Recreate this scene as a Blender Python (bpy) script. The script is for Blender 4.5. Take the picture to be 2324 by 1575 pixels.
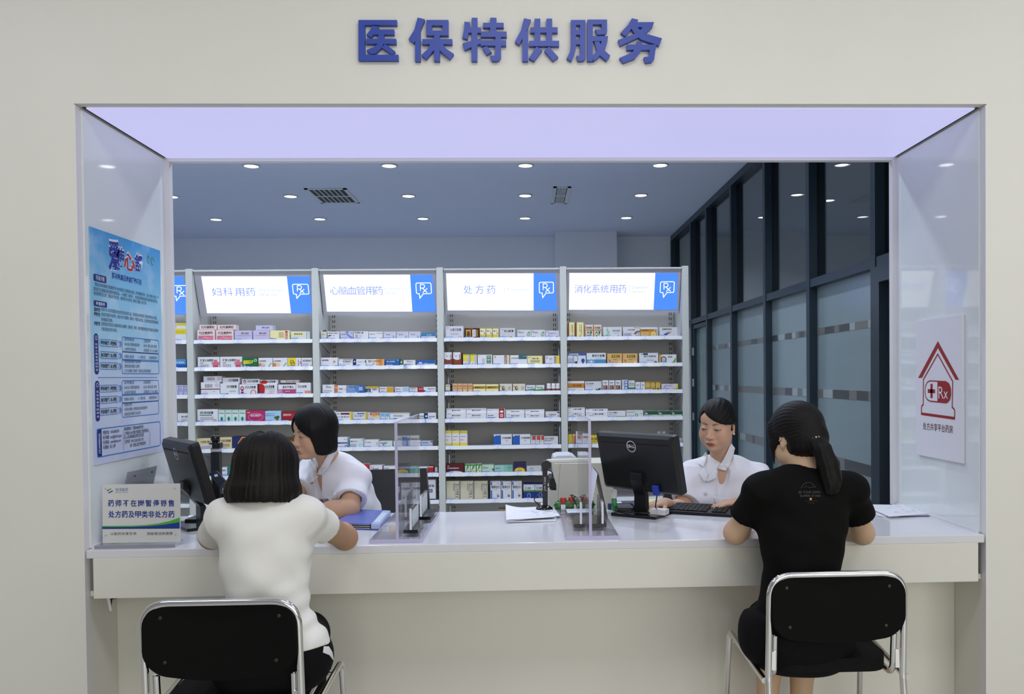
# Pharmacy service counter seen through a wall opening: everything is built in metres, wall face at y=0, +y goes into the pharmacy.
import bpy, bmesh, math, random
import numpy as np
from mathutils import Vector, Matrix
from mathutils.bvhtree import BVHTree

for _o in list(bpy.data.objects): bpy.data.objects.remove(_o)
SC = bpy.context.scene
COL = SC.collection
PI = math.pi
# ------------------------------------------------------------------ camera
IW, IH = 2324, 1575
CAM = Vector((0.0, -2.9337, 1.38))
FPX, CX, CY = 1846.92, 1251.51, 887.77
YAW, PITCH, ROLL = 0.0337, -0.0182, 0.0107
def _axes():
    c, s = math.cos(YAW), math.sin(YAW)
    r = Vector((c, -s, 0)); f = Vector((s, c, 0)); u = Vector((0, 0, 1))
    c, s = math.cos(PITCH), math.sin(PITCH)
    f, u = f*c+u*s, u*c-f*s
    c, s = math.cos(ROLL), math.sin(ROLL)
    return r*c-u*s, u*c+r*s, f
AR, AU, AF = _axes()
cam_d = bpy.data.cameras.new('camera')
cam = bpy.data.objects.new('camera', cam_d); COL.objects.link(cam)
cam_d.sensor_fit = 'HORIZONTAL'; cam_d.sensor_width = 36.0
cam_d.lens = FPX/IW*36.0
cam_d.shift_x = (IW/2-CX)/IW
cam_d.shift_y = (CY-IH/2)/IW
cam_d.clip_start = 0.05; cam_d.clip_end = 100
m = Matrix.Identity(4)
for i in range(3):
    m[i][0] = AR[i]; m[i][1] = AU[i]; m[i][2] = -AF[i]; m[i][3] = CAM[i]
cam.matrix_world = m
SC.camera = cam
# ------------------------------------------------------------------ world, lights, exposure
SC.view_settings.view_transform = 'Standard'
SC.view_settings.look = 'None'
SC.view_settings.gamma = 1.0
SC.view_settings.exposure = 0.0
SC.view_settings.use_curve_mapping = False
SC.cycles.use_denoising = True
SC.cycles.transparent_max_bounces = 24
wd = bpy.data.worlds.new('World'); SC.world = wd; wd.use_nodes = True
bg = wd.node_tree.nodes['Background']
bg.inputs[0].default_value = (0.93, 0.95, 1.0, 1); bg.inputs[1].default_value = 0.22
def area(name, loc, target, sx, sy, power, col):
    d = bpy.data.lights.new(name, 'AREA'); d.shape = 'RECTANGLE'; d.size = sx; d.size_y = sy
    d.energy = power; d.color = col
    o = bpy.data.objects.new(name, d); COL.objects.link(o); o.location = loc
    o.rotation_euler = (Vector(target)-Vector(loc)).to_track_quat('-Z', 'Y').to_euler()
    return o
def spot(name, loc, power, col, ang=110, rad=0.05, blend=0.8):
    d = bpy.data.lights.new(name, 'SPOT'); d.energy = power; d.color = col
    d.spot_size = math.radians(ang); d.spot_blend = blend; d.shadow_soft_size = rad
    o = bpy.data.objects.new(name, d); COL.objects.link(o); o.location = loc
    return o
# broad fill light added behind the photographer, and the hall's ceiling panels
area('hall_fill_light', (2.2, -6.4, 1.9), (0.6, 0, 1.3), 6.0, 2.6, 122, (1.0, 0.975, 0.90))
for k, x in enumerate((-2.2, 0.1, 2.4)):
    area('hall_ceiling_light', (x, -1.5, 3.22), (x, -1.5, 0), 1.2, 0.6, 15, (0.93, 0.92, 1.0))
PX0, PG, PY0, CZ = -2.069, 1.0498, 3.406, 3.02       # ceiling downlight grid and ceiling height
COOL = (0.80, 0.89, 1.0)
for j, pw in ((-2, 30), (-1, 34), (0, 17), (1, 18), (2, 23)):
    for i in range(-1, 4):
        spot('downlight_lamp', (PX0+PG*i, PY0+PG*j, CZ-0.03), pw, COOL, 140)

# ------------------------------------------------------------------ pixels to points
def ray(px, py):
    return AF + AR*((px-CX)/FPX) - AU*((py-CY)/FPX)
def hit(px, py, p0, n):
    d = ray(px, py); n = Vector(n); t = (Vector(p0)-CAM).dot(n)/d.dot(n)
    return CAM + d*t
def onY(px, py, Y): return hit(px, py, (0, Y, 0), (0, 1, 0))
def onX(px, py, X): return hit(px, py, (X, 0, 0), (1, 0, 0))
def onZ(px, py, Z): return hit(px, py, (0, 0, Z), (0, 0, 1))

# ------------------------------------------------------------------ materials
def lin(c):
    c = c/255.0
    return c/12.92 if c <= 0.04045 else ((c+0.055)/1.055)**2.4
def hexc(h):
    h = h.lstrip('#'); return tuple(lin(int(h[i:i+2], 16)) for i in (0, 2, 4))
_MC = {}
def mat(name, col, rough=0.5, metal=0.0, spec=0.5, emit=0.0, ecol=None, noise=0.0, scale=20.0, bump=0.0, coat=0.0):
    if name in _MC: return _MC[name]
    if isinstance(col, str): col = hexc(col)
    M = bpy.data.materials.new(name); M.use_nodes = True
    nt = M.node_tree; b = nt.nodes['Principled BSDF']
    b.inputs['Base Color'].default_value = (*col, 1); b.inputs['Roughness'].default_value = rough
    b.inputs['Metallic'].default_value = metal; b.inputs['Specular IOR Level'].default_value = spec
    b.inputs['Coat Weight'].default_value = coat; b.inputs['Coat Roughness'].default_value = 0.05
    if emit:
        e = ecol or col
        b.inputs['Emission Color'].default_value = (*e, 1); b.inputs['Emission Strength'].default_value = emit
    if noise or bump:
        tc = nt.nodes.new('ShaderNodeTexCoord'); no = nt.nodes.new('ShaderNodeTexNoise')
        no.inputs['Scale'].default_value = scale; no.inputs['Detail'].default_value = 3
        nt.links.new(tc.outputs['Object'], no.inputs['Vector'])
        if noise:
            r = nt.nodes.new('ShaderNodeValToRGB')
            r.color_ramp.elements[0].position = 0.3; r.color_ramp.elements[1].position = 0.7
            r.color_ramp.elements[0].color = (*[c*(1-noise) for c in col], 1)
            r.color_ramp.elements[1].color = (*[min(1, c*(1+noise)) for c in col], 1)
            nt.links.new(no.outputs['Fac'], r.inputs['Fac']); nt.links.new(r.outputs['Color'], b.inputs['Base Color'])
        if bump:
            bp = nt.nodes.new('ShaderNodeBump'); bp.inputs['Strength'].default_value = bump; bp.inputs['Distance'].default_value = 0.004
            nt.links.new(no.outputs['Fac'], bp.inputs['Height']); nt.links.new(bp.outputs['Normal'], b.inputs['Normal'])
    _MC[name] = M
    return M
def clear(name, tint, refl_rough=0.02, ior=1.45, haze=0.0, hazecol=(0.8, 0.8, 0.85)):
    # thin clear sheet: Fresnel mix of a clear and a mirror lobe, with an optional milky share
    if name in _MC: return _MC[name]
    M = bpy.data.materials.new(name); M.use_nodes = True; nt = M.node_tree; nt.nodes.clear()
    out = nt.nodes.new('ShaderNodeOutputMaterial'); tr = nt.nodes.new('ShaderNodeBsdfTransparent'); gl = nt.nodes.new('ShaderNodeBsdfGlossy')
    lw = nt.nodes.new('ShaderNodeLayerWeight'); pw = nt.nodes.new('ShaderNodeMath'); fr = nt.nodes.new('ShaderNodeMath'); mx = nt.nodes.new('ShaderNodeMixShader')
    tr.inputs[0].default_value = (*tint, 1); gl.inputs['Roughness'].default_value = refl_rough; f0 = ((ior-1)/(ior+1))**2; lw.inputs['Blend'].default_value = 0.5; pw.operation = 'POWER'; pw.inputs[1].default_value = 5; fr.operation = 'MULTIPLY_ADD'; fr.inputs[1].default_value = 1-f0; fr.inputs[2].default_value = f0
    nt.links.new(lw.outputs['Facing'], pw.inputs[0]); nt.links.new(pw.outputs[0], fr.inputs[0])
    base = tr
    if haze:
        df = nt.nodes.new('ShaderNodeBsdfDiffuse'); df.inputs[0].default_value = (*hazecol, 1)
        m2 = nt.nodes.new('ShaderNodeMixShader'); m2.inputs[0].default_value = haze
        nt.links.new(tr.outputs[0], m2.inputs[1]); nt.links.new(df.outputs[0], m2.inputs[2]); base = m2
    nt.links.new(fr.outputs[0], mx.inputs[0]); nt.links.new(base.outputs[0], mx.inputs[1]); nt.links.new(gl.outputs[0], mx.inputs[2])
    nt.links.new(mx.outputs[0], out.inputs[0]); _MC[name] = M
    return M
INK = dict(k='#22222a', w='#e6e6ee', r='#c01a22', m='#641420', b='#1c5cb8', n='#1c2a66', g='#3f9a3c', d='#1c6a40', t='#2f8f94', y='#ecd93c', o='#e08a2c',
           p='#d9768c', M='#bb2468', c='#ddd2a8', l='#c9c6e6', s='#86bfe6', z='#a6a6ae', B='#7a4418', G='#b8902e', h='#ecc392', a='#a9dcd0', q='#f0dede', v='#8f9ae0', u='#f2e9b0')
def full(c):
    if c.startswith('#') and len(c) == 4: return '#'+''.join(q*2 for q in c[1:])
    return c
def ink(c):
    c = full(c)
    return mat('print_'+(c if c in INK else c.strip('#')), INK.get(c, c), 0.45, 0, 0.4)

# ------------------------------------------------------------------ mesh building
class Fr:
    """a local frame: origin, u (right), v (up), n = u x v"""
    def __init__(s, o, u, v):
        s.o = Vector(o); s.u = Vector(u).normalized(); s.v = Vector(v).normalized(); s.n = s.u.cross(s.v)
    def p(s, a, b, c=0.0): return s.o + s.u*a + s.v*b + s.n*c
_TX = {}
def text_geo(body, offset=0.0):
    k = (body, offset)
    if k not in _TX:
        c = bpy.data.curves.new('lettering', 'FONT'); c.body = body; c.size = 1.0; c.offset = offset; c.resolution_u = 3
        o = bpy.data.objects.new('lettering', c); COL.objects.link(o)
        dg = bpy.context.evaluated_depsgraph_get()
        me = bpy.data.meshes.new_from_object(o.evaluated_get(dg))
        vs = [(v.co.x, v.co.y) for v in me.vertices]; fs = [tuple(p.vertices) for p in me.polygons]
        bpy.data.objects.remove(o); bpy.data.curves.remove(c); bpy.data.meshes.remove(me)
        _TX[k] = (vs, fs)
    return _TX[k]
class MB:
    def __init__(s): s.V = []; s.F = []; s.M = []; s.S = []; s.mats = []
    def slot(s, m):
        if m not in s.mats: s.mats.append(m)
        return s.mats.index(m)
    def add(s, vs, fs, m, smooth=False):
        b = len(s.V); k = s.slot(m); s.V.extend([tuple(v) for v in vs])
        for f in fs: s.F.append(tuple(b+i for i in f)); s.M.append(k); s.S.append(smooth)
    def poly(s, pts, m): s.add(pts, [tuple(range(len(pts)))], m)
    def box(s, lo, hi, m):
        x0, y0, z0 = lo; x1, y1, z1 = hi
        v = [(x0,y0,z0),(x1,y0,z0),(x1,y1,z0),(x0,y1,z0),(x0,y0,z1),(x1,y0,z1),(x1,y1,z1),(x0,y1,z1)]
        s.add(v, [(0,3,2,1),(4,5,6,7),(0,1,5,4),(1,2,6,5),(2,3,7,6),(3,0,4,7)], m)
    def fbox(s, fr, lo, hi, m):
        x0, y0, z0 = lo; x1, y1, z1 = hi
        v = [fr.p(*q) for q in ((x0,y0,z0),(x1,y0,z0),(x1,y1,z0),(x0,y1,z0),(x0,y0,z1),(x1,y0,z1),(x1,y1,z1),(x0,y1,z1))]
        s.add(v, [(0,3,2,1),(4,5,6,7),(0,1,5,4),(1,2,6,5),(2,3,7,6),(3,0,4,7)], m)
    def prism(s, fr, pts, c0, c1, m, m_side=None):
        a = sum(pts[i][0]*pts[(i+1) % len(pts)][1]-pts[(i+1) % len(pts)][0]*pts[i][1] for i in range(len(pts)))
        if a < 0: pts = pts[::-1]
        n = len(pts)
        v = [fr.p(x, y, c0) for x, y in pts]+[fr.p(x, y, c1) for x, y in pts]
        s.add(v, [tuple(range(n))[::-1], tuple(range(n, 2*n))], m)
        s.add(v, [(i, (i+1) % n, n+(i+1) % n, n+i) for i in range(n)], m_side or m)
    def tube(s, path, r, m, n=10, closed=False, caps=True):
        P = [Vector(p) for p in path]; N = len(P)
        rr = r if isinstance(r, (list, tuple)) else [r]*N
        T = []
        for i in range(N):
            a = P[(i-1) % N] if (closed or i > 0) else P[i]; b = P[(i+1) % N] if (closed or i < N-1) else P[i]
            T.append((b-a).normalized())
        up = Vector((0, 0, 1)) if abs(T[0].z) < 0.9 else Vector((1, 0, 0))
        nv = (up-T[0]*up.dot(T[0])).normalized(); vs = []
        for i in range(N):
            nv = (nv-T[i]*nv.dot(T[i])).normalized(); bv = T[i].cross(nv)
            for k in range(n):
                a = 2*PI*k/n; vs.append(P[i]+nv*math.cos(a)*rr[i]+bv*math.sin(a)*rr[i])
        fs = []
        for i in range(N if closed else N-1):
            j = (i+1) % N
            for k in range(n): fs.append((i*n+k, i*n+(k+1) % n, j*n+(k+1) % n, j*n+k))
        s.add(vs, fs, m, True)
        if caps and not closed:
            s.add(vs, [tuple(range(n))[::-1], tuple((N-1)*n+k for k in range(n))], m)
    def lathe(s, c, prof, m, axis=(0, 0, 1), n=24, smooth=True):
        c = Vector(c); ax = Vector(axis).normalized(); u = ax.orthogonal().normalized(); w = ax.cross(u); vs = []
        for r, h in prof:
            for k in range(n):
                a = 2*PI*k/n; vs.append(c+ax*h+u*r*math.cos(a)+w*r*math.sin(a))
        fs = [(i*n+k, i*n+(k+1) % n, (i+1)*n+(k+1) % n, (i+1)*n+k) for i in range(len(prof)-1) for k in range(n)]
        s.add(vs, fs, m, smooth)
        s.add(vs, [tuple(range(n))[::-1], tuple((len(prof)-1)*n+k for k in range(n))], m)
    # flat printing on a frame
    def rect(s, fr, x0, y0, x1, y1, m, c=0.0005): s.poly([fr.p(x0,y0,c), fr.p(x1,y0,c), fr.p(x1,y1,c), fr.p(x0,y1,c)], m)
    def flat(s, fr, pts, m, c=0.0005):
        a = sum(pts[i][0]*pts[(i+1) % len(pts)][1]-pts[(i+1) % len(pts)][0]*pts[i][1] for i in range(len(pts)))
        if a < 0: pts = pts[::-1]
        s.poly([fr.p(x, y, c) for x, y in pts], m)
    def disc(s, fr, cx, cy, rx, ry, m, c=0.0006, n=24):
        s.poly([fr.p(cx+rx*math.cos(2*PI*k/n), cy+ry*math.sin(2*PI*k/n), c) for k in range(n)], m)
    def line(s, fr, pts, w, m, c=0.0007, closed=False):
        P = [Vector((x, y)) for x, y in pts]; N = len(P); L = []; R = []
        for i in range(N):
            a = P[(i-1) % N] if (closed or i > 0) else None; b = P[(i+1) % N] if (closed or i < N-1) else None
            d1 = (P[i]-a).normalized() if a is not None else None; d2 = (b-P[i]).normalized() if b is not None else None
            d1 = d1 or d2; d2 = d2 or d1
            n1 = Vector((-d1.y, d1.x)); n2 = Vector((-d2.y, d2.x)); nn = (n1+n2)
            nn = nn.normalized() if nn.length > 1e-6 else n1
            k = w/2/max(0.35, nn.dot(n1)); L.append(P[i]+nn*k); R.append(P[i]-nn*k)
        vs = [fr.p(p.x, p.y, c) for p in L]+[fr.p(p.x, p.y, c) for p in R]
        s.add(vs, [(N+i, N+(i+1) % N, (i+1) % N, i) for i in range(N if closed else N-1)], m)
    def text(s, fr, x, y, h, m, body, w=None, c=0.0008, off=0.0, align='l', rot=0.0, depth=0.0):
        vs, fs = text_geo(body, off)
        if not vs: return
        xa = min(v[0] for v in vs); xb = max(v[0] for v in vs); cjk = any(ord(ch) > 0x2e80 for ch in body)
        sy = h/(0.86 if cjk else 0.70); sx = sy if w is None else w/(xb-xa)
        dy = 0.06 if cjk else 0.0
        x0 = {'l': xa, 'c': (xa+xb)/2, 'r': xb}[align]; cr, sr = math.cos(rot), math.sin(rot)
        pts = [((vx-x0)*sx, (vy+dy)*sy) for vx, vy in vs]
        s.add([fr.p(x+a*cr-b*sr, y+a*sr+b*cr, c) for a, b in pts], fs, m)
    def build(s, name, parent=None, bevel=0.0, smooth_all=False):
        me = bpy.data.meshes.new(name); me.from_pydata(s.V, [], s.F)
        for m_ in s.mats: me.materials.append(m_)
        me.polygons.foreach_set('material_index', s.M)
        me.polygons.foreach_set('use_smooth', [True]*len(s.F) if smooth_all else s.S)
        me.update()
        o = bpy.data.objects.new(name, me); COL.objects.link(o)
        if bevel:
            b = o.modifiers.new('bevel', 'BEVEL'); b.width = bevel; b.segments = 2; b.limit_method = 'ANGLE'
        if parent is not None:
            o.parent = parent; o.matrix_parent_inverse = Matrix.Translation(-parent.location)
        return o
def tag(o, label, cat, group=None):
    o['label'] = label; o['category'] = cat
    if group: o['group'] = group
    return o
def thing(name, loc, label, cat, group=None):
    o = bpy.data.objects.new(name, None); COL.objects.link(o); o.location = loc; o.empty_display_size = 0.05
    return tag(o, label, cat, group)
def struct(o): o['kind'] = 'structure'; return o
def arc(p, a, b, r, n=6):
    """points rounding the corner p between p->a and p->b"""
    p, a, b = Vector(p), Vector(a), Vector(b); u = (a-p); w = (b-p); lim = 0.48*min(u.length, w.length); u.normalize(); w.normalize()
    d = min(lim, r/max(1e-4, math.tan(u.angle(w)/2)))
    s0, s1 = p+u*d, p+w*d
    return [s0*(1-t)**2+p*2*t*(1-t)+s1*t*t for t in [k/n for k in range(n+1)]]
def rounded(path, r, n=6, closed=False):
    P = [Vector(p) for p in path]; out = []
    for i in range(len(P)):
        if not closed and i in (0, len(P)-1): out.append(P[i]); continue
        a, b = P[i-1], P[(i+1) % len(P)]; rr = r[i] if isinstance(r, (list, tuple)) else r
        out += arc(P[i], a, b, rr, n)
    return out
def rrect(x0, y0, x1, y1, r, n=5):
    pts = []
    for cx, cy, a in ((x1-r, y0+r, -PI/2), (x1-r, y1-r, 0), (x0+r, y1-r, PI/2), (x0+r, y0+r, PI)):
        for k in range(n+1): t = a+PI/2*k/n; pts.append((cx+r*math.cos(t), cy+r*math.sin(t)))
    return pts

# ------------------------------------------------------------------ the setting
XL, XR, ZT = -1.5704, 1.6996, 2.357
RY = 0.70                     # depth of the opening
KZ, AZ = 0.78, 0.607          # counter top, underside of its front board
cream = mat('cream_wall_paint', (0.80, 0.79, 0.71), 0.55, 0, 0.35, noise=0.012, scale=3.0, bump=0.02)
trimw = mat('reveal_white_paint', (0.80, 0.79, 0.80), 0.45, 0, 0.4)
milk = mat('back_painted_glass', (0.80, 0.85, 0.85), 0.04, 0, 0.5, noise=0.01, scale=2.0, coat=0.0)
ceilm = mat('pharmacy_ceiling_paint', (0.62, 0.69, 0.90), 0.8, 0, 0.2, noise=0.01, scale=4)
wallb = mat('pharmacy_wall_paint', (0.80, 0.85, 0.97), 0.8, 0, 0.2, noise=0.01, scale=4)
floorm = mat('floor_tile', (0.55, 0.54, 0.50), 0.25, 0, 0.5, noise=0.05, scale=6)
dark = mat('gap_dark', '#3a3632', 0.6)

b = MB()
b.box((-7, -0.0, 0), (XL, RY, 3.3), cream); b.box((XR, 0, 0), (7, RY, 3.3), cream); b.box((XL, 0, ZT), (XR, RY, 3.3), cream)
struct(b.build('wall_front'))
b = MB(); b.box((-7, -9, -0.1), (7, 9, 0), floorm); struct(b.build('floor'))
b = MB(); b.box((-7, -9, 3.3), (7, 0.0, 3.4), wallb); struct(b.build('ceiling_hall'))
b = MB(); b.box((-4.7, RY+0.02, CZ), (5.2, 6.75, CZ+0.1), ceilm); struct(b.build('ceiling'))
b = MB(); b.box((-4.7, 6.66, 0), (5.2, 6.75, CZ), wallb); b.box((onY(1261, 560, 6.33).x, 6.33, 0), (onY(1400, 560, 6.33).x, 6.66, CZ), wallb); struct(b.build('wall_back'))
b = MB(); b.box((-4.8, RY, 0), (-4.7, 6.75, CZ), wallb); struct(b.build('wall_left'))
# lining of the opening: a painted edge, then back-painted glass, then the thin rear frame
for side, X, d in (('left', XL, 1), ('right', XR, -1)):
    b = MB(); b.box((min(X, X+d*0.010), 0.035, KZ+0.0), (max(X, X+d*0.010), RY-0.004, ZT-0.012), milk); struct(b.build('trim_1' if d > 0 else 'trim_2'))
    b = MB(); b.box((min(X, X+d*0.004), 0.0, 0.0), (max(X, X+d*0.004), 0.0345, ZT-0.004), trimw); b.box((min(X, X+d*0.004), 0.0345, 0), (max(X, X+d*0.004), RY, AZ+0.02), cream)
    struct(b.build('trim_3' if d > 0 else 'trim_4'))
b = MB()
b.box((XL, RY-0.004, KZ), (XL+0.030, RY+0.03, ZT), trimw); b.box((XR-0.030, RY-0.004, KZ), (XR, RY+0.03, ZT), trimw)
b.box((XL+0.030, RY-0.004, ZT-0.020), (XR-0.030, RY+0.03, ZT), trimw)
struct(b.build('trim_5'))
# luminous ceiling panel of the opening
lp = thing('ceiling_light_panel', (0, RY/2, ZT), 'long glowing lavender light panel lining the underside of the wall opening', 'light')
b = MB(); b.box((XL+0.022, 0.040, ZT-0.006), (XR-0.022, RY-0.006, ZT-0.001), mat('light_panel_film', (0.32, 0.32, 0.34), 0.5, 0, 0.2, emit=1.0, ecol=(0.45, 0.44, 0.74)))
b.build('diffuser', lp)
b = MB(); b.box((XL+0.0105, 0.036, ZT-0.004), (XL+0.0215, RY-0.005, ZT-0.0005), dark); b.box((XR-0.0215, 0.036, ZT-0.004), (XR-0.0105, RY-0.005, ZT-0.0005), dark); b.build('edge_gap', lp)

# blue raised characters
STROKES = {
 '医': ["102,77 369,77 369,112 147,112 147,318 379,318 379,357 102,357", "198,117 242,122 232,142 190,198 157,180 185,145", "205,143 350,143 350,178 200,178",
       "155,208 364,208 364,243 155,243", "240,150 280,150 278,245 240,245", "240,240 278,240 262,270 215,312 190,314 157,287 215,262", "262,268 288,243 357,295 335,318"],
 '保': ["513,60 563,72 525,165 487,237 450,210 490,145", "495,190 533,150 533,362 495,362", "573,77 727,77 727,115 573,115", "573,115 612,115 612,150 573,150", "686,115 727,115 727,150 686,150",
       "573,150 727,150 727,185 573,185", "627,185 667,185 667,362 627,362", "545,210 753,210 753,246 545,246", "600,246 640,246 630,283 572,349 539,322 585,278", "650,246 690,246 712,278 764,313 736,349 672,296"],
 '特': ["838,88 875,93 860,210 823,200 835,140", "850,129 953,129 952,166 850,166", "888,62 928,62 927,362 887,362", "823,240 953,203 953,240 840,285", "967,97 1110,97 1110,130 967,130", "1016,62 1060,62 1058,190 1016,190",
       "952,158 1131,158 1131,195 952,195", "950,219 1127,219 1127,256 950,256", "1053,190 1092,190 1092,335 1078,356 1060,362 1030,362 1015,325 1050,325", "965,272 993,258 1027,300 993,318"],
 '供': ["1252,65 1300,75 1262,165 1218,250 1188,228 1230,150", "1240,190 1280,140 1280,362 1240,362", "1325,68 1365,68 1365,225 1325,225", "1407,68 1447,68 1447,225 1407,225", "1295,128 1485,128 1485,165 1295,165",
       "1287,222 1495,222 1495,259 1287,259", "1338,262 1378,285 1322,362 1285,343", "1425,263 1490,335 1453,361 1393,290"],
 '服': ["1577,77 1612,77 1612,270 1602,310 1580,362 1548,343 1570,300 1577,250", "1640,77 1678,77 1678,340 1668,356 1650,361 1625,360 1615,325 1640,325", "1612,77 1640,77 1640,112 1612,112", "1612,145 1640,145 1640,180 1612,180", "1612,210 1640,210 1640,247 1612,247",
       "1691,75 1729,75 1729,362 1691,362", "1729,75 1828,75 1828,108 1729,108", "1790,108 1828,108 1828,160 1812,178 1760,181 1745,142 1790,145", "1729,190 1835,190 1830,225 1729,225", "1790,225 1832,222 1815,278 1762,343 1735,362 1722,330 1775,275", "1740,228 1775,228 1790,272 1850,325 1825,360 1760,308"],
 '务': ["2000,65 2045,75 2030,97 1957,190 1923,165 1975,110", "2010,92 2155,92 2142,128 1995,128", "2110,92 2155,92 2130,140 2060,192 1920,256 1905,216 2040,165", "1990,130 2035,125 2072,165 2210,205 2190,256 2066,214 2028,182",
       "1965,248 2168,248 2165,285 1965,285", "2128,248 2168,248 2155,350 2138,368 2095,373 2083,335 2118,332", "2035,225 2075,228 2068,285 2020,345 1940,374 1915,340 2000,305 2035,262"]}
bluel = mat('blue_acrylic_letter', (0.030, 0.070, 0.40), 0.38, 0, 0.5, noise=0.02, scale=8)
nth = ['first', 'second', 'third', 'fourth', 'fifth', 'sixth', 'seventh', 'eighth', 'ninth', 'tenth', 'eleventh', 'twelfth', 'thirteenth', 'fourteenth', 'fifteenth', 'sixteenth']
FW = Fr((0, 0, 0), (1, 0, 0), (0, 0, 1))          # n points to -y, towards the viewer
for k, (ch, st) in enumerate(STROKES.items()):
    b = MB()
    for si, s_ in enumerate(st):
        pts = []
        for q in s_.split():
            x, y = map(float, q.split(',')); P = onY(780+x/3.0579, 20+y/3.0579, -0.018); pts.append((P.x, P.z))
        b.prism(FW, pts, 0.0, 0.018+0.00015*si, bluel)
    tag(b.build('sign_character', bevel=0.0), f'raised blue character {ch}, {nth[k]} of six on the wall over the counter', 'sign letter', 'blue raised characters over the opening')

# counter
white_top = mat('white_solid_surface', (0.74, 0.745, 0.77), 0.10, 0, 0.5, noise=0.01, scale=5)
apron_m = mat('cream_solid_surface', (0.78, 0.77, 0.68), 0.22, 0, 0.5, noise=0.012, scale=4)
ct = thing('service_counter', (0, 0.35, 0), 'long cream and white service counter filling the wall opening', 'counter')
b = MB(); b.box((XL+0.0105, -0.002, KZ-0.03), (XR-0.0105, RY+0.004, KZ), white_top); b.build('worktop', ct, bevel=0.003)
b = MB(); b.box((XL+0.034, -0.003, AZ), (XR-0.034, 0.03, KZ-0.0295), apron_m); b.box((XL+0.005, 0.03, AZ), (XR-0.005, 0.225, AZ+0.02), apron_m); b.build('apron', ct, bevel=0.002)
b = MB(); b.box((XL+0.0045, 0.22, 0), (XR-0.0045, 0.25, AZ-0.001), apron_m); struct(b.build('trim_6'))
for X in (XL+0.0105, XR-0.0185):
    b = MB(); b.box((X, 0.036, KZ), (X+0.008, RY-0.006, KZ+0.010), trimw); b.build('upstand', ct)

# ceiling lamps and vents of the pharmacy
ringm = mat('lamp_ring', (0.55, 0.57, 0.6), 0.4); lensm = mat('lamp_lens', (1, 1, 1), 0.4, emit=6.0, ecol=(0.95, 0.97, 1.0))
rows = ['front row, nearest the opening', 'middle row', 'back row, nearest the rear wall']
for j in range(3):
    n_ = 0
    for i in range(-1, 4):
        if j == 0 and i == -1: continue
        x, y = PX0+PG*i, PY0+PG*j
        t = thing('downlight', (x, y, CZ), f'round recessed ceiling downlight, {nth[n_]} lamp in the {rows[j]}', 'ceiling light', 'round downlights in the pharmacy ceiling'); n_ += 1
        b = MB(); b.lathe((x, y, CZ), [(0.066, 0.0), (0.066, -0.006), (0.056, -0.010), (0.052, -0.004), (0.052, 0.0)], ringm); b.build('trim_ring', t)
        b = MB(); b.lathe((x, y, CZ), [(0.0515, -0.001), (0.0515, -0.005)], lensm); b.build('lens', t)
ventm = mat('vent_white', (0.6, 0.65, 0.72), 0.5); ventd = mat('vent_dark', (0.03, 0.035, 0.045), 0.7)
for k, (q, nm) in enumerate((([(725, 427), (758, 427), (785, 459.5), (752, 460)], 'leaning'), ([(1256, 424), (1294, 423), (1287, 461), (1253, 461)], 'squarer'))):
    P = [onZ(x, y, CZ) for x, y in q]
    x0 = min(p.x for p in P); x1 = max(p.x for p in P); y0 = min(p.y for p in P); y1 = max(p.y for p in P)
    if k == 0: w_ = 0.36; xm = sum(p.x for p in P)/4; x0, x1 = xm-w_/2, xm+w_/2
    t = thing('air_vent', ((x0+x1)/2, (y0+y1)/2, CZ), ('grey slatted ceiling air vent between downlights over the cardiovascular bay', 'grey slatted ceiling air vent in front of the boxed pillar')[k], 'vent', 'ceiling air vents')
    b = MB(); b.box((x0, y0, CZ-0.008), (x1, y0+0.03, CZ), ventm); b.box((x0, y1-0.03, CZ-0.008), (x1, y1, CZ), ventm); b.box((x0, y0, CZ-0.008), (x0+0.03, y1, CZ), ventm); b.box((x1-0.03, y0, CZ-0.008), (x1, y1, CZ), ventm)
    b.build('frame', t)
    b = MB(); b.box((x0+0.03, y0+0.03, CZ-0.003), (x1-0.03, y1-0.03, CZ), ventd)
    nx = 7
    for i in range(1, nx): xx = x0+0.03+(x1-x0-0.06)*i/nx; b.box((xx-0.004, y0+0.03, CZ-0.009), (xx+0.004, y1-0.03, CZ-0.003), ventm)
    ym = (y0+y1)/2; b.box((x0+0.03, ym-0.008, CZ-0.010), (x1-0.03, ym+0.008, CZ-0.003), ventm)
    b.build('grille', t)

# glazed partition on the right and the room behind it
PXW = 1.80
steel = mat('partition_blue_grey_metal', (0.020, 0.038, 0.058), 0.35, 0.3, 0.5)
pane_up = clear('partition_clear_glass', (0.62, 0.68, 0.68), 0.01, 1.7)
frost = mat('frosted_film', (0.21, 0.275, 0.30), 0.22, 0, 0.5, noise=0.02, scale=3)
wr = bpy.data.objects.new('wall_right', None); COL.objects.link(wr); wr.location = (PXW, 3.5, 0); struct(wr)
MX = PXW-0.05
muls = [onX(x, 650, MX).y for x in (1988, 1838, 1738, 1661, 1605, 1569)]
railz = onX(1988, 583, MX).z
b = MB(); b.box((MX, RY+0.04, railz-0.05), (PXW+0.05, 6.66, railz), steel); b.build('transom', wr)
b = MB(); b.box((MX, RY+0.04, CZ-0.06), (PXW+0.05, 6.66, CZ), steel); b.build('top_rail', wr)
ys = [RY+0.06]+muls+[6.60]
for y in muls+[6.60]:
    b = MB(); b.box((MX-0.004, y, 0), (PXW+0.054, y+0.055, CZ-0.06), steel); b.build('mullion', wr)
for y0, y1 in zip(ys[:-1], ys[1:]):
    b = MB(); b.box((PXW-0.004, y0+0.05 if y0 != ys[0] else y0, railz), (PXW+0.004, y1, CZ-0.06), pane_up); b.build('upper_pane', wr)
bandz = [(1.655, 1.615), (1.285, 1.235), (0.90, 0.84)]
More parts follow.
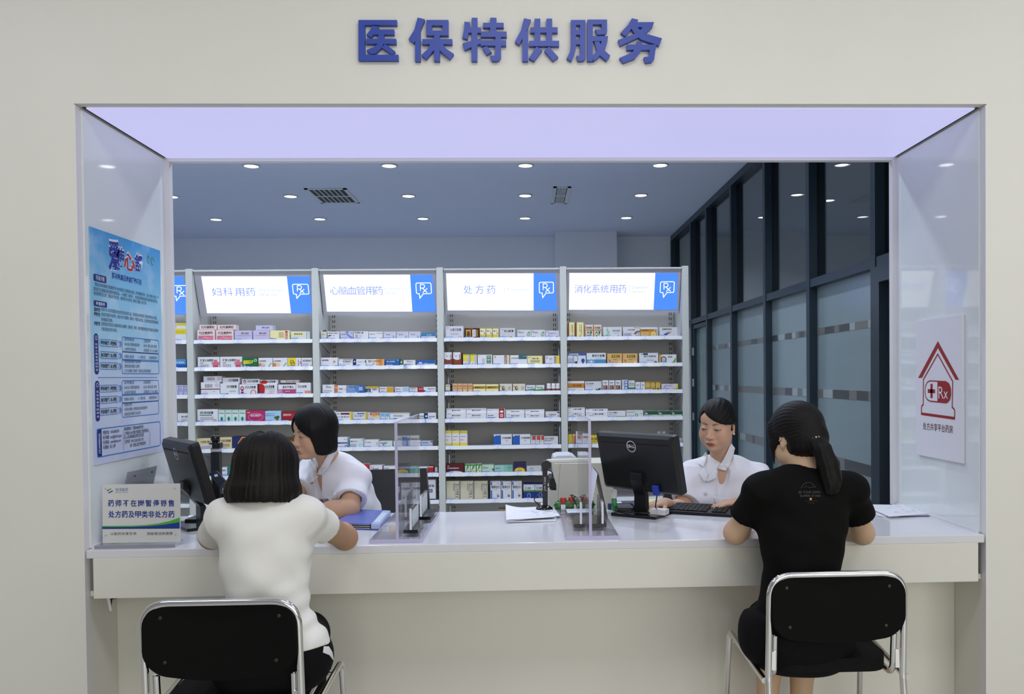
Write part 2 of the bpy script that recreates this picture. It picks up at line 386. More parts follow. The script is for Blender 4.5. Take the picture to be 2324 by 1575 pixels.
b1 = mat('film_gap_grey', (0.16, 0.16, 0.15), 0.3); b2 = mat('film_gap_dark', (0.055, 0.06, 0.065), 0.3); b3 = mat('film_gap_pale', (0.30, 0.36, 0.37), 0.3)
FP = Fr((PXW-0.006, 0, 0), (0, -1, 0), (0, 0, 1))   # faces -x
random.seed(4)
for i, (y0, y1) in enumerate(zip(ys[1:-2], ys[2:-1])):
    b = MB(); b.box((PXW-0.005, y0+0.055, 0), (PXW+0.005, y1, railz-0.05), frost)
    for z1, z0 in bandz:
        b.rect(FP, -(y1), z0, -(y0+0.055), z1, b1)
        yy = y0+0.055
        while yy < y1-0.03:
            w_ = random.choice((0.07, 0.10, 0.15)); m_ = random.choice((b1, b1, b2, b3)); ye = min(y1, yy+w_)
            b.rect(FP, -ye, z0, -yy, z1, m_, 0.0008); yy += w_
    b.build('frosted_pane', wr)
# beyond the glass
roomg = mat('corridor_wall_paint', (0.62, 0.62, 0.60), 0.8); 
b = MB(); b.box((5.2, RY, 0), (5.3, 6.75, CZ), roomg); struct(b.build('wall_corridor'))
for x, y in ((3.1, 2.4), (3.1, 4.2), (4.4, 3.2)): spot('corridor_lamp', (x, y, CZ-0.05), 45, (1, 0.93, 0.82), 150)
for x, y in ((2.9, 3.5), (2.9, 4.7)):
    t = thing('corridor_downlight', (x, y, CZ), ('round downlight behind the partition glass, nearer one', 'round downlight behind the partition glass, farther one')[y > 4], 'ceiling light', 'downlights behind the partition glass')
    b = MB(); b.lathe((x, y, CZ), [(0.066, 0.0), (0.066, -0.006), (0.056, -0.010), (0.052, -0.004)], ringm); b.build('trim_ring', t)
    b = MB(); b.lathe((x, y, CZ), [(0.0515, -0.001), (0.0515, -0.005)], lensm); b.build('lens', t)
# doors in the partition: a far hinged glass leaf, and a near sliding leaf standing ajar
dd = bpy.data.objects.new('door_1', None); COL.objects.link(dd); dd.location = (PXW, (muls[-2]+muls[-1])/2, 0); struct(dd)
y0, y1 = muls[-2]+0.06, muls[-1]-0.005
b = MB(); b.box((MX+0.01, y1-0.05, 0.01), (PXW+0.03, y1, railz-0.06), steel); b.box((MX+0.01, y0, railz-0.10), (PXW+0.03, y1-0.05, railz-0.06), steel); b.build('door_frame', dd)
b = MB(); b.box((PXW-0.01, y0, 0.01), (PXW, y1-0.05, railz-0.10), mat('green_door_glass', (0.10, 0.17, 0.17), 0.15)); b.build('glass_leaf', dd)
for z in (1.62, 1.30, 0.95):
    b = MB(); b.box((MX-0.006, y1-0.052, z-0.04), (MX+0.0098, y1-0.035, z+0.04), mat('hinge_steel', (0.5, 0.52, 0.55), 0.3, 0.8)); b.build('hinge', dd)
dd = bpy.data.objects.new('door_2', None); COL.objects.link(dd); dd.location = (PXW, muls[0]-0.3, 0); struct(dd)
b = MB(); b.box((MX-0.01, muls[0]-0.055, 0), (PXW+0.05, muls[0]-0.001, railz-0.051), steel); b.box((MX-0.01, RY+0.08, railz-0.13), (PXW+0.05, muls[0]-0.055, railz-0.051), steel); b.build('door_frame', dd)
b = MB(); b.box((PXW+0.055, muls[0]-0.22, 0.01), (PXW+0.095, muls[0]-0.06, railz-0.14), mat('dark_door_edge', (0.012, 0.018, 0.026), 0.4)); b.build('sliding_leaf', dd)
b = MB(); b.box((PXW+0.0548, muls[0]-0.19, 1.02), (PXW+0.040, muls[0]-0.14, 1.16), mat('hinge_steel', (0.5, 0.52, 0.55), 0.3, 0.8)); b.build('pull_handle', dd)
bk = mat('beige_cupboard', (0.42, 0.30, 0.19), 0.6, noise=0.05)
t = thing('cupboard', (2.55, 2.6, 0), 'beige cupboard seen through the gap of the sliding door', 'cupboard')
b = MB(); b.box((2.2, 2.75, 0), (2.9, 3.15, 2.0), bk); b.build('body', t, bevel=0.004)
for k in range(4):
    b = MB(); b.box((2.21, 2.735, 0.06+k*0.48), (2.89, 2.749, 0.50+k*0.48), bk); b.build('drawer_front', t)
# ------------------------------------------------------------------ shelving bays
SY, P0, PP = 2.9687, -2.3823, 0.8915
ZL0, DZ, ZST = 1.6397, 0.1955, 2.174
SD = 0.36
postm = mat('shelf_post_paint', (0.62, 0.64, 0.63), 0.45, 0, 0.4, noise=0.01, scale=5)
backm = mat('shelf_back_paint', (0.60, 0.59, 0.56), 0.6, 0, 0.3, noise=0.01, scale=5)
shelfm = mat('shelf_white_lip', (0.74, 0.75, 0.80), 0.25, 0, 0.5)
framem = mat('sign_frame_grey', (0.50, 0.50, 0.58), 0.4, 0, 0.4)
slotm = mat('slot_black', (0.02, 0.02, 0.02), 0.8)
litw = mat('sign_lit_white', (0.3, 0.3, 0.3), 0.4, emit=1.0, ecol=(0.95, 0.95, 0.97))
litb = mat('sign_lit_blue', (0.03, 0.08, 0.3), 0.4, emit=1.0, ecol=(0.065, 0.25, 1.0))
txtb = mat('sign_letter_blue', (0.12, 0.2, 0.7), 0.4, emit=1.0, ecol=(0.09, 0.17, 0.66))
txtl = mat('sign_small_letter_blue', (0.3, 0.4, 0.8), 0.4, emit=1.0, ecol=(0.26, 0.34, 0.80))
icow = mat('sign_icon_white', (0.9, 0.9, 0.95), 0.4, emit=1.1, ecol=(0.95, 0.97, 1))
tagw = mat('price_tag_white', '#dfe2f0', 0.35); tagb = mat('price_tag_blue', '#4468bc', 0.35)
# name, lit-sign pieces in photo pixels: (chars, x positions, y top, y bottom), divider x, english lines (x, y baseline, height, text), white/blue split
SIGNS = {
 0: dict(ch='', en=[], bx=None, lx=(160, 422), sp=(384, 391), ty=0),
 1: dict(ch='妇科用药', cx=[482.3, 508, 534.6, 559.4], w=18.6, y0=653.5, y1=671.5, bar=589.8, en=[(591.2, 661.5, 7.0, 51, 'Gynecologic'), (592.5, 671.2, 7.0, 35.5, 'drug use')], lx=(456.6, 703), lxb=(470, 703), sp=(650.8, 660.5), lt=(627.2, 710.8), ic=(666, 699, 645, 667.5)),
 2: dict(ch='心脑血管用药', cx=[750.0, 770.0, 790.2, 810.0, 830.0, 849.8], w=18.3, y0=650.3, y1=668.5, bar=874.7, en=[(878, 657.5, 6.5, 51, 'Cardiovascular'), (878.5, 667.5, 6.5, 20, 'drugs')], lx=(733.8, 981.5), lxb=(742, 985), sp=(930.5, 935.8), lt=(623.5, 707.3), ic=(945.2, 978, 642, 666.5)),
 3: dict(ch='处方药', cx=[1052.7, 1079.3, 1105.5], w=18.2, y0=648, y1=666.5, bar=1144.6, en=[(1151.5, 659.8, 6.9, 49, 'Prescription')], lx=(1012.3, 1260), lxb=(1016, 1260), sp=(1211, 1211), lt=(620.3, 704.5), ic=(1224, 1256, 640.3, 665)),
 4: dict(ch='消化系统用药', cx=[1303.8, 1323.7, 1343.5, 1363.3, 1383.2, 1403.2], w=18.3, y0=646.5, y1=664.5, bar=1428.7, en=[(1435.5, 655, 6.6, 36, 'Digestive'), (1435.2, 664.2, 5.4, 27.5, 'system')], lx=(1292.4, 1537.5), lxb=(1291.2, 1532), sp=(1487.2, 1483.2), lt=(619.5, 703), ic=(1498, 1530.5, 639.3, 664)),
}
BN = {0: 'bay beside the poster', 1: 'Gynecologic bay', 2: 'Cardiovascular bay', 3: 'Prescription bay', 4: 'Digestive bay'}
BL = {0: 'white pharmacy shelving bay half hidden behind the poster wall', 1: 'white pharmacy shelving bay under the lit Gynecologic sign', 2: 'white pharmacy shelving bay under the lit Cardiovascular sign',
      3: 'white pharmacy shelving bay under the lit Prescription sign', 4: 'white pharmacy shelving bay under the lit Digestive sign'}
SGT, SGB = Vector((0, SY+0.02, 2.158)), Vector((0, SY+0.13, 1.845))
SFR = Fr((0, SGT.y, SGT.z), (1, 0, 0), (SGT-SGB))
def spx(px, py):
    P = hit(px, py, SFR.o, SFR.n) - SFR.o
    return P.dot(SFR.u), P.dot(SFR.v)
BAY = {}
SHELF = {}
def make_bay(k):
    xa, xb = P0+(k-1)*PP, P0+k*PP
    t = thing('shelving_bay', ((xa+xb)/2, SY+0.2, 0), BL[k], 'shelf', 'white shelving bays behind the counter'); BAY[k] = t
    hw = 0.0235
    for X in ([xa] if k < 4 else [xa, xb]):
        b = MB(); b.box((X-hw, SY, 0), (X+hw, SY+0.05, ZST), postm); b.box((X-hw+0.004, SY+0.05, 0), (X+hw-0.004, SY+SD, ZST-0.02), postm); b.build('post', t, bevel=0.003)
    L, R = xa+hw, xb-hw
    b = MB(); b.box((L+0.001, SY+SD-0.02, 0.02), (R-0.001, SY+SD, 2.16), backm); b.build('back_panel', t)
    b = MB(); bf = Fr((0, SY+SD-0.0205, 0), (1, 0, 0), (0, 0, 1))
    for X in (L+0.030, R-0.030):
        b.box((X-0.018, SY+SD-0.026, 0.03), (X+0.018, SY+SD-0.0205, 1.86), backm)
        z = 0.30
        while z < 1.84:
            for dx in (-0.009, 0.005): b.rect(bf, X+dx, z, X+dx+0.005, z+0.022, slotm, 0.0062)
            z += 0.0385
    b.build('slotted_rail', t)
    b = MB(); b.box((L+0.001, SY+0.01, 0.02), (R-0.001, SY+SD-0.021, 0.16), shelfm); b.build('plinth', t)
    for r in range(7):
        z = ZL0-DZ*r
        b = MB(); b.box((L+0.002, SY+0.012, z+0.004), (R-0.002, SY+SD-0.028, z+0.018), shelfm)
        b.add([(L+0.002, SY+0.000, z), (R-0.002, SY+0.000, z), (R-0.002, SY+0.010, z+0.027), (L+0.002, SY+0.010, z+0.027), (L+0.002, SY+0.013, z), (R-0.002, SY+0.013, z), (R-0.002, SY+0.013, z+0.027), (L+0.002, SY+0.013, z+0.027)],
              [(0, 1, 2, 3), (5, 4, 7, 6), (0, 4, 5, 1), (3, 2, 6, 7), (0, 3, 7, 4), (1, 5, 6, 2)], shelfm)
        for X, d in ((L+0.002, 1), (R-0.002, -1)):
            b.add([(X, SY+0.02, z+0.004), (X, SY+SD-0.03, z+0.004), (X, SY+SD-0.03, z-0.07), (X+d*0.002, SY+0.02, z+0.004), (X+d*0.002, SY+SD-0.03, z+0.004), (X+d*0.002, SY+SD-0.03, z-0.07)], [(0, 1, 2), (3, 5, 4), (0, 2, 5, 3), (1, 4, 5, 2)], shelfm)
        SHELF[k, r] = b.build('shelf', t)
    # tilted light-box sign
    sp_ = SIGNS[k]; H = (SGT-SGB).length
    b = MB(); b.fbox(SFR, (L+0.004, -H, -0.05), (R-0.004, 0, -0.001), framem); b.box((L+0.002, SY+0.012, SGT.z-0.002), (R-0.002, SY+0.05, SGT.z+0.008), postm)
    sg = b.build('sign_box', t)
    if k == 0:
        v1, v0 = spx(400, 627.5)[1], spx(400, 713)[1]; u0 = L+0.03; u1 = R-0.025; s0, s1 = spx(384, 630)[0], spx(391, 712)[0]
        W = [(u0, v0), (s1, v0), (s0, v1), (u0, v1)]; B = [(s1, v0), (u1, v0), (u1, v1), (s0, v1)]; ic = (392.5, 427, 648, 672)
    else:
        yt, yb = sp_['lt']; W = [spx(sp_['lxb'][0], yb), spx(sp_['sp'][1], yb), spx(sp_['sp'][0], yt), spx(sp_['lx'][0], yt)]
        lim = R-0.014
        B = [spx(sp_['sp'][1], yb), (min(lim, spx(sp_['lxb'][1]+4, yb)[0]), spx(sp_['lxb'][1], yb)[1]), (min(lim, spx(sp_['lx'][1], yt)[0]), spx(sp_['lx'][1], yt)[1]), spx(sp_['sp'][0], yt)]
        ic = sp_['ic']
    b = MB(); b.flat(SFR, W, litw, 0.0); b.flat(SFR, B, litb, 0.0)
    if k:
        for c, x in zip(sp_['ch'], sp_['cx']):
            a0 = spx(x, sp_['y1']); a1 = spx(x+sp_['w'], sp_['y0']); b.text(SFR, a0[0], a0[1], a1[1]-a0[1], txtb, c, w=a1[0]-a0[0], c=0.001, off=-0.006)
        a0 = spx(sp_['bar'], sp_['y1']); a1 = spx(sp_['bar'], sp_['y0']); b.rect(SFR, a0[0]-0.0012, a0[1], a0[0]+0.0012, a1[1], txtl, 0.001)
        for x, y, h, w_, s_ in sp_['en']:
            a0 = spx(x, y); a1 = spx(x+w_, y-h); b.text(SFR, a0[0], a0[1], (a1[1]-a0[1]), txtl, s_, w=a1[0]-a0[0], c=0.001, off=-0.006)
    x0, x1, y0, y1 = ic
    def q(fx, fy): return spx(x0+(x1-x0)*fx, y0+(y1-y0)*fy)
    a = q(0, 1); c_ = q(1, 0); rr = rrect(a[0], a[1], c_[0], c_[1], 0.010, 4)
    # speech bubble outline with its pointer, then the Rx strokes
    pb = rrect(a[0], a[1], c_[0], c_[1], 0.010, 4); t0 = q(0.20, 1.0); t1 = q(0.24, 1.42); t2 = q(0.48, 1.0)
    n_ = len(pb); pb = pb[-1:]+[t0, t1, t2]+pb[:-1]
    b.line(SFR, pb, 0.0052, icow, 0.001, True)
    b.line(SFR, [q(0.27, 0.72), q(0.27, 0.14), q(0.46, 0.14), q(0.54, 0.20), q(0.56, 0.31), q(0.54, 0.42), q(0.46, 0.48), q(0.30, 0.48)], 0.0048, icow, 0.0011)
    b.line(SFR, [q(0.42, 0.50), q(0.74, 0.90)], 0.0048, icow, 0.0012); b.line(SFR, [q(0.74, 0.50), q(0.44, 0.90)], 0.0048, icow, 0.0013)
    b.build('lit_face', sg)
for k in range(5): make_bay(k)

# ------------------------------------------------------------------ medicine boxes
# style: description | base colour | printed marks
# r x0 y0 x1 y1 col ; T x y w h col text ; g x0 y0 x1 y1 col n ; e cx cy rx ry col ; o cx cy rx ry width col ; p col x y x y ...
ST = {
 'yl': ('pale carton with yellow printed top', 'w', 'r 0 .58 1 1 y;g .1 .66 .8 .86 #c9b92c 2;g .1 .06 .6 .12 z 1'),
 'wr': ('narrow pale carton with small red dot', 'w', 'e .5 .8 .12 .05 r;r 0 0 1 .1 u'),
 'bl': ('blue gradient carton with pale lettering', 'b', 'r 0 .45 1 1 #4f9ad0;T .1 .55 .8 .2 w 复方丹参滴丸;r .06 .1 .3 .25 #9cc3e6'),
 'sm': ('small lavender white carton', 'l', 'g .1 .82 .7 .9 k 1;g .1 .4 .7 .7 v 3;r .8 .1 .88 .5 v'),
 'pl': ('plain pale grey carton', '#cfd4da', 'g .5 .75 .8 .82 z 1'),
 'pt': ('plain white carton with grey print', 'w', 'T .35 .55 .6 .2 k 复方甘草;g .35 .25 .9 .42 z 2'),
 'bb': ('plain blue carton', 'b', 'r 0 0 1 .3 #3a78c8'),
 'fk': ('white and pink carton printed 妇月康颗粒', 'q', 'T .1 .66 .8 .19 k 妇月康颗粒;r .22 .6 .68 .625 r;r .06 0 .92 .5 p;p #e6a0b0 .1 .12 .4 .42 .7 .3 .9 .38 .9 .28 .6 .18 .35 .3 .12 .04'),
 'fq': ('flat carton topped 妇月康颗粒 on a pink carton', 'q', 'T .1 .3 .8 .5 k 妇月康颗粒;r 0 0 1 .12 p'),
 'gn': ('white carton with faint pink arcs and dark title', 'l', 'T .38 .64 .44 .18 k 宫宁止血片;r .12 .5 .9 .53 p;p #e2c8e0 .05 .1 .3 .4 .33 .4 .12 .1;p #e2c8e0 .3 .1 .6 .32 .6 .36 .3 .2'),
 'gq': ('flat white carton topped with dark title', 'l', 'T .36 .4 .44 .3 k 宫宁止血片;r .1 .05 .9 .1 p'),
 'bg': ('beige carton with red vertical label', 'u', 'r .78 .05 .9 .95 r;g .8 .15 .88 .85 w 6;e .1 .1 .08 .18 r;e .24 .08 .08 .16 r;g .45 .3 .7 .85 #a89a78 4'),
 'yw': ('pale carton with yellow name panel', '#dfe3dc', 'r .1 .5 .85 .92 u;T .2 .62 .55 .18 k 桑姜感冒;g .1 .3 .5 .38 z 1'),
 'pk': ('white carton with large pink cross', 'w', 'T .12 .6 .62 .2 k 暖宫七味颗粒;r .12 .45 .26 .5 r;g .12 .1 .5 .38 z 3;r .75 .02 .9 .75 p;r .66 .32 1 .55 p;r .7 .05 .95 .3 #c9556e'),
 'gr': ('green carton with yellow title panel', 'd', 'r .0 .0 .08 1 #2d8a3a;p y .05 .38 .08 .72 .72 .72 .68 .5 .5 .42;T .14 .52 .5 .16 d 三七止血胶囊;e .86 .72 .1 .14 #e8f0d8;e .86 .72 .07 .1 g;p w .1 .3 .2 .08 .95 .08 .95 .14 .24 .14 .14 .34'),
 'og': ('white carton with orange fade and sprig', 'w', 'r 0 .06 .2 .48 #d88a48;r .2 .06 .45 .48 #ecc8a8;T .06 .62 .5 .12 k 益母草颗粒;p d .75 .1 .95 .5 .9 .5 .7 .12;p #d8c040 .72 .3 .85 .36 .8 .2'),
 'kn': ('yellow and white carton with knot emblem', 'w', 'r 0 0 .62 1 y;o .32 .58 .14 .18 .05 #8a5a1a;o .38 .4 .14 .18 .05 #8a5a1a;g .78 .15 .86 .85 k 5;e .97 .5 .05 .14 p'),
 'ww': ('white carton with bold black title', 'w', 'T .1 .6 .85 .2 k 桂花紫珠片;g .1 .3 .7 .45 z 2;e .88 .2 .05 .08 o'),
 'fl': ('white carton with red line, printed 妇乐片', 'w', 'T .22 .6 .4 .26 k 妇乐片;r 0 .46 1 .52 m;e .2 .18 .16 .14 #e8d0dc;e .86 .8 .12 .14 #d8c4da;g .65 .3 .75 .34 r 1;g .6 .02 .9 .08 k 1'),
 'f2': ('flat carton printed 妇乐片 on a matching carton', 'w', 'T .22 .3 .4 .5 k 妇乐片;e .86 .6 .12 .3 #d8c4da'),
 'fj': ('white carton printed 妇可靖胶囊 with red flower', 'w', 'T .35 .62 .55 .22 k 妇可靖胶囊;p r .02 .02 .35 .2 .45 .14 .4 .02;g .5 .3 .85 .42 z 2'),
 'f4': ('flat white carton printed 妇可靖胶囊, upper of stack', 'w', 'T .35 .3 .55 .45 k 妇可靖胶囊'),
 'fy': ('white carton printed 妇炎消胶囊 with magenta rings', 'w', 'T .32 .62 .6 .22 #444455 妇炎消胶囊;o .16 .62 .08 .16 .05 M;r .08 .05 .24 .35 M;o .78 .25 .14 .22 .05 p;r .12 .4 .2 .55 k'),
 'f6': ('flat white carton printed 妇炎消胶囊, upper of stack', 'w', 'T .32 .3 .6 .45 #444455 妇炎消胶囊;e .16 .45 .08 .35 M;e .16 .4 .04 .18 w'),
 'fz': ('red and white carton printed 妇必灵胶囊', 'w', 'r 0 0 .22 1 r;e .24 .5 .13 .48 r;r .0 0 .1 1 m;T .36 .62 .5 .24 k 妇必灵胶囊;r .4 .5 .9 .55 z;p #e8a8bc .4 .1 .7 .25 .98 .08 .98 .02 .4 .02;g .6 .3 .9 .4 z 2'),
 'f8': ('flat red and white carton, upper of its stack', 'w', 'e .2 .4 .2 .5 r;T .36 .25 .5 .5 k 妇必灵胶囊'),
 'gy': ('white over magenta carton printed 宫炎平滴丸', 'w', 'T .26 .64 .62 .22 k 宫炎平滴丸;r 0 0 1 .54 #b8487c;e .1 .28 .15 .26 #d890b4;g .4 .3 .65 .4 w 1'),
 'g2': ('flat pale pink carton, upper of its stack', '#d8b8c0', 'r .02 .1 .9 .85 w;T .28 .25 .6 .45 k 宫炎平滴丸'),
 'fw': ('white carton with grey and coral corners', 'w', 'T .12 .58 .6 .2 #555566 妇炎净胶囊;r .08 .0 .45 .2 #8f9aa8;r .58 .02 1 .34 #e0988a;g .05 .82 .2 .86 k 1'),
 'xr': ('white carton with green bar, printed 消乳散结胶囊', 'w', 'T .12 .66 .66 .18 k 消乳散结胶囊;r .12 .54 .72 .6 #3f8878;g .15 .2 .8 .46 z 3;r .78 .04 .92 .26 #a87840;e .06 .08 .08 .12 g;e .85 .15 .04 .07 w'),
 'ts': ('slim white and teal carton with blue flower', '#dcebe6', 'r 0 .9 1 1 a;T .1 .68 .8 .1 k 更年安片;e .5 .3 .3 .2 #8fd0c8;e .5 .3 .14 .14 #2a5a78;r .94 0 1 1 #a8c8b4'),
 'mg': ('magenta carton printed 桂花调经片', 'M', 'T .22 .48 .58 .2 w 桂花调经片;o .5 .45 .4 .32 .02 #e8a0c0;r .05 .78 .2 .86 #c0cc70'),
 'lb': ('light blue carton with dark green tree', '#a9cfea', 'r .02 .55 .58 .78 #4f96d0;T .05 .6 .5 .14 w 乳癖消胶囊;e .68 .4 .12 .12 #4a6630;e .8 .45 .1 .12 #3a5828;e .76 .28 .1 .1 #56743a;r .72 .1 .76 .3 #5a4a28;r 0 0 1 .12 #d8e8f2'),
 'rd': ('red carton with pale title and swirl', '#a01424', 'T .1 .58 .55 .2 w 桂茸妇科片;o .84 .45 .12 .24 .02 #d87070;e .84 .45 .03 .05 w'),
 'be': ('beige carton with red slanted end, small print', 'c', 'p #8a2018 0 0 .12 0 0 .6;T .2 .6 .75 .2 #7a1810 十味乳癖片;g .2 .2 .85 .5 #8a7a60 3;g .25 .05 .6 .12 k 1'),
 'b2': ('beige carton with red title and small print', 'c', 'T .05 .62 .85 .2 #7a1810 六味乳癖胶囊;g .08 .25 .8 .5 #8a7a60 3;g .05 .04 .7 .12 k 1'),
 'ar': ('navy and red arrow-shaped print carton', 'n', 'p #e0b848 .3 .5 .55 .98 1 .98 1 .02 .55 .02;p r .34 .5 .58 .92 1 .92 1 .08 .58 .08;T .6 .58 .38 .22 w 桂枝'),
 'br': ('brown and red carton beside the pharmacist', '#5a3a1a', 'r 0 0 1 .42 #8a1a1e;r .1 .7 .6 .74 G;T .25 .48 .55 .18 c 红花逍遥'),
 'wv': ('white carton with lavender lower half', 'w', 'T .1 .62 .75 .16 k 逍遥丸;r 0 0 1 .35 l'),
 'gt': ('teal carton with yellow flower', '#1f8a7a', 'e .7 .35 .3 .3 #d8c830;e .5 .5 .2 .25 g;r 0 0 1 .1 #145a4a'),
 'nw': ('slim pale carton with dark flap', '#d4d8d2', 'r .35 .88 1 1 k;r .35 .86 1 .9 o;g .15 .55 .7 .62 k 1'),
 'dr': ('white carton with dark red chevrons', 'w', 'T .06 .74 .84 .14 k 银杏叶滴丸;p m .06 .6 .4 .6 .1 .42 .06 .3;p m .48 .6 .54 .6 .54 .4;r 0 0 1 .1 #b8c0d8'),
 'ss': ('lavender carton with blue S ribbon', '#cccbe0', 'T .06 .6 .35 .1 #666680 血栓通胶囊;p #7f8fd8 .4 .9 .48 1 .7 .98 .58 .75 .75 .52 .96 .35 .96 .0 .74 .0 .78 .2 .56 .45 .46 .7;e .88 .8 .08 .07 #8f9ae0'),
 'yx': ('white carton with red ring, printed 护肝康胶囊', 'w', 'T .05 .74 .62 .2 k 步长脑心通;o .2 .48 .06 .13 .03 m;g .35 .42 .6 .5 b 1;r 0 .1 1 .16 r;r 0 0 1 .1 #c9a888'),
 'rc': ('white carton with small red corner', 'w', 'T .06 .64 .4 .12 #666666 银杏叶片;r .55 .78 .98 .82 #8a9a88;r .0 .02 1 .16 #dcb8a0;r .82 .02 .98 .22 r'),
 'tv': ('white lavender carton with violet triangle', '#d6d6ea', 'g .25 .8 .85 .86 z 1;T .2 .55 .35 .12 #555577 参芎;p #8088b8 .68 .5 .92 .44 .8 .14;p #d6d6ea .74 .45 .86 .42 .8 .25;e .1 .8 .05 .06 z'),
 'bt': ('white carton with bright blue upper band', 'w', 'r 0 .5 1 1 #2d84bc;T .4 .62 .35 .16 w 稳心颗粒;g .4 .2 .9 .3 z 1;r 0 0 1 .16 #b8c0d0'),
 'tf': ('white carton with teal waves and orange flower', 'w', 'T .06 .66 .4 .14 k 血脂康胶囊;p #2f8f94 0 .08 .3 .14 .6 .06 1 .16 1 .22 .6 .12 .3 .2 0 .16;e .8 .55 .07 .13 #e07a38;e .8 .5 .03 .06 w;r 0 0 1 .06 #98c8b8'),
 'wk': ('white carton with small black marks', 'w', 'g .06 .86 .2 .94 k 1;T .3 .58 .62 .16 #444 银杏酮酯滴丸;r .3 .86 .95 .92 k;g .08 .35 .2 .42 k 1;g .3 .36 .8 .44 z 1'),
 'nv': ('white carton with navy left end', 'w', 'r 0 0 .24 1 n;e .12 .7 .07 .09 w;T .36 .6 .4 .14 z 立普妥片;e .42 .25 .05 .09 t;r .93 .55 1 .85 d'),
 'of': ('white carton fading to orange', 'w', 'r .55 0 1 1 #ecb078;r .7 0 .9 1 #e09040;p #8a6a30 .1 .86 .2 .86 .16 .5;p #8a6a30 .24 .86 .32 .86 .2 .5;T .34 .64 .48 .2 #9a5a28 血府逐瘀;g .34 .36 .5 .46 r 1'),
 'bc': ('blue carton with small white lettering', '#2a64a8', 'T .08 .6 .6 .16 w 通心络胶囊;g .08 .35 .55 .42 s 1;e .9 .85 .05 .06 w;r 0 .86 1 1 #3a7ac0'),
 'gs': ('narrow green carton end', '#2f7a3c', 'e .5 .72 .25 .12 w;r 0 0 1 .1 d'),
 'wm': ('white carton with small dark title', 'w', 'T .3 .66 .45 .14 #555 阿司匹林;g .1 .3 .8 .45 z 2;g .28 .84 .5 .9 k 1'),
 'b3': ('white carton with blue upper half', 'w', 'r 0 .42 1 1 #2c62b0;r .1 .46 .28 .68 #cfdaf0;g .42 .48 .58 .56 w 1;g .2 .15 .8 .28 z 1'),
 'wo': ('white carton with orange left end', 'w', 'r 0 0 .25 1 #e07838;r .02 .7 .2 .8 #f0c0a0;T .34 .5 .4 .2 #555 参松养心;o .92 .55 .05 .12 .02 o'),
 'bu': ('blue gradient carton with pale panel', '#7fa0d4', 'r .45 0 .7 1 #5a82c4;r .7 0 1 1 #3a62a8;T .12 .74 .35 .14 #333355 厄贝沙坦;r .68 .42 .88 .8 #c8d4ec;g .7 .46 .86 .76 #7890c0 3;e .5 .2 .04 .08 w'),
 'yt': ('white carton with yellow band and teal block', 'w', 'r 0 .76 1 1 #c8a82c;r 0 0 .4 .72 #1f5a70;p #c8b048 .12 .1 .24 .65 .34 .1;p #1f5a70 .18 .1 .24 .4 .29 .1;T .5 .5 .42 .2 #555 苯磺酸片'),
 'wy': ('white carton with yellow right end', 'w', 'r .52 .05 1 .95 #d8a428;T .05 .66 .4 .16 k 硝苯地平;g .1 .36 .34 .46 r 1;r 0 0 1 .05 n'),
 'wl': ('white carton with light blue right end', 'w', 'r .55 0 1 .9 #a8c8e8;T .05 .6 .36 .16 k 缬沙坦;g .06 .3 .4 .42 z 2;r .55 0 1 .3 #c8dcf0'),
 'wd': ('white carton with red right end', 'w', 'r .58 0 1 1 #a8182c;T .7 .55 .24 .24 w 0.15;T .06 .64 .4 .14 k 氨氯地平;g .06 .34 .4 .46 z 2;r 0 .92 .58 1 m'),
 'wn': ('white carton with navy corner', 'w', 'p n 0 0 .28 0 .1 .5 0 .5;T .36 .6 .6 .2 #555566 脑血疏片;g .5 .3 .9 .4 z 1'),
 'kw': ('white carton with dark printed corner', 'w', 'p k .45 0 .8 .4 .95 .4 .95 0;r .75 .6 1 .72 r;p k .1 .95 .7 .95 .5 .8'),
 'ym': ('white carton with maroon bar and yellow end', 'w', 'r .86 0 1 1 #dcc02c;r .28 .72 .82 .9 m;g .05 .76 .22 .86 k 1;T .1 .4 .7 .16 #666 立普妥片'),
 'yb': ('white carton with blue bar and yellow end', 'w', 'r .86 0 1 1 #dcc02c;r .28 .78 .82 .9 b;g .05 .76 .22 .86 b 1;T .08 .5 .7 .16 #666 络活喜片;r 0 0 .86 .3 #c0c8dc'),
 'ry': ('white carton with red and yellow name panel', '#dcd2dc', 'r .22 .68 .96 .98 #b01c28;r .22 .5 .96 .68 y;T .3 .75 .6 .16 w 脑络通;g .4 .55 .7 .62 r 1;o .1 .75 .05 .1 .02 z'),
 'sb': ('small white carton with light blue top', '#d8e4ee', 'r .1 .55 .9 .95 #6fb4e0;g .2 .3 .7 .4 z 1;r 0 0 1 .12 #c8d0d8'),
 'lt': ('long white carton with grey title', 'w', 'T .2 .5 .5 .2 #555 阿托伐他汀;g .2 .25 .4 .35 k 1;r 0 .9 1 1 #c8c8c4'),
 'tg': ('slim white and teal-green carton', '#88b8a0', 'r 0 .7 1 1 w;r 0 .3 1 .42 w'),
 'nb': ('white carton with navy end and oval', 'w', 'r 0 0 .3 1 n;e .16 .55 .1 .12 w;T .38 .4 .5 .18 #556 络活喜;e .5 .1 .1 .1 #6050a0'),
 'pp': ('tall white carton with purple line', 'w', 'r 0 .42 1 .54 #383880;g .6 .76 .85 .82 k 1;g .3 .44 .9 .52 #8888c0 1;o .8 .16 .1 .12 .06 #404090;r .92 0 1 1 #4a98b8'),
 'tl': ('white carton with pale teal panel', 'w', 'r .55 .06 .98 .9 #cfe4ea;T .06 .66 .5 .14 k 美托洛尔;g .06 .25 .5 .5 z 3;o .8 .3 .1 .14 .02 #80b4c8;e .93 .88 .03 .05 k;r 0 0 .03 1 #3a88a8'),
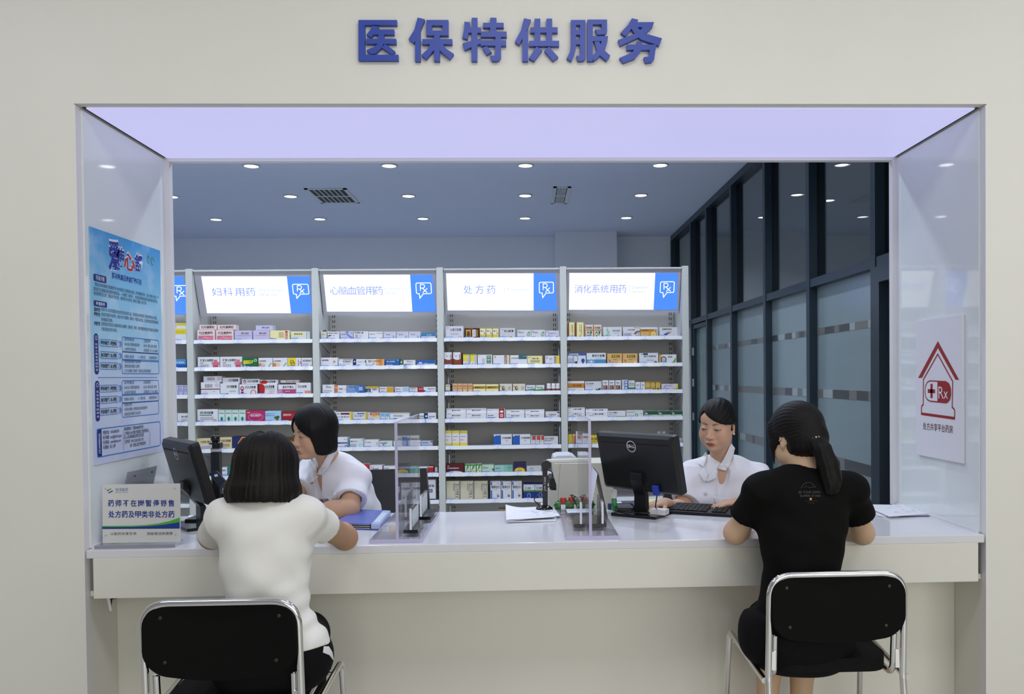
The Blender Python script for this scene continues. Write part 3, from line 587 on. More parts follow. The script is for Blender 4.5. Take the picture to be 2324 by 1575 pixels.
 'wc': ('white carton with small round emblem', 'w', 'T .06 .62 .4 .12 #666 阿卡波糖;o .88 .5 .05 .14 .02 #a05858;g .06 .84 .14 .9 k 1;r 0 0 1 .2 #ccd0dc'),
 'ta': ('pale teal carton with red mark', '#cfe2e2', 'T .06 .62 .55 .18 #446 格列美脲;r .26 .42 .4 .56 r;g .05 .1 .9 .3 z 1'),
 'bw': ('bluish white carton with red corner', '#b8c4d8', 'T .1 .62 .5 .16 k 格列齐特;r .84 .78 1 .96 r;r 0 0 1 .28 #98a8c4'),
 'wq': ('white carton with black print and red edge', 'w', 'T .05 .45 .6 .24 k 二甲双胍;r .94 0 1 1 m;g .05 .8 .3 .88 r 1'),
 'r6': ('white carton with red lid', '#c8d4e4', 'r 0 .45 1 1 #c03028;r 0 .45 .2 1 #4a88c0;T .24 .55 .3 .2 w 药;g .1 .1 .5 .3 b 1'),
 'w6': ('white carton with black stripe', 'w', 'r 0 .3 1 .6 k;g .05 .7 .4 .82 k 1;r .1 .36 .7 .52 w'),
 'rr': ('red carton end', '#b82420', 'r 0 .86 1 1 #d8d0c8'),
 'bo': ('', 'w', ''),
 'hm': ('tall white carton printed 150毫克', 'w', 'T .08 .66 .8 .1 k 达比加群酯;g .08 .8 .3 .86 k 1;r .1 .4 .75 .56 n;T .15 .43 .55 .1 w 150毫克;g .12 .14 .5 .26 z 3;r 0 0 1 .1 n;g .08 .59 .3 .62 k 1'),
 'hx': ('tall white carton with blue bars', 'w', 'T .1 .62 .7 .12 #889 阿卡波糖;r .78 .85 .84 1 b;r .78 .1 .84 .5 b;g .1 .2 .6 .26 z 1'),
 'tt': ('white carton printed 头痛宁胶囊', '#dad8e6', 'T .25 .62 .62 .2 #666670 头痛宁胶囊;g .06 .84 .16 .9 k 1;r 0 .08 1 .14 #a8c8e0;e .8 .14 .08 .1 o;e .8 .14 .04 .06 w;g .3 .35 .7 .45 z 1'),
 'dk': ('dark red and yellow carton with figure', '#4a1410', 'r .1 .12 .62 .86 #c8a83a;e .26 .45 .12 .3 #5a4a28;r .42 .2 .52 .88 m;r .54 .2 .76 .86 w;g .62 .3 .68 .8 k 5;r .8 .2 .9 .85 #a88828;r .34 .92 .6 1 r'),
 'ys': ('slim yellow and white carton', '#d8cc40', 'r 0 .5 1 .92 #eee8d8;r .1 .38 .9 .52 #eee8d8;T .12 .66 .72 .12 k 稳心;e .78 .52 .12 .07 #e07040;r 0 0 .04 1 G'),
 'nx': ('white carton printed 脑心通胶囊', '#d2d2dc', 'T .28 .62 .62 .2 k 脑心通胶囊;g .14 .8 .22 .88 k 1;r .1 .1 1 .16 #8fb0c8;e .72 .14 .08 .1 G;p #b8c4cc .1 .15 .3 .5 .2 .15'),
 'lf': ('white carton with green leaf outline', '#dcdce6', 'o .82 .45 .09 .22 .03 g;p g .8 .62 .88 .85 .95 .62;T .06 .62 .45 .12 #666 甲钴胺片;g .06 .8 .25 .86 k 1;g .06 .2 .3 .26 k 1;o .82 .4 .04 .1 .02 #7ac080'),
 'rb': ('white carton with small red dome and blue dot', '#d8d6e6', 'g .06 .78 .26 .86 r 1;T .18 .56 .6 .12 #778 甲磺酸片;e .25 .34 .05 .1 s;p r .72 .1 .76 .22 .84 .26 .92 .22 .96 .1;r .7 .04 .98 .1 n'),
 'bx': ('white over dark red patterned carton', '#7a2c1c', 'r 0 .52 .88 1 w;e .5 .55 .4 .1 w;g .08 .84 .2 .9 t 1;T .2 .68 .24 .08 k 丹参;g .68 .55 .85 .85 k 3;g .05 .05 .95 .45 #a85a40 5;e .85 .42 .14 .12 #8a3a28'),
 'yy': ('slim yellow and white carton with green lid', 'w', 'r 0 .4 .62 .9 y;r 0 .9 1 1 #b8c040;g .72 .1 .84 .85 k 5;p g .2 .1 .4 .3 .45 .26 .3 .1'),
 'gl': ('white carton with green vertical label', 'w', 'r .62 .2 .92 .92 #2c7a44;T .66 .7 .22 .16 w 利;T .66 .46 .22 .16 w 脑;T .66 .24 .22 .16 w 心;r .3 .1 .5 .65 #c8c8d4;g .08 .82 .14 .88 g 1'),
 'dl': ('white carton with dark red label, beige end', 'w', 'r .68 0 .84 .96 #7a1a22;r .86 .03 1 1 c;g .7 .1 .82 .9 w 6;o .12 .82 .04 .08 .02 r'),
 'tc': ('white carton with teal upper corner', 'w', 'r .5 .62 .98 1 #1f6878;g .76 .86 .95 .9 w 1;T .06 .66 .42 .1 #555 血塞通软胶囊;r .0 .05 .3 .2 #d0d0dc'),
 'cr': ('cream carton with dark title', 'u', 'T .28 .64 .45 .16 k 血栓心脉;g .2 .3 .8 .55 #8a8058 3;g .06 .78 .2 .86 #556 1;r .96 0 1 1 G'),
 'dy': ('white carton with red label, yellow end', 'w', 'r .62 .03 .76 .9 #7a1a22;r .78 0 1 1 y;g .64 .12 .74 .82 w 6;o .12 .78 .05 .09 .02 r;g .3 .5 .5 .8 z 3'),
 's1': ('small dark framed carton with yellow dot', '#3a4a48', 'r .08 .28 .92 .92 #e8e4dc;T .15 .66 .7 .16 k 血栓;e .55 .48 .22 .1 y'),
 'pc': ('small peach carton with brown title', '#e2b288', 'T .12 .66 .76 .14 #6a3818 复方丹参;r .1 .45 .9 .56 #d89a6a;r .08 .1 .9 .3 #ecc8a4'),
 'gb': ('cream carton with gold title band', 'u', 'r 0 .48 1 .78 G;T .16 .52 .66 .2 k 麝香保心丸;g .4 .1 .55 .18 z 1;e .5 .12 .05 .06 r'),
 'oq': ('white carton with olive round emblem', '#ddd8cc', 'e .3 .5 .14 .26 #6a5a1c;e .34 .55 .08 .16 #c8b860;r .0 .7 .15 .76 #6a5a1c;g .7 .3 .88 .7 #999 3;r .0 .04 .6 .08 #d8c078'),
 'wg': ('small white and green carton', 'w', 'T .15 .56 .7 .2 k 复方血栓;r 0 0 1 .36 g;p g 0 .36 1 .36 1 .5;e .1 .85 .05 .06 r'),
 'st': ('flat white carton printed 欣维宁 upper of stack', 'w', 'T .28 .36 .45 .3 k 替米沙坦片;g .06 .74 .24 .84 m 1;g .85 .74 .94 .82 z 1'),
 'sl': ('flat white carton with dark red base edge', 'w', 'T .28 .5 .45 .22 k 替米沙坦片;r 0 0 1 .1 m;g .06 .8 .24 .88 m 1;g .3 .3 .7 .36 z 1;g .2 .28 .26 .36 r 1'),
 'rs': ('white carton with red square emblem', 'w', 'r .66 0 .96 1 #b02024;r .74 .36 .88 .78 w;r .78 .46 .84 .66 #b02024;T .06 .52 .3 .14 k 氯吡格雷;g .06 .26 .5 .36 k 1;g .7 .08 .9 .2 w 1'),
 'ru': ('flat white carton with red block, upper of stack', 'w', 'r .66 0 .96 1 #b02024;e .81 .25 .09 .3 w;g .06 .5 .3 .62 z 1'),
 'lp': ('low white carton with pink capsules at ends', '#dcdce6', 'T .24 .45 .5 .2 #555 尼莫地平;e .06 .4 .05 .14 #e09890;e .92 .4 .05 .14 #e09890;r .84 .8 1 .94 k'),
 'yv': ('tall white carton with yellow top and base', '#e6e2e8', 'r 0 .84 1 1 y;r 0 0 1 .24 y;g .12 .62 .8 .67 #556 1;g .12 .4 .5 .46 r 1;g .1 .88 .3 .94 #887 1'),
 'bk': ('blue and white carton printed 天丹胶囊', 'w', 'r 0 0 .38 .92 #2060b8;r .38 0 .4 1 n;T .46 .62 .5 .16 k 天丹通络胶囊;g .66 .44 .8 .5 b 1;r .42 .06 .98 .12 b;e .06 .88 .04 .05 w'),
 'rt': ('slim white carton with red and teal top', 'w', 'r 0 .6 .28 1 #8fc8c0;r .34 .58 1 1 #d84028;g .2 .42 .8 .48 k 1;g .3 .15 .8 .22 z 1'),
 'wh': ('white carton with grey title and red dose', '#dcdce0', 'T .05 .68 .66 .2 #778 缬沙坦氢氯;T .05 .5 .55 .12 #a03038 80mg×7;r .0 .0 1 .1 #c8ccd8'),
 'mw': ('maroon carton with white arc', '#5a1620', 'g .08 .76 .22 .84 w 1;T .08 .5 .66 .14 w 阿司匹林肠溶片;e .5 .02 .5 .26 w;r 0 .95 1 1 #6a2a20'),
 'wx': ('small white and green carton with leaf', '#e2e6de', 'r 0 .84 1 1 g;p g .05 .1 .4 .8 .9 .9 .35 .4;g .4 .55 .9 .62 d 1;e .65 .25 .2 .14 #b8d040'),
 'pg': ('pale green carton with small title', '#c4dcc8', 'T .06 .55 .45 .16 #3a6a50 复方丹参片;g .06 .78 .3 .86 #3a8a5a 1;r .84 .3 1 .55 #5a98a0;r .9 .36 1 .48 n'),
 'tm': ('pale teal gradient carton', '#a8d4c8', 'r .5 0 1 1 #8cc4b8;r .75 0 1 1 #7ab8ac;T .06 .55 .3 .16 #2a6a68 曲克芦丁;g .68 .62 .95 .82 #4a9890 2;r 0 0 1 .12 #cfe6e0'),
 'no': ('navy carton with yellow oval', '#28265c', 'e .5 .24 .44 .34 #a82828;e .5 .2 .42 .3 y;g .4 .36 .6 .42 r 1;T .36 .16 .3 .12 #7a5a18 脑立清;r 0 .88 1 1 #3a3048'),
 'wp': ('plain white carton with grey title', '#d6d6da', 'T .18 .56 .3 .2 #999 维脑路通;g .7 .7 .92 .8 z 1;r 0 0 1 .24 #c0c4d2'),
 'tr': ('tall beige carton printed 同仁大活络丸', '#d8d2ba', 'r .66 .06 .94 .92 #e6e0d0;T .7 .76 .2 .1 k 同;T .7 .64 .2 .1 k 仁;T .7 .52 .2 .1 k 大;T .7 .4 .2 .1 k 活;T .7 .28 .2 .1 k 络;T .7 .14 .2 .1 k 丸;r .65 .06 .67 .92 m;r .92 .06 .94 .92 m;g .53 .5 .58 .88 k 6;o .12 .88 .06 .06 .02 z;r .0 .02 1 .04 G'),
 'nd': ('tall white and blue carton printed 脑得生片', 'w', 'T .1 .62 .8 .13 k 脑得生片;r .04 .8 .16 .98 b;r .04 .06 .16 .52 b;e .74 .2 .12 .035 m;g .62 .27 .84 .31 k 1;g .62 .86 .88 .9 p 1;g .1 .74 .2 .77 r 1;g .3 .55 .7 .58 z 1'),
 'nj': ('navy and white carton with dotted ring', '#1c3a8c', 'r 0 .58 1 .96 w;T .1 .64 .6 .14 k 玄归颗粒;r 0 .5 1 .6 #5a9a48;o .5 .24 .12 .14 .02 w;o .48 .26 .16 .18 .012 #a0b4dc;g .1 .84 .3 .88 z 1'),
 'cb': ('tall cream carton with brown left edge', 'u', 'r 0 0 .2 1 #7a4418;T .66 .74 .15 .1 k 乌;T .66 .6 .15 .1 k 鸡;T .66 .46 .15 .1 k 白;T .66 .32 .15 .1 k 凤;T .66 .18 .15 .1 k 丸;g .52 .4 .58 .85 m 6;p #c8b070 .2 .02 .6 .2 .9 .02'),
 'rg': ('white carton with orange edge, red band, green herbs', '#e6e2d8', 'r 0 0 .12 .96 #d87838;T .2 .68 .7 .14 k 胃安颗粒;r .2 .56 1 .62 r;e .4 .3 .16 .2 #3a7a34;e .4 .28 .1 .1 #e6e2d8;e .75 .42 .14 .1 #2c6a2c;e .7 .25 .08 .08 g;g .2 .82 .9 .88 o 1;g .25 .05 .8 .12 p 1'),
 'gw': ('white carton with pale green swirl', '#dcdee6', 'p #9ccf9c .22 1 .26 .74 .34 .6 .34 .35 .22 .1 .3 .02 .16 .02 .12 .2 .22 .45 .16 .7;T .5 .56 .4 .16 #778 荜铃胃痛;g .6 .4 .85 .46 z 1;o .82 .2 .03 .07 .02 z'),
 'wb': ('white carton with brown arched motif', '#dcdae4', 'T .28 .66 .42 .1 k 良附软胶囊;g .66 .88 .96 .94 k 1;p #7a5a28 .62 .35 .8 .6 1 .62 1 .5 .82 .48 .72 .3;o .85 .28 .08 .16 .02 #3a3428;g .04 .15 .5 .42 z 4;r 0 0 1 .08 #4a2a2c'),
 'oy': ('white over orange and gold carton', 'w', 'r 0 .0 .96 .8 #d8a030;r 0 .62 .96 .8 #b87820;T .04 .65 .4 .12 k 奥美拉唑肠溶;g .78 .68 .94 .76 w 1;e .76 .28 .14 .28 #f0e0b8;e .76 .28 .08 .18 #e8c478;g .04 .2 .5 .5 #f0d890 3'),
 'sw': ('white carton with blue and orange swoosh', '#dcdee8', 'T .14 .72 .55 .16 k 铝碳酸镁咀嚼;p #e8a040 .32 .4 .5 .56 .7 .56 .64 .46 .48 .46;p #1c4a98 .1 .06 .3 .36 .5 .46 .62 .4 .46 .34 .38 .1;r .45 0 1 .06 #b89aa0'),
 'bq': ('white carton with blue band and blue head figure', '#dce0ec', 'r 0 .8 1 1 #4a6ab4;T .08 .83 .5 .14 w 枳术宽中胶囊;p #3a4ea8 .6 .98 1 .98 1 .8 .7 .8;o .42 .5 .14 .34 .02 n;e .84 .36 .1 .18 #22489c;r .8 .1 .88 .25 #22489c;g .04 .2 .36 .6 z 4;e .46 .2 .08 .1 n'),
 'wz': ('white over blue carton printed 胃刻宁胶囊', '#dfe4ec', 'T .28 .66 .66 .2 k 胃刻宁胶囊;r 0 0 1 .44 #4a90c4;r .0 .1 .4 .3 #6aa8d4;o .24 .25 .13 .24 .02 w;e .24 .22 .07 .15 w;g .5 .5 .8 .56 z 1'),
 'tn': ('tan carton with dark olive name block', '#e0b070', 'r .3 .62 .84 .86 #5a5a20;T .36 .66 .42 .16 #d8c040 胃康灵;e .84 .18 .12 .16 #e8c8b0;p #6a3a20 .1 .4 .2 .2 .22 .26 .12 .46;g .4 .42 .66 .5 #8a5a28 1;g .1 .05 .9 .1 #a07848 1'),
 'wf': ('white carton with navy tab and orange badge', '#dde2ea', 'r .2 .82 .46 .98 #2c2c6a;T .24 .62 .64 .16 #556 复方铝酸铋;e .86 .14 .08 .14 #28407c;e .86 .14 .04 .08 #d88048;r .0 .0 1 .06 #8ab0d0;g .4 .3 .75 .42 z 1;g .08 .86 .18 .92 k 1'),
 'gc': ('white carton with orange edge, black ring, green curve', 'w', 'r 0 .1 .14 1 #e0a048;p g .45 .0 .8 .2 .96 .7 .96 0;p #8cc83c .6 0 .86 .18 .96 .5 .96 0;o .26 .46 .14 .3 .05 #2c3428;T .5 .66 .26 .16 k 荆花胃康;o .26 .42 .05 .12 .02 d'),
 'ob': ('white carton with wide orange band', 'w', 'r 0 .36 1 .8 #c8822c;T .22 .48 .6 .2 #4a2a10 大黄利胆胶囊;p g .06 .5 .12 .6 .2 .5 .12 .44;g .04 .86 .2 .92 k 1;g .6 .08 .9 .18 z 1'),
 'dg': ('white carton with dark green leaves at corner', '#d8dae2', 'T .06 .7 .46 .14 #445 熊去氧胆酸;g .06 .52 .4 .6 z 1;p #1f5a50 .62 .02 .66 .3 .76 .16 .7 .02;p #1f5a50 .72 .06 .78 .3 .98 .34 .9 .1;e .92 .86 .03 .05 z'),
 'sg': ('slim white carton with orange and navy globe', '#e2e4ea', 'T .16 .72 .6 .1 k 胃苏颗粒;r .12 .16 .86 .54 #2c2c50;e .48 .35 .26 .16 #d88830;e .58 .33 .16 .1 #8a3a18;g .2 .6 .7 .64 z 1'),
 'wu': ('slim white carton with blue capsule column', '#d4dcea', 'r .4 .06 .96 .92 #4a6cb8;e .7 .78 .18 .09 w;e .7 .54 .18 .09 w;e .7 .28 .18 .09 w;g .1 .5 .32 .9 z 4'),
 'gm': ('slim white and green carton', 'w', 'r 0 0 1 .34 #2f8a3a;T .1 .64 .76 .12 #3a5a38 香砂养胃;g .1 .84 .5 .9 k 1;r 0 .54 1 .58 g;g .1 .44 .8 .5 z 1;e .6 .12 .2 .08 #68b048'),
 'ws': ('small white carton with green mark', 'w', 'T .12 .6 .7 .12 #2f5a4a 奥美拉;g .2 .46 .6 .5 t 1;e .35 .2 .16 .07 #4a8a70;g .1 .85 .2 .9 k 1'),
 'gd': ('small gold carton', '#d4a83c', 'r 0 .5 1 .78 #e2c878;T .1 .6 .8 .1 #5a3a10 保济丸;e .5 .18 .3 .1 #5a4418;r 0 .92 1 1 #b08828'),
 'py': ('low pale carton with yellow and purple curve', '#d6cfe2', 'p y .86 .9 1 1 1 .3 .9 .3;p #a8b45c .55 0 .7 .25 1 .4 1 0;p #8a5a9a 0 0 .3 .14 .6 .2 .7 0;g .16 .5 .26 .64 n 1;T .2 .68 .45 .16 #9890a8 布拉氏酵母'),
 'sa': ('flat white carton, upper of a white stack', 'w', 'T .3 .4 .5 .34 k 三黄片胶囊;g .06 .78 .16 .9 m 1;g .84 .7 .94 .8 z 1'),
 'sd': ('white carton, lower of a white stack', 'w', 'T .3 .56 .5 .2 k 三黄片胶囊;g .16 .4 .36 .48 k 1;g .06 .85 .16 .92 m 1;r .2 0 .8 .04 #556'),
 'wj': ('white over green carton with black title', 'w', 'r 0 0 1 .24 #2f7a44;T .06 .66 .48 .2 k 多潘立酮片;g .06 .46 .2 .54 k 1;g .24 .44 .5 .52 z 1'),
 'sc': ('white carton with green stomach mark', '#dfe2e4', 'T .06 .68 .4 .12 #666 莫沙必利片;o .6 .3 .07 .2 .05 #5aa890;e .5 .84 .04 .06 z;g .84 .5 .95 .58 b 1'),
 'gg': ('white over-printed carton with dark green upper half', '#dcdce4', 'r 0 .42 1 1 #145c34;g .04 .8 .14 .88 w 1;r .08 .5 .28 .72 #c8d8d0;g .12 .18 .5 .28 k 1;g .52 .2 .95 .26 z 1'),
 'yo': ('yellow carton with dark vertical title', '#e0c82c', 'r .5 .1 .9 .95 #e8d870;g .6 .1 .8 .9 k 6'),
 'ox': ('white carton with orange-red panel', '#e6dcc8', 'r .34 .1 .9 .9 #d05020;r 0 0 .3 1 #e8c850'),
 'wi': ('pale carton seen through the acrylic screen', '#dcdce6', 'T .2 .55 .6 .12 #778 蒙脱石散;g .6 .35 .9 .42 z 1'),
 'yz': ('yellow carton printed 保济丸', '#dcc83a', 'T .1 .5 .76 .26 k 保济口服;g .05 .34 .9 .42 r 1;r 0 0 1 .14 #c8b470;e .9 .2 .08 .1 #e8dcA0'),
 'gz': ('green carton with white strip and blue figures', '#3f8a2c', 'r .02 .78 1 1 w;T .2 .8 .75 .18 #d8e8c8 乳酸菌素片;e .5 .42 .16 .22 #2c4a8c;e .66 .5 .12 .18 #34508c;e .25 .4 .14 .14 #8ab038'),
 'wt': ('white carton with teal corner', '#e0e4e2', 'o .6 .2 .3 .2 .1 #2f8a78;T .1 .7 .8 .14 k 香连;r .4 .0 1 .1 #2f8a78'),
 'bs': ('foil blister strip lying on a carton', '#b8c0c8', 'g .05 .2 .95 .8 #8898a8 4'),
}
# (bay, row): list of (style, x0, x1, top y, [stack: bottom y]) in photo pixels on the shelf front
ROWS = {
 (0,0): [('wr',372,394.5,746),('yl',395,424,746),('wr',374,397,733,745),('yl',398,426,733,745)],
 (0,1): [('bl',388,422,815)], (0,2): [('sm',384,394,874),('sm',394.6,405,874),('sm',405.6,416,874),('sm',416.6,427,874)],
 (0,3): [('pl',380,402,937),('pt',403,427,938)], (0,4): [('bb',388,405,996),('u5',406,428,998)],
 (1,0): [('fk',447.5,487.5,749),('fk',490,530,749),('gn',532,572,750),('gn',574,611.5,750),('bg',612.3,657,750),('yw',659.7,695,752),('pl',695.6,703,752),('fq',451,489.5,737,748.5),('fq',493,533.5,737,748.5),('gq',579,618,738,749.5)],
 (1,1): [('pk',448,497.7,810),('pk',499,549,809.5),('gr',550,585,811),('og',586,618,812),('og',619.5,652,812),('kn',653,683,812),('ww',684,708,812)],
 (1,2): [('fl',455.7,498.5,867.5),('fj',499.5,541,870),('fy',543,584,872),('fz',584.6,629,871),('gy',631,671,872.5),('fw',671.7,705,868.5),('f2',460,502,854,867),('f4',503.5,543,857,869.5),('f6',547.5,588,860,871.5),('f8',589.5,629.8,862,870.5),('g2',635,678,864,872)],
 (1,3): [('xr',447.5,494.3,929),('ts',495.5,510.5,930),('ts',511,526.3,930),('ts',526.7,541.8,930),('ts',542,557.7,930),('mg',558.6,600.6,931.5),('lb',601.4,638,932.5),('rd',639,674,934),('rd',676,704,934)],
 (1,4): [('be',446,482,995),('b2',499,526,992.5),('ar',527,567,991),('br',646,675,993),('be',677,703,994)],
 (1,5): [('wv',501,515.5,1061),('gt',516.5,540,1058),('wv',671.7,686.3,1060)],
 (2,0): [('nw',727.4,741,749.5),('dr',743.4,770,752.5),('ss',772.4,801.4,751.5),('yx',802.4,836,752),('rc',837,869,752.5),('tv',870,898.4,752.5),('tv',899.4,927,752.5),('tv',927.5,953.8,752.5),('bt',956,988,756)],
 (2,1): [('tf',727.4,766.3,811.5),('wk',768,800.6,814.5),('nv',801.4,830.3,815),('of',831,872.2,815),('bc',874.5,906.5,815),('gs',907.3,915,818),('wm',915.7,942.3,817),('b3',946,987,817)],
 (2,2): [('wm',731.3,758.7,873),('wo',759.8,786.4,874.5),('bu',787,827.8,874.5),('yt',828.9,859.3,877),('wy',861.5,892.6,878),('wl',896,928.2,878),('wd',929.3,960.8,878),('wn',961.2,989.2,878)],
 (2,3): [('kw',746.4,761.5,933.5),('ym',762.2,800.4,935),('yb',801,833.2,935.5),('ry',833.9,862.4,936),('sb',863,873.4,937),('sb',874,884,937),('lt',884.6,928.9,937),('tg',951.5,962.3,938),('nb',963,989.5,937)],
 (2,4): [('pp',765.8,790.7,992),('tl',792.8,824.8,996),('wc',826.3,859.3,998),('ta',860.2,890.4,1001),('wm',893,922,1001),('pt',926,954.5,1000),('bw',955.8,981.7,1000.5)],
 (2,5): [('wm',795,816.5,1054),('r6',817.7,838,1053),('wq',839,870,1056),('w6',870.6,900,1058),('pl',905,945,1060),('wq',948.7,971.6,1060),('rr',972,983.2,1058.5)],
 (2,6): [('hx',898.6,933,1089),('hm',934,958.8,1089),('hm',960,988.5,1089)],
 (3,0): [('tt',1011.5,1052,740),('dk',1054,1087.7,744.5),('ys',1088.6,1102.3,744.5),('ys',1102.8,1117,744.5),('ys',1117.5,1131.7,744.5),('nx',1134.5,1169,744.5),('lf',1174,1204.6,748.5),('lf',1205.5,1237,748.5),('rb',1238,1269,750)],
 (3,1): [('bx',1007.3,1027.6,799.5),('bx',1028.3,1047.8,799.5),('yy',1050.8,1066,804),('yy',1067,1082,804),('gl',1083.8,1117,805),('dl',1118.8,1156.3,806),('tc',1157.6,1196.4,806),('cr',1196.9,1232,807.5),('dy',1237.3,1270,807)],
 (3,2): [('s1',1009.9,1022.4,871),('pc',1027,1038,870.5),('pc',1038.4,1049.4,870.5),('pc',1050,1060.8,870.5),('pc',1061.5,1072.5,870.5),('gb',1073.5,1102.2,872),('gb',1103,1131.4,872),('oq',1134.2,1162,871),('oq',1163.8,1191.8,871),('wg',1193.5,1214,874),('wg',1215,1235.6,874)],
 (3,3): [('sl',1012.7,1057.6,936.5),('sl',1058,1103.7,936.5),('rs',1104.4,1146.5,936.5),('sl',1148,1190.7,938.5),('sl',1191.8,1235.6,938.5),('lp',1237.8,1270,934),('st',1012.7,1057.4,927,936),('st',1058,1103.7,926.5,936),('ru',1104.4,1146.5,928,936),('st',1148,1190.9,930,938),('st',1191.8,1235.6,929.5,938)],
 (3,4): [('yv',1008.8,1025.2,977.5),('yv',1025.8,1042.5,977.5),('yv',1043,1060.4,977.5),('bk',1120,1161.6,986),('bk',1163.3,1204,986),('rt',1204.8,1214.5,989),('rt',1215,1224.8,989),('rt',1225.5,1234.3,989),('wh',1235,1266.7,990.5)],
 (3,5): [('mw',1012,1052.6,1053.5),('wx',1055.4,1067,1054),('wx',1067.7,1080,1054),('wx',1081.7,1093,1053),('pg',1094,1121,1055),('tm',1122,1163.8,1056.5),('no',1165.3,1194,1050),('wp',1195.5,1228.5,1058)],
 (3,6): [('tr',1012.7,1043.3,1092),('tr',1044.4,1074.8,1092),('tr',1076,1106.8,1092),('nd',1112.6,1136.3,1092.5),('nd',1137.4,1160.5,1092.5),('nd',1161.6,1184.3,1092.5),('nj',1188,1213.4,1098),('nj',1214,1239,1098)],
 (4,0): [('cb',1288.3,1303.8,731.5),('cb',1304.7,1324.5,731.5),('rg',1327,1346,737),('rg',1346.4,1365.2,737),('gw',1369,1411,742),('wb',1414,1452.4,741.5),('oy',1453.2,1492.5,742.5),('sw',1497,1537.4,742.5)],
 (4,1): [('bq',1288.3,1329.8,801.5),('wz',1331.4,1375.2,801),('tn',1378,1412,802),('tn',1413.3,1447,802),('wf',1450.8,1494,801),('gc',1495.8,1535.3,804.5)],
 (4,2): [('ob',1288.5,1326.5,865),('dg',1328,1365.7,865.5),('sg',1367.4,1380.6,863),('sg',1382,1395,863),('sg',1396.4,1409.5,863),('wu',1411.6,1425,862),('gm',1426.5,1440.5,863.5),('ws',1442,1453.2,867),('ws',1454,1464,867),('gd',1464.8,1475.5,866.5),('gd',1476.3,1487,866.5),('gd',1488,1499,866.5),('py',1501,1539,871)],
 (4,3): [('sd',1289,1327.8,934),('sd',1329.4,1379.8,935),('wj',1380.3,1420.2,932.5),('sc',1421.5,1459.8,931),('gg',1461,1492.3,932.5),('gg',1492.8,1523.4,932.5),('gg',1523.9,1548,932.5),('sa',1289,1327.8,925,933.5),('sa',1329.4,1380,928,934.5)],
 (4,4): [('yo',1289.8,1299,986),('ox',1299.7,1306,986),('wi',1307,1325.5,979),('ox',1326.5,1331,983),('yz',1333,1359,988),('yz',1360.5,1386,988),('wm',1390,1420,988)],
 (4,5): [('gz',1341.8,1375,1046),('wm',1377,1405,1050),('wt',1541,1549,1048)],
}
ST['u5'] = ('pale yellow carton', 'u', 'r 0 0 1 .3 y')
RN = ['top', 'second', 'third', 'fourth', 'fifth', 'sixth', 'seventh']
FRONT = SY+0.022
def z_of(py, px): return onY(px, py, FRONT).z
def draw(b, fr, w, h, art):
    d = 0.0006
    for it in filter(None, art.split(';')):
        a = it.split(' '); k = a[0]; d += 0.0001
        if k == 'r': x0, y0, x1, y1 = map(float, a[1:5]); b.rect(fr, x0*w, y0*h, x1*w, y1*h, ink(a[5]), d)
        elif k == 'T':
            x, y, tw, th = map(float, a[1:5]); b.text(fr, x*w, y*h, th*h, ink(full(a[5])), ' '.join(a[6:]), w=tw*w, c=d, off=0.012)
        elif k == 'g':
            x0, y0, x1, y1 = map(float, a[1:5]); n = int(a[6]); m_ = ink(full(a[5]))
            for i in range(n):
                yy = y0+(y1-y0)*(i+0.2)/n; hh = (y1-y0)/n*0.55; x = x0; rnd = random.Random(hash((n, i)) % 97)
                while x < x1-0.01:
                    e = min(x1, x+rnd.choice((0.05, 0.08, 0.11))); b.rect(fr, x*w, yy*h, e*w, (yy+hh)*h, m_, d); x = e+0.02
        elif k == 'e': cx, cy, rx, ry = map(float, a[1:5]); b.disc(fr, cx*w, cy*h, rx*w, ry*h, ink(full(a[5])), d, 16)
        elif k == 'o':
            cx, cy, rx, ry, lw = map(float, a[1:6]); b.line(fr, [((cx+rx*math.cos(2*PI*i/18))*w, (cy+ry*math.sin(2*PI*i/18))*h) for i in range(18)], lw*w, ink(full(a[6])), d, True)
        elif k == 'p':
            v = list(map(float, a[2:])); b.flat(fr, [(v[i]*w, v[i+1]*h) for i in range(0, len(v), 2)], ink(full(a[1])), d)
def full(c):
    if c.startswith('#') and len(c) == 4: return '#'+''.join(q*2 for q in c[1:])
    return c
random.seed(11)
def carton(style, x0, x1, z0, z1, yf, dep, label, group):
    desc, base, art = ST[style]; w, h = x1-x0, z1-z0
    b = MB(); m_ = ink(base); b.box((x0, yf, z0), (x1, yf+dep, z1), m_)
    draw(b, Fr((x0, yf, z0), (1, 0, 0), (0, 0, 1)), w, h, art)
    return tag(b.build('medicine_box'), label, 'medicine box', group)
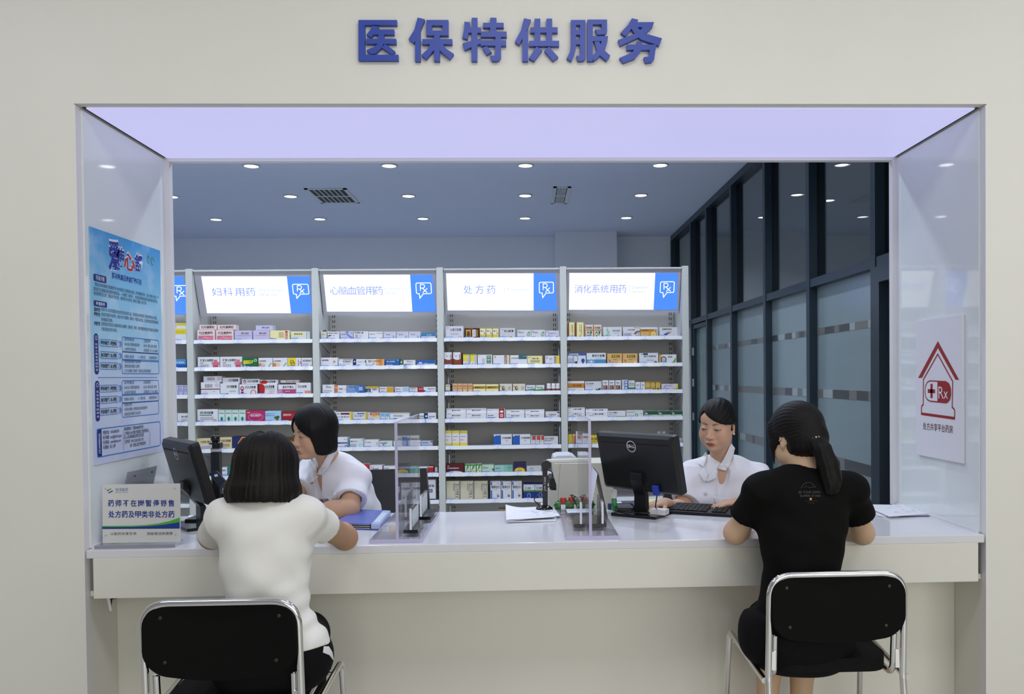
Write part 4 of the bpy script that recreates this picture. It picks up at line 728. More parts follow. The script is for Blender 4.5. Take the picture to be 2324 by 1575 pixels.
for (bay, row), items in ROWS.items():
    z0 = ZL0-DZ*row+0.0182
    grp = f'medicine boxes on the {RN[row]} shelf of the {BN[bay]}'
    dep = 0.075; tops = []; lastst = None; n_ = 0; tagn = 0
    for it in items:
        st, px0, px1, pyt = it[:4]; px0 += 0.0
        x0, x1 = onY(px0, pyt+8, FRONT).x, onY(px1, pyt+8, FRONT).x; zt = onY((px0+px1)/2, pyt, FRONT).z; n_ += 1
        zb = z0; yf = FRONT+random.uniform(0, 0.004)
        xl, xr = P0+(bay-1)*PP+0.0245, P0+bay*PP-0.0245
        x0, x1 = max(x0, xl), min(x1, xr)
        if len(it) > 4:
            xm = (x0+x1)/2; zb = max(t_[2] for t_ in tops if t_[0] < x1 and t_[1] > x0)+0.0004; yf += 0.012; zt = max(zt, zb+0.02)
        else: tops.append((x0, x1, zt))
        lab = f'{ST[st][0]}, {nth[n_-1]} along {RN[row]} shelf, {BN[bay]}'.replace(', upper of its stack', '').replace(', upper of stack', '')
        carton(st, x0+0.0006, x1-0.0006, zb, zt, yf, dep*random.uniform(0.85, 1.15), lab, grp)
        if len(it) == 4 and st != lastst:
            # clip-on price tag under the first carton of each kind
            tx = x0+0.004; zz = ZL0-DZ*row; b = MB(); fr = Fr((tx, SY-0.001, zz+0.003), (1, 0, 0), (0, 0.010, 0.027))
            b.fbox(fr, (0, 0, 0), (0.05, 0.032, 0.0012), tagw); b.rect(fr, 0.0, 0.0275, 0.05, 0.032, tagb, 0.0015); b.rect(fr, 0.02, 0.008, 0.032, 0.010, tagb, 0.0015); b.rect(fr, 0.004, 0.018, 0.012, 0.020, tagb, 0.0015); b.rect(fr, 0.020, 0.018, 0.042, 0.0205, mat('tag_print', '#8a94b8', 0.4), 0.0015)
            if tx+0.05 < xr: b.build('price_tag', SHELF[bay, row])
        lastst = st
# small white bottles
bcap = mat('bottle_cap_white', '#e8e8ec', 0.35); bbody = mat('bottle_white', '#dcdce2', 0.35); blab = mat('bottle_label_red', '#8a3a34', 0.4); blab2 = mat('bottle_label_grey', '#a8b4c4', 0.4)
def bottle(px, row, bay, r, h, band, label, group, dy=0.03):
    x = onY(px, 880, FRONT).x; z = ZL0-DZ*row+0.0182; y = FRONT+dy
    t = thing('pill_bottle', (x, y, z), label, 'bottle', group)
    b = MB(); b.lathe((x, y, z), [(r*0.9, 0), (r, 0.003), (r, h*0.62), (r*0.8, h*0.72)], bbody, n=18); b.lathe((x, y, z+h*0.18), [(r*1.02, 0), (r*1.02, h*0.2)], band, n=18); b.build('body', t)
    b = MB(); b.lathe((x, y, z), [(r*0.9, h*0.72), (r*0.9, h*0.98), (r*0.8, h)], bcap, n=18); b.build('cap', t)
for k, px in enumerate((1245.7, 1256.6, 1266.6)):
    bottle(px, 2, 3, 0.0165, 0.062, blab, f'small white pill bottle with red label band, {nth[k]} of three on third shelf, Prescription bay', 'pill bottles on the third Prescription shelf')
bottle(986.5, 5, 2, 0.011, 0.045, blab2, 'tiny white pill bottle beside a red carton, sixth shelf, Cardiovascular bay', 'pill bottles on the sixth Cardiovascular shelf')
for k, px in enumerate((1500.5, 1512.0)):
    bottle(px, 4, 4, 0.017, 0.085, blab2, f'white pill bottle standing behind the monitor top, {("nearer the monitor logo", "nearer the bay end post")[k]}, fifth Digestive shelf', 'pill bottles on the fifth Digestive shelf', 0.12)
carton('bs', onY(1526, 1000, FRONT).x, onY(1548.5, 1000, FRONT).x, ZL0-DZ*4+0.0182, onY(1540, 995, FRONT).z, FRONT, 0.06, 'pale foil printed carton at the right end of the fifth shelf, Digestive bay', 'medicine boxes on the fifth shelf of the Digestive bay')
# ------------------------------------------------------------------ people: smooth blended volumes meshed with surface nets
V3 = lambda *a: np.array(a if len(a) > 1 else a[0], dtype=np.float64)
class Vol:
    def __init__(s, lo, hi, h):
        s.lo = V3(lo); s.h = h; s.n = np.ceil((V3(hi)-s.lo)/h).astype(int)+1
        s.D = np.full(s.n, 1.0, np.float32)
    def reg(s, a, b, m):
        i0 = np.clip(np.floor((a-m-s.lo)/s.h).astype(int), 0, s.n); i1 = np.clip(np.ceil((b+m-s.lo)/s.h).astype(int)+1, 0, s.n)
        if (i1 <= i0).any(): return None, None
        g = [(s.lo[k]+s.h*np.arange(i0[k], i1[k])).astype(np.float32) for k in range(3)]
        return tuple(slice(i0[k], i1[k]) for k in range(3)), (g[0][:, None, None], g[1][None, :, None], g[2][None, None, :])
    def comb(s, sl, d, k, op):
        a = s.D[sl]
        if op == 'u':
            if k > 0: h = np.maximum(k-np.abs(a-d), 0)/k; s.D[sl] = np.minimum(a, d)-h*h*k*0.25
            else: s.D[sl] = np.minimum(a, d)
        elif op == 's':
            d = -d
            if k > 0: h = np.maximum(k-np.abs(a-d), 0)/k; s.D[sl] = np.maximum(a, d)+h*h*k*0.25
            else: s.D[sl] = np.maximum(a, d)
    def ell(s, c, rad, R=None, k=0.02, op='u'):
        c = V3(c); rad = V3(rad); R = np.eye(3) if R is None else R
        e = np.sqrt(((R*rad[None, :])**2).sum(1)); sl, P = s.reg(c-e, c+e, k*(.6+.7*rad.max()/rad.min())+3*s.h)
        if sl is None: return
        x, y, z = P[0]-c[0], P[1]-c[1], P[2]-c[2]
        q = [(x*R[0, j]+y*R[1, j]+z*R[2, j]) for j in range(3)]
        k0 = np.sqrt(sum((q[j]/rad[j])**2 for j in range(3))); k1 = np.sqrt(sum((q[j]/rad[j]**2)**2 for j in range(3)))+1e-6
        s.comb(sl, k0*(k0-1)/k1, k, op)
    def cap(s, p, q, r0, r1=None, k=0.02, op='u', flat=False, ax=None, sc=1.0):
        """round cone p->q; flat ends when flat; ax, sc squeeze the section along ax"""
        p, q = V3(p), V3(q); r1 = r0 if r1 is None else r1; rm = max(r0, r1)*max(1.0, sc)
        sl, P = s.reg(np.minimum(p, q)-rm, np.maximum(p, q)+rm, k+3*s.h)
        if sl is None: return
        d = q-p; L = np.linalg.norm(d); d = d/L
        x, y, z = P[0]-p[0], P[1]-p[1], P[2]-p[2]
        t = x*d[0]+y*d[1]+z*d[2]; tc = np.clip(t/L, 0, 1)
        vx, vy, vz = x-tc*L*d[0], y-tc*L*d[1], z-tc*L*d[2]
        if flat: vx, vy, vz = x-t*d[0], y-t*d[1], z-t*d[2]
        if ax is not None:
            a = V3(ax); a = a/np.linalg.norm(a); w = vx*a[0]+vy*a[1]+vz*a[2]; f = 1/sc-1
            vx, vy, vz = vx+w*f*a[0], vy+w*f*a[1], vz+w*f*a[2]
        dist = np.sqrt(vx*vx+vy*vy+vz*vz)-(r0+(r1-r0)*tc)
        if flat: dist = np.maximum(dist, np.maximum(-t, t-L))
        s.comb(sl, dist, k, op)
    def plane(s, c, n, k=0.0):
        """keep the side the normal points away from"""
        c, n = V3(c), V3(n)/np.linalg.norm(n)
        g = [(s.lo[j]+s.h*np.arange(s.n[j])).astype(np.float32) for j in range(3)]
        d = (g[0][:, None, None]-c[0])*n[0]+(g[1][None, :, None]-c[1])*n[1]+(g[2][None, None, :]-c[2])*n[2]
        s.D = np.maximum(s.D, d)
    def ripple(s, fn, amp, lim=0.02):
        m = np.argwhere(np.abs(s.D) < lim)
        P = s.lo+m*s.h
        s.D[m[:, 0], m[:, 1], m[:, 2]] += (amp*fn(P)).astype(np.float32)
    def cut(s, hd, fn, k=.006):
        """carve away where fn(local head coordinates) < 0"""
        g = [(s.lo[j]+s.h*np.arange(s.n[j])).astype(np.float32) for j in range(3)]
        P = [g[0][:, None, None]-hd.c[0], g[1][None, :, None]-hd.c[1], g[2][None, None, :]-hd.c[2]]
        q = [(P[0]*hd.R[0, j]+P[1]*hd.R[1, j]+P[2]*hd.R[2, j])/hd.sc for j in range(3)]
        d = -fn(*q); h = np.maximum(k-np.abs(s.D-d), 0)/k; s.D = (np.maximum(s.D, d)+h*h*k*0.25).astype(np.float32)
    def minus(s, o):  # carve another volume on the same grid
        s.D = np.maximum(s.D, -o.D)
    def mesh(s):
        D = s.D; S = D < 0
        c = np.zeros(tuple(s.n-1), np.uint8); sh = [(i, j, k) for i in (0, 1) for j in (0, 1) for k in (0, 1)]
        f = lambda A, o: A[o[0]:o[0]+s.n[0]-1, o[1]:o[1]+s.n[1]-1, o[2]:o[2]+s.n[2]-1]
        for o in sh: c += f(S, o)
        act = (c > 0) & (c < 8); I = np.argwhere(act)
        d = np.stack([D[I[:, 0]+o[0], I[:, 1]+o[1], I[:, 2]+o[2]] for o in sh], 1).astype(np.float64)
        O = np.array(sh, float); acc = np.zeros((len(I), 3)); n = np.zeros(len(I))
        for a in range(8):
            for b_ in range(a+1, 8):
                if abs(O[a]-O[b_]).sum() != 1: continue
                m = (d[:, a] < 0) != (d[:, b_] < 0); t = d[m, a]/(d[m, a]-d[m, b_])
                acc[m] += O[a]+t[:, None]*(O[b_]-O[a]); n[m] += 1
        V = s.lo+s.h*(I+acc/n[:, None])
        idm = np.full(act.shape, -1, np.int32); idm[act] = np.arange(len(I)); F = []
        for ax in range(3):
            u, w = (ax+1) % 3, (ax+2) % 3
            A = [slice(1, -1)]*3; B = [slice(1, -1)]*3; A[ax] = slice(0, -1); B[ax] = slice(1, None)
            e = np.argwhere(S[tuple(A)] != S[tuple(B)])
            off = np.ones(3, int); off[ax] = 0; e = e+off
            st = S[e[:, 0], e[:, 1], e[:, 2]]
            def q(du, dw):
                g = e.copy(); g[:, u] += du; g[:, w] += dw; return idm[g[:, 0], g[:, 1], g[:, 2]]
            Q = np.stack([q(-1, -1), q(0, -1), q(0, 0), q(-1, 0)], 1); Q[~st] = Q[~st][:, ::-1]; F.append(Q)
        return V, np.concatenate(F)
def vol_obj(name, vol, m_, parent, colfn=None, facefn=None, mats=None):
    V, F = vol.mesh(); F = F[(F >= 0).all(1)]
    me = bpy.data.meshes.new(name); me.vertices.add(len(V)); me.vertices.foreach_set('co', V.astype(np.float32).ravel())
    me.loops.add(len(F)*4); me.loops.foreach_set('vertex_index', F.astype(np.int32).ravel())
    me.polygons.add(len(F)); me.polygons.foreach_set('loop_start', np.arange(0, len(F)*4, 4, dtype=np.int32)); me.polygons.foreach_set('loop_total', np.full(len(F), 4, np.int32))
    me.polygons.foreach_set('use_smooth', np.ones(len(F), bool)); me.update(calc_edges=True); me.validate()
    for q in (mats or [m_]): me.materials.append(q)
    if facefn is not None: me.polygons.foreach_set('material_index', facefn(V[F].mean(1)).astype(np.int32))
    if colfn is not None:
        a = me.color_attributes.new('Col', 'FLOAT_COLOR', 'POINT'); C = np.ones((len(V), 4), np.float32); C[:, :3] = colfn(V); a.data.foreach_set('color', C.ravel())
    o = bpy.data.objects.new(name, me); COL.objects.link(o)
    if parent is not None: o.parent = parent; o.matrix_parent_inverse = Matrix.Translation(-parent.location)
    return o
def skin_mat():
    if 'skin' in _MC: return _MC['skin']
    M = mat('skin', (0.6, 0.4, 0.3), 0.5, 0, 0.35); nt = M.node_tree; b = nt.nodes['Principled BSDF']
    a = nt.nodes.new('ShaderNodeAttribute'); a.attribute_name = 'Col'; nt.links.new(a.outputs['Color'], b.inputs['Base Color'])
    no = nt.nodes.new('ShaderNodeTexNoise'); no.inputs['Scale'].default_value = 400; bp = nt.nodes.new('ShaderNodeBump'); bp.inputs['Strength'].default_value = 0.05; bp.inputs['Distance'].default_value = 0.001
    nt.links.new(no.outputs['Fac'], bp.inputs['Height']); nt.links.new(bp.outputs['Normal'], b.inputs['Normal'])
    return M
def hair_mat(name, col):
    if name in _MC: return _MC[name]
    M = mat(name, col, 0.5, 0, 0.22); nt = M.node_tree; b = nt.nodes['Principled BSDF']
    tc = nt.nodes.new('ShaderNodeTexCoord'); mp = nt.nodes.new('ShaderNodeMapping'); mp.inputs['Scale'].default_value = (380, 380, 9)
    no = nt.nodes.new('ShaderNodeTexNoise'); no.inputs['Scale'].default_value = 1.0; bp = nt.nodes.new('ShaderNodeBump'); bp.inputs['Strength'].default_value = 0.5; bp.inputs['Distance'].default_value = 0.002
    nt.links.new(tc.outputs['Object'], mp.inputs[0]); nt.links.new(mp.outputs[0], no.inputs['Vector']); nt.links.new(no.outputs['Fac'], bp.inputs['Height']); nt.links.new(bp.outputs['Normal'], b.inputs['Normal'])
    return M
def rot(a, pitch=0, roll=0):
    a, p, r = map(math.radians, (a, pitch, roll)); ca, sa, cp, sp, cr, sr = math.cos(a), math.sin(a), math.cos(p), math.sin(p), math.cos(r), math.sin(r)
    Rz = np.array([[ca, -sa, 0], [sa, ca, 0], [0, 0, 1]]); Rx = np.array([[1, 0, 0], [0, cp, -sp], [0, sp, cp]]); Ry = np.array([[cr, 0, sr], [0, 1, 0], [-sr, 0, cr]])
    return Rz @ Rx @ Ry
class Head:
    def __init__(s, c, R, sc=1.0): s.c = V3(c); s.R = R; s.sc = sc
    def w(s, *p): return s.c + s.R @ (V3(*p)*s.sc)
    def local(s, V): return ((V-s.c) @ s.R)/s.sc
    def build(s, v, neck, cheek=1.0):
        R, k = s.R, s.sc
        E = lambda c, r, kk=0.02, op='u', RR=None: v.ell(s.w(*c), V3(r)*k, R if RR is None else R @ RR, kk, op)
        E((0, .014, .030), (.073, .090, .080), .0)
        E((0, -.030, -.030), (.061, .062, .075), .035)
        E((0, -.055, -.086), (.030, .030, .024), .035)
        for x in (-1, 1):
            E((x*.036, -.058, -.034), (.026*cheek, .026, .032), .025)
            E((x*.048, -.018, -.062), (.018, .034, .024), .03)
        E((0, -.062, .045), (.050, .019, .028), .03)
        # eye sockets and lowered lids
        for x in (-1, 1):
            E((x*.032, -.104, .006), (.017, .016, .011), .016, 's')
            E((x*.031, -.0770, .002), (.0165, .0145, .0125), .007)
        # nose
        v.cap(s.w(0, -.083, .010), s.w(0, -.1045, -.027), .0075*k, .0098*k, .012)
        E((0, -.105, -.0315), (.0105, .0105, .0088), .008)
        for x in (-1, 1):
            E((x*.0125, -.0965, -.0335), (.0078, .0098, .0072), .006)
            E((x*.0062, -.1015, -.0405), (.003, .004, .003), .003, 's')
        # mouth
        E((0, -.087, -.060), (.027, .014, .016), .014)
        E((0, -.0985, -.0575), (.0215, .0075, .0048), .004)
        E((0, -.0975, -.0668), (.0175, .0075, .0054), .004)
        E((0, -.108, -.0622), (.024, .0055, .0012), .0025, 's')
        E((0, -.094, -.0745), (.016, .008, .0035), .006, 's')
        E((0, -.083, -.0915), (.016, .013, .012), .014)
        for x in (-1, 1):
            tilt = rot(x*22)
            E((x*.0735, .012, -.006), (.0065, .019, .030), .006, RR=tilt)
            E((x*.0795, .006, -.004), (.0045, .010, .017), .005, 's', RR=tilt)
            E((x*.074, .002, -.034), (.006, .009, .010), .006)
        v.cap(s.w(0, .020, -.050), neck, .050*k, .055*k, .03)
    def colours(s, base, lip, brow=(.030, .018, .014), thick=1.0):
        base = V3(base); lip = V3(lip); brow = V3(brow)
        def fn(V):
            q = s.local(V); x, y, z = q[:, 0], q[:, 1], q[:, 2]; C = np.tile(base, (len(V), 1)); ax = np.abs(x)
            front = y < -.05
            sm = lambda e0, e1, t: np.clip((t-e0)/(e1-e0), 0, 1)
            def mix(w, c):
                nonlocal C
                C = C*(1-w[:, None])+c[None, :]*w[:, None]
            w = front*np.exp(-(((ax-.040)/.022)**2+((z+.030)/.022)**2)); mix(.35*w, V3(base[0]*1.02, base[1]*.72, base[2]*.66))
            w = front*np.exp(-((ax/.012)**2+((z+.032)/.012)**2)); mix(.25*w, V3(base[0], base[1]*.75, base[2]*.7))
            zu = -.0622+(.0062-.010*np.abs(ax-.0055))*np.clip(1-(ax/.0215)**2, 0, 1)**.6+.0  # upper edge
            zl = -.0622-.0090*np.clip(1-(ax/.0200)**2, 0, 1)**.7
            w = front*(y < -.085)*sm(-.0012, .0012, zu-z)*sm(-.0012, .0012, z-zl)*(ax < .022); mix(w*.95, lip)
            w = front*np.exp(-((z+.0622)/.0011)**2)*(ax < .0215)*(y < -.083); mix(w*.85, lip*.2)
            # brows: gentle arch
            zb = .0235+.0042*np.sin(np.clip((ax-.013)/.036, 0, 1)*2.2)
            th = .0031*thick*np.clip((.050-ax)/.030, .25, 1)
            w = front*np.exp(-((z-zb)/th)**2)*sm(.010, .015, ax)*sm(.053, .045, ax)*.92; mix(w, brow)
            # lash line and lowered gaze
            zl_ = .0010+.0042*np.cos(np.clip((ax-.031)/.018, -1.25, 1.3)*1.25)-.0015
            w = front*np.exp(-(((ax-.031)/.016)**2+((z-zl_+.0030)/.0026)**2)); mix(w*.6, V3(.70, .64, .60))
            w = front*np.exp(-((((ax-.031)/.0084)**2)**2+((z-zl_+.0024)/.0035)**2)); mix(w*.95, brow*.25)
            w = front*np.exp(-((z-zl_)/.0021)**2)*sm(.012, .017, ax)*sm(.052, .046, ax); mix(w*.97, brow*.25)
            w = front*np.exp(-((z-zl_-.0075)/.0013)**2)*sm(.014, .02, ax)*sm(.051, .044, ax); mix(w*.5, base*.40)
            w = front*np.exp(-((z-zl_+.0078)/.0015)**2)*sm(.018, .024, ax)*sm(.047, .040, ax); mix(w*.25, base*.55)
            w = front*np.exp(-(((ax-.0062)/.003)**2+((z+.0405)/.0025)**2))*(y < -.09); mix(w*.8, base*.15)
            return C
        return fn
def hand(v, wrist, d, pn, sc=1.0, thumb=1, curl=0.5, spread=0.12):
    """palm, four unequal bent fingers and a side thumb; d: towards the fingertips, pn: out of the palm"""
    w = V3(wrist); d = V3(d)/np.linalg.norm(d); pn = V3(pn); pn = pn-d*pn.dot(d); pn /= np.linalg.norm(pn); sd = np.cross(d, pn)*thumb
    R = np.stack([sd, pn, d], 1)
    v.ell(w+d*.045*sc-pn*.002, V3(.040, .0145, .050)*sc, R, .012)
    v.cap(w-d*.01, w+d*.03*sc, .023*sc, .026*sc, .02, ax=pn, sc=.72)
    for i, (o, L) in enumerate(((.030, .066), (.010, .074), (-.010, .069), (-.029, .054))):
        b = w+d*(.082-.006*abs(i-1.3))*sc+sd*o*sc; a = curl*0.35; dd = d+sd*o*spread*8
        for j, f in enumerate((.45, .32, .25)):
            dr = dd*math.cos(a)+pn*math.sin(a); dr /= np.linalg.norm(dr); e = b+dr*L*f*sc
            v.cap(b, e, (.0088-.0009*j)*sc, (.0080-.0010*j)*sc, .004); b = e; a += curl*0.55
    b = w+d*.022*sc+sd*.026*sc; dr = d*.65+sd*.62+pn*.35; dr /= np.linalg.norm(dr)
    for j, (L, r) in enumerate(((.040, .0115), (.030, .0098), (.024, .0086))):
        e = b+dr*L*sc; v.cap(b, e, r*sc, (r-.0012)*sc, .006); b = e; dr = dr+d*.35; dr /= np.linalg.norm(dr)
class Torso:
    def __init__(s, pel, neck, right):
        s.p = V3(pel); u = V3(neck)-s.p; s.L = np.linalg.norm(u); s.u = u/s.L; r = V3(right); r = r-s.u*r.dot(s.u); s.r = r/np.linalg.norm(r); s.f = np.cross(s.u, s.r); s.R = np.stack([s.r, s.f, s.u], 1); s.k = s.L/.47
    def w(s, r, f, u): return s.p+s.r*r+s.f*f+s.u*u*s.k
    def put(s, v, g=0.0, wide=1.0, bust=True, hip=1.0, kk=.05, waist=1.0, deep=1.0):
        E = lambda c, r: v.ell(s.w(*c), V3(r)*V3(wide, deep, s.k)+g, s.R, kk)
        E((0, -.012, .02), (.160*hip, .112, .120)); E((0, 0, .17), (.118*waist, .085, .140)); E((0, .004, .32), (.140, .096, .150)); E((0, -.006, .425), (.135, .072, .075))
        if bust:
            for x in (-1, 1): E((x*.066, .083, .315), (.056, .045, .055))
def arms(v, A, g=0.0, sc=1.0, kk=.03):
    for sh, el, wr in A:
        v.cap(sh, el, .050*sc+g, .038*sc+g, kk); v.cap(el, wr, .039*sc+g, .0255*sc+g, kk)
        m = V3(el)*.72+V3(wr)*.28; v.ell(m, V3(.041, .041, .041)*sc+g, None, .03)
def px3(x, y, Y): P = onY(x, y, Y); return V3(P.x, P.y, P.z)
def wave(dirs):
    def fn(P):
        t = 0
        for d, f, ph, a in dirs: t = t+a*np.sin(P @ V3(d)*f+ph+1.3*np.sin(P @ V3(d[1], d[2], d[0])*f*.37+ph))
        return t
    return fn
def bvh_of(*os):
    V, F = [], []
    for o in os:
        n = len(V); V += [v.co[:] for v in o.data.vertices]; F += [tuple(n+i for i in p.vertices) for p in o.data.polygons]
    return BVHTree.FromPolygons(V, F)
def onto(bvh, px, py, off):
    d = ray(px, py).normalized(); h = bvh.ray_cast(CAM, d)
    if h[0] is None: return None
    return h[0]-d*off
def drape(name, bvh, polys, m_, parent, off=0.003, thick=0.002, cut=3, smooth=True):
    """flaps of cloth: photo-traced outlines laid on the garment's surface"""
    bm = bmesh.new()
    for pts in polys:
        vs = [bm.verts.new((x, y, 0)) for x, y in pts]; bm.faces.new(vs)
    bmesh.ops.triangulate(bm, faces=bm.faces[:])
    for _ in range(cut): bmesh.ops.subdivide_edges(bm, edges=[e for e in bm.edges if e.calc_length() > 4.0], cuts=1, use_grid_fill=False); bmesh.ops.triangulate(bm, faces=bm.faces[:])
    hits = {}
    for v in bm.verts: hits[v] = onto(bvh, v.co.x, v.co.y, off)
    good = [h for h in hits.values() if h is not None]
    if not good: bm.free(); return None
    ym = sum(g.y for g in good)/len(good)
    for v in bm.verts:
        h = hits[v]
        if h is None:
            q = min((w for w in bm.verts if hits[w] is not None), key=lambda w: (w.co.xy-v.co.xy).length_squared if w is not v else 1e9); h = onY(v.co.x, v.co.y, hits[q].y)
        hits[v] = h
    for v in bm.verts: v.co = hits[v]
    me = bpy.data.meshes.new(name); bmesh.ops.recalc_face_normals(bm, faces=bm.faces[:]); bm.to_mesh(me); bm.free(); me.materials.append(m_)
    if smooth: me.polygons.foreach_set('use_smooth', [True]*len(me.polygons))
    o = bpy.data.objects.new(name, me); COL.objects.link(o); o.parent = parent; o.matrix_parent_inverse = Matrix.Translation(-parent.location)
    so = o.modifiers.new('thickness', 'SOLIDIFY'); so.thickness = thick; so.offset = 0
    return o
def drape_text(b, bvh, x, y, h, w, m_, body, off=0.002):
    vs, fs = text_geo(body, 0.02); xa = min(v[0] for v in vs); xb = max(v[0] for v in vs); out = []
    for vx, vy in vs:
        P = onto(bvh, x+(vx-xa)/(xb-xa)*w, y-vy/0.7*h, off); out.append(P if P is not None else onY(x, y, -0.2))
    b.add(out, fs, m_)
# ------------------------------------------------------------------ poster, wall sign, notice stand
black = mat('black_plastic', (0.010, 0.010, 0.011), 0.38, 0, 0.4, noise=0.05, scale=30)
blackg = mat('black_gloss_plastic', (0.006, 0.006, 0.007), 0.12, 0, 0.5)
paper = mat('paper_white', (0.80, 0.81, 0.86), 0.6, 0, 0.2, noise=0.01, scale=10)
chrome = mat('chrome', (0.80, 0.80, 0.78), 0.10, 1.0, 0.5)
acry = clear('clear_acrylic', (0.985, 0.985, 0.995), 0.02, 1.42, 0.05, (0.92, 0.91, 0.97))
acre = mat('acrylic_edge_glow_tint', (0.50, 0.48, 0.68), 0.25, 0, 0.5)  # lavender panel light gathered in the edges, put in as colour
class Plate:
    """printing on a flat board: positions are read off the photo and brought onto the board's own plane"""
    def __init__(s, fr): s.f = fr
    def q(s, px, py):
        d = ray(px, py); t = (s.f.o-CAM).dot(s.f.n)/d.dot(s.f.n); P = CAM+d*t-s.f.o
        return P.dot(s.f.u), P.dot(s.f.v)
# left poster
XG = XL+0.0104
c4 = [onX(x, y, XG) for x, y in ((200.5, 515), (363.5, 568), (368.5, 1027), (213, 1053))]
y0 = (c4[0].y+c4[3].y)/2; y1 = (c4[1].y+c4[2].y)/2; z1 = (c4[0].z+c4[1].z)/2; z0 = (c4[2].z+c4[3].z)/2
F1 = Fr((XG+0.003, y0, z0), (0, 1, 0), (0, 0, 1)); W1, H1 = y1-y0, z1-z0
pm = bpy.data.materials.new('poster_sky_print'); pm.use_nodes = True; nt = pm.node_tree; bs = nt.nodes['Principled BSDF']; bs.inputs['Roughness'].default_value = 0.45
tc = nt.nodes.new('ShaderNodeTexCoord'); sep = nt.nodes.new('ShaderNodeSeparateXYZ'); mr = nt.nodes.new('ShaderNodeMapRange'); rp = nt.nodes.new('ShaderNodeValToRGB'); no = nt.nodes.new('ShaderNodeTexNoise'); rp2 = nt.nodes.new('ShaderNodeValToRGB'); mx = nt.nodes.new('ShaderNodeMixRGB')
mr.inputs['From Min'].default_value = z0; mr.inputs['From Max'].default_value = z1
els = rp.color_ramp.elements; els[0].position = 0; els[0].color = (*hexc('#ccd2ec'), 1); els[1].position = 1; els[1].color = (*hexc('#3f9fe0'), 1)
for p_, c_ in ((0.38, '#c2d6ec'), (0.55, '#a4d4ec'), (0.75, '#86ccee')): e = els.new(p_); e.color = (*hexc(c_), 1)
no.inputs['Scale'].default_value = 7; no.inputs['Detail'].default_value = 5; rp2.color_ramp.elements[0].position = 0.5; rp2.color_ramp.elements[1].position = 0.75; rp2.color_ramp.elements[1].color = (0.5, 0.5, 0.5, 1); rp2.color_ramp.elements[0].color = (0, 0, 0, 1)
mx.inputs['Color2'].default_value = (0.78, 0.86, 0.95, 1)
nt.links.new(tc.outputs['Object'], sep.inputs[0]); nt.links.new(sep.outputs['Z'], mr.inputs['Value']); nt.links.new(mr.outputs[0], rp.inputs[0]); nt.links.new(tc.outputs['Object'], no.inputs['Vector']); nt.links.new(no.outputs['Fac'], rp2.inputs[0])
nt.links.new(rp2.outputs[0], mx.inputs['Fac']); nt.links.new(rp.outputs[0], mx.inputs['Color1']); nt.links.new(mx.outputs[0], bs.inputs['Base Color'])
b = MB(); b.fbox(F1, (0, 0, -0.0028), (W1, H1, 0), pm)
PL = Plate(F1)
pi1 = mat('poster_ink_blue', '#23349c', 0.5); pi2 = mat('poster_ink_navy', '#16287c', 0.5); pi3 = mat('poster_ink_dark', '#2c3a58', 0.5); pi4 = mat('poster_ink_red', '#b01c24', 0.5); pi5 = mat('poster_panel_line', '#3474c4', 0.5); pi6 = mat('poster_white', '#e8ecf8', 0.5); pi7 = mat('poster_green', '#4a9a4a', 0.5); pi8 = mat('poster_black', '#1c2434', 0.5)
def ptx(x0, yb, x1, h, m_, s_, off=0.0, w=True, c=0.0008):
    a = PL.q(x0, yb); e = PL.q(x1, yb)[0]; hh = h
    b.text(F1, a[0], a[1], hh, m_, s_, w=(e-a[0]) if w else None, c=c, off=off)
for ch, x0, x1, yb, yt, m_ in (('爱', 246.5, 272, 608, 551, pi1), ('使', 265, 282.5, 602, 566, pi1), ('心', 281, 306, 610, 577, pi4), ('舒', 306, 324, 614, 581, pi1)):
    a = PL.q(x0, yb); e = PL.q(x1, yb); t_ = PL.q((x0+x1)/2, yt)
    b.text(F1, a[0]-0.002, a[1]+0.001, (t_[1]-a[1])*1.04, pi6, ch, w=(e[0]-a[0])+0.004, c=0.0005, off=0.06); b.text(F1, a[0], a[1], t_[1]-a[1], m_, ch, w=e[0]-a[0], c=0.0009, off=0.03)
ptx(254, 631, 320, 0.021, pi1, '肺动脉高压患者援助项目', 0.02)
for (x, y, w_, h_) in ((336.5, 589, 2.2, 9), (346, 593, 3, 8)):
    a = PL.q(x, y); b.line(F1, [(a[0]+0.008*math.cos(t/10*2*PI)*(1 if x < 340 else 1.6), a[1]+0.016*math.sin(t/10*2*PI)) for t in range(9)], 0.004, pi7, 0.0008)
def pill(x0, y0_, x1, y1_, m_, s_):
    a = PL.q(x0, y1_); e = PL.q(x1, y0_+6.5); b.flat(F1, rrect(a[0], a[1], e[0], e[1], 0.006, 3), m_, 0.0006); b.text(F1, (a[0]+e[0])/2, a[1]+(e[1]-a[1])*.22, (e[1]-a[1])*.58, pi6, s_, w=(e[0]-a[0])*.66, c=0.001, align='c', off=0.015)
pill(212, 621, 241, 637, pi2, '项目介绍'); pill(212.5, 679.5, 242.5, 694, pi2, '申请条件')
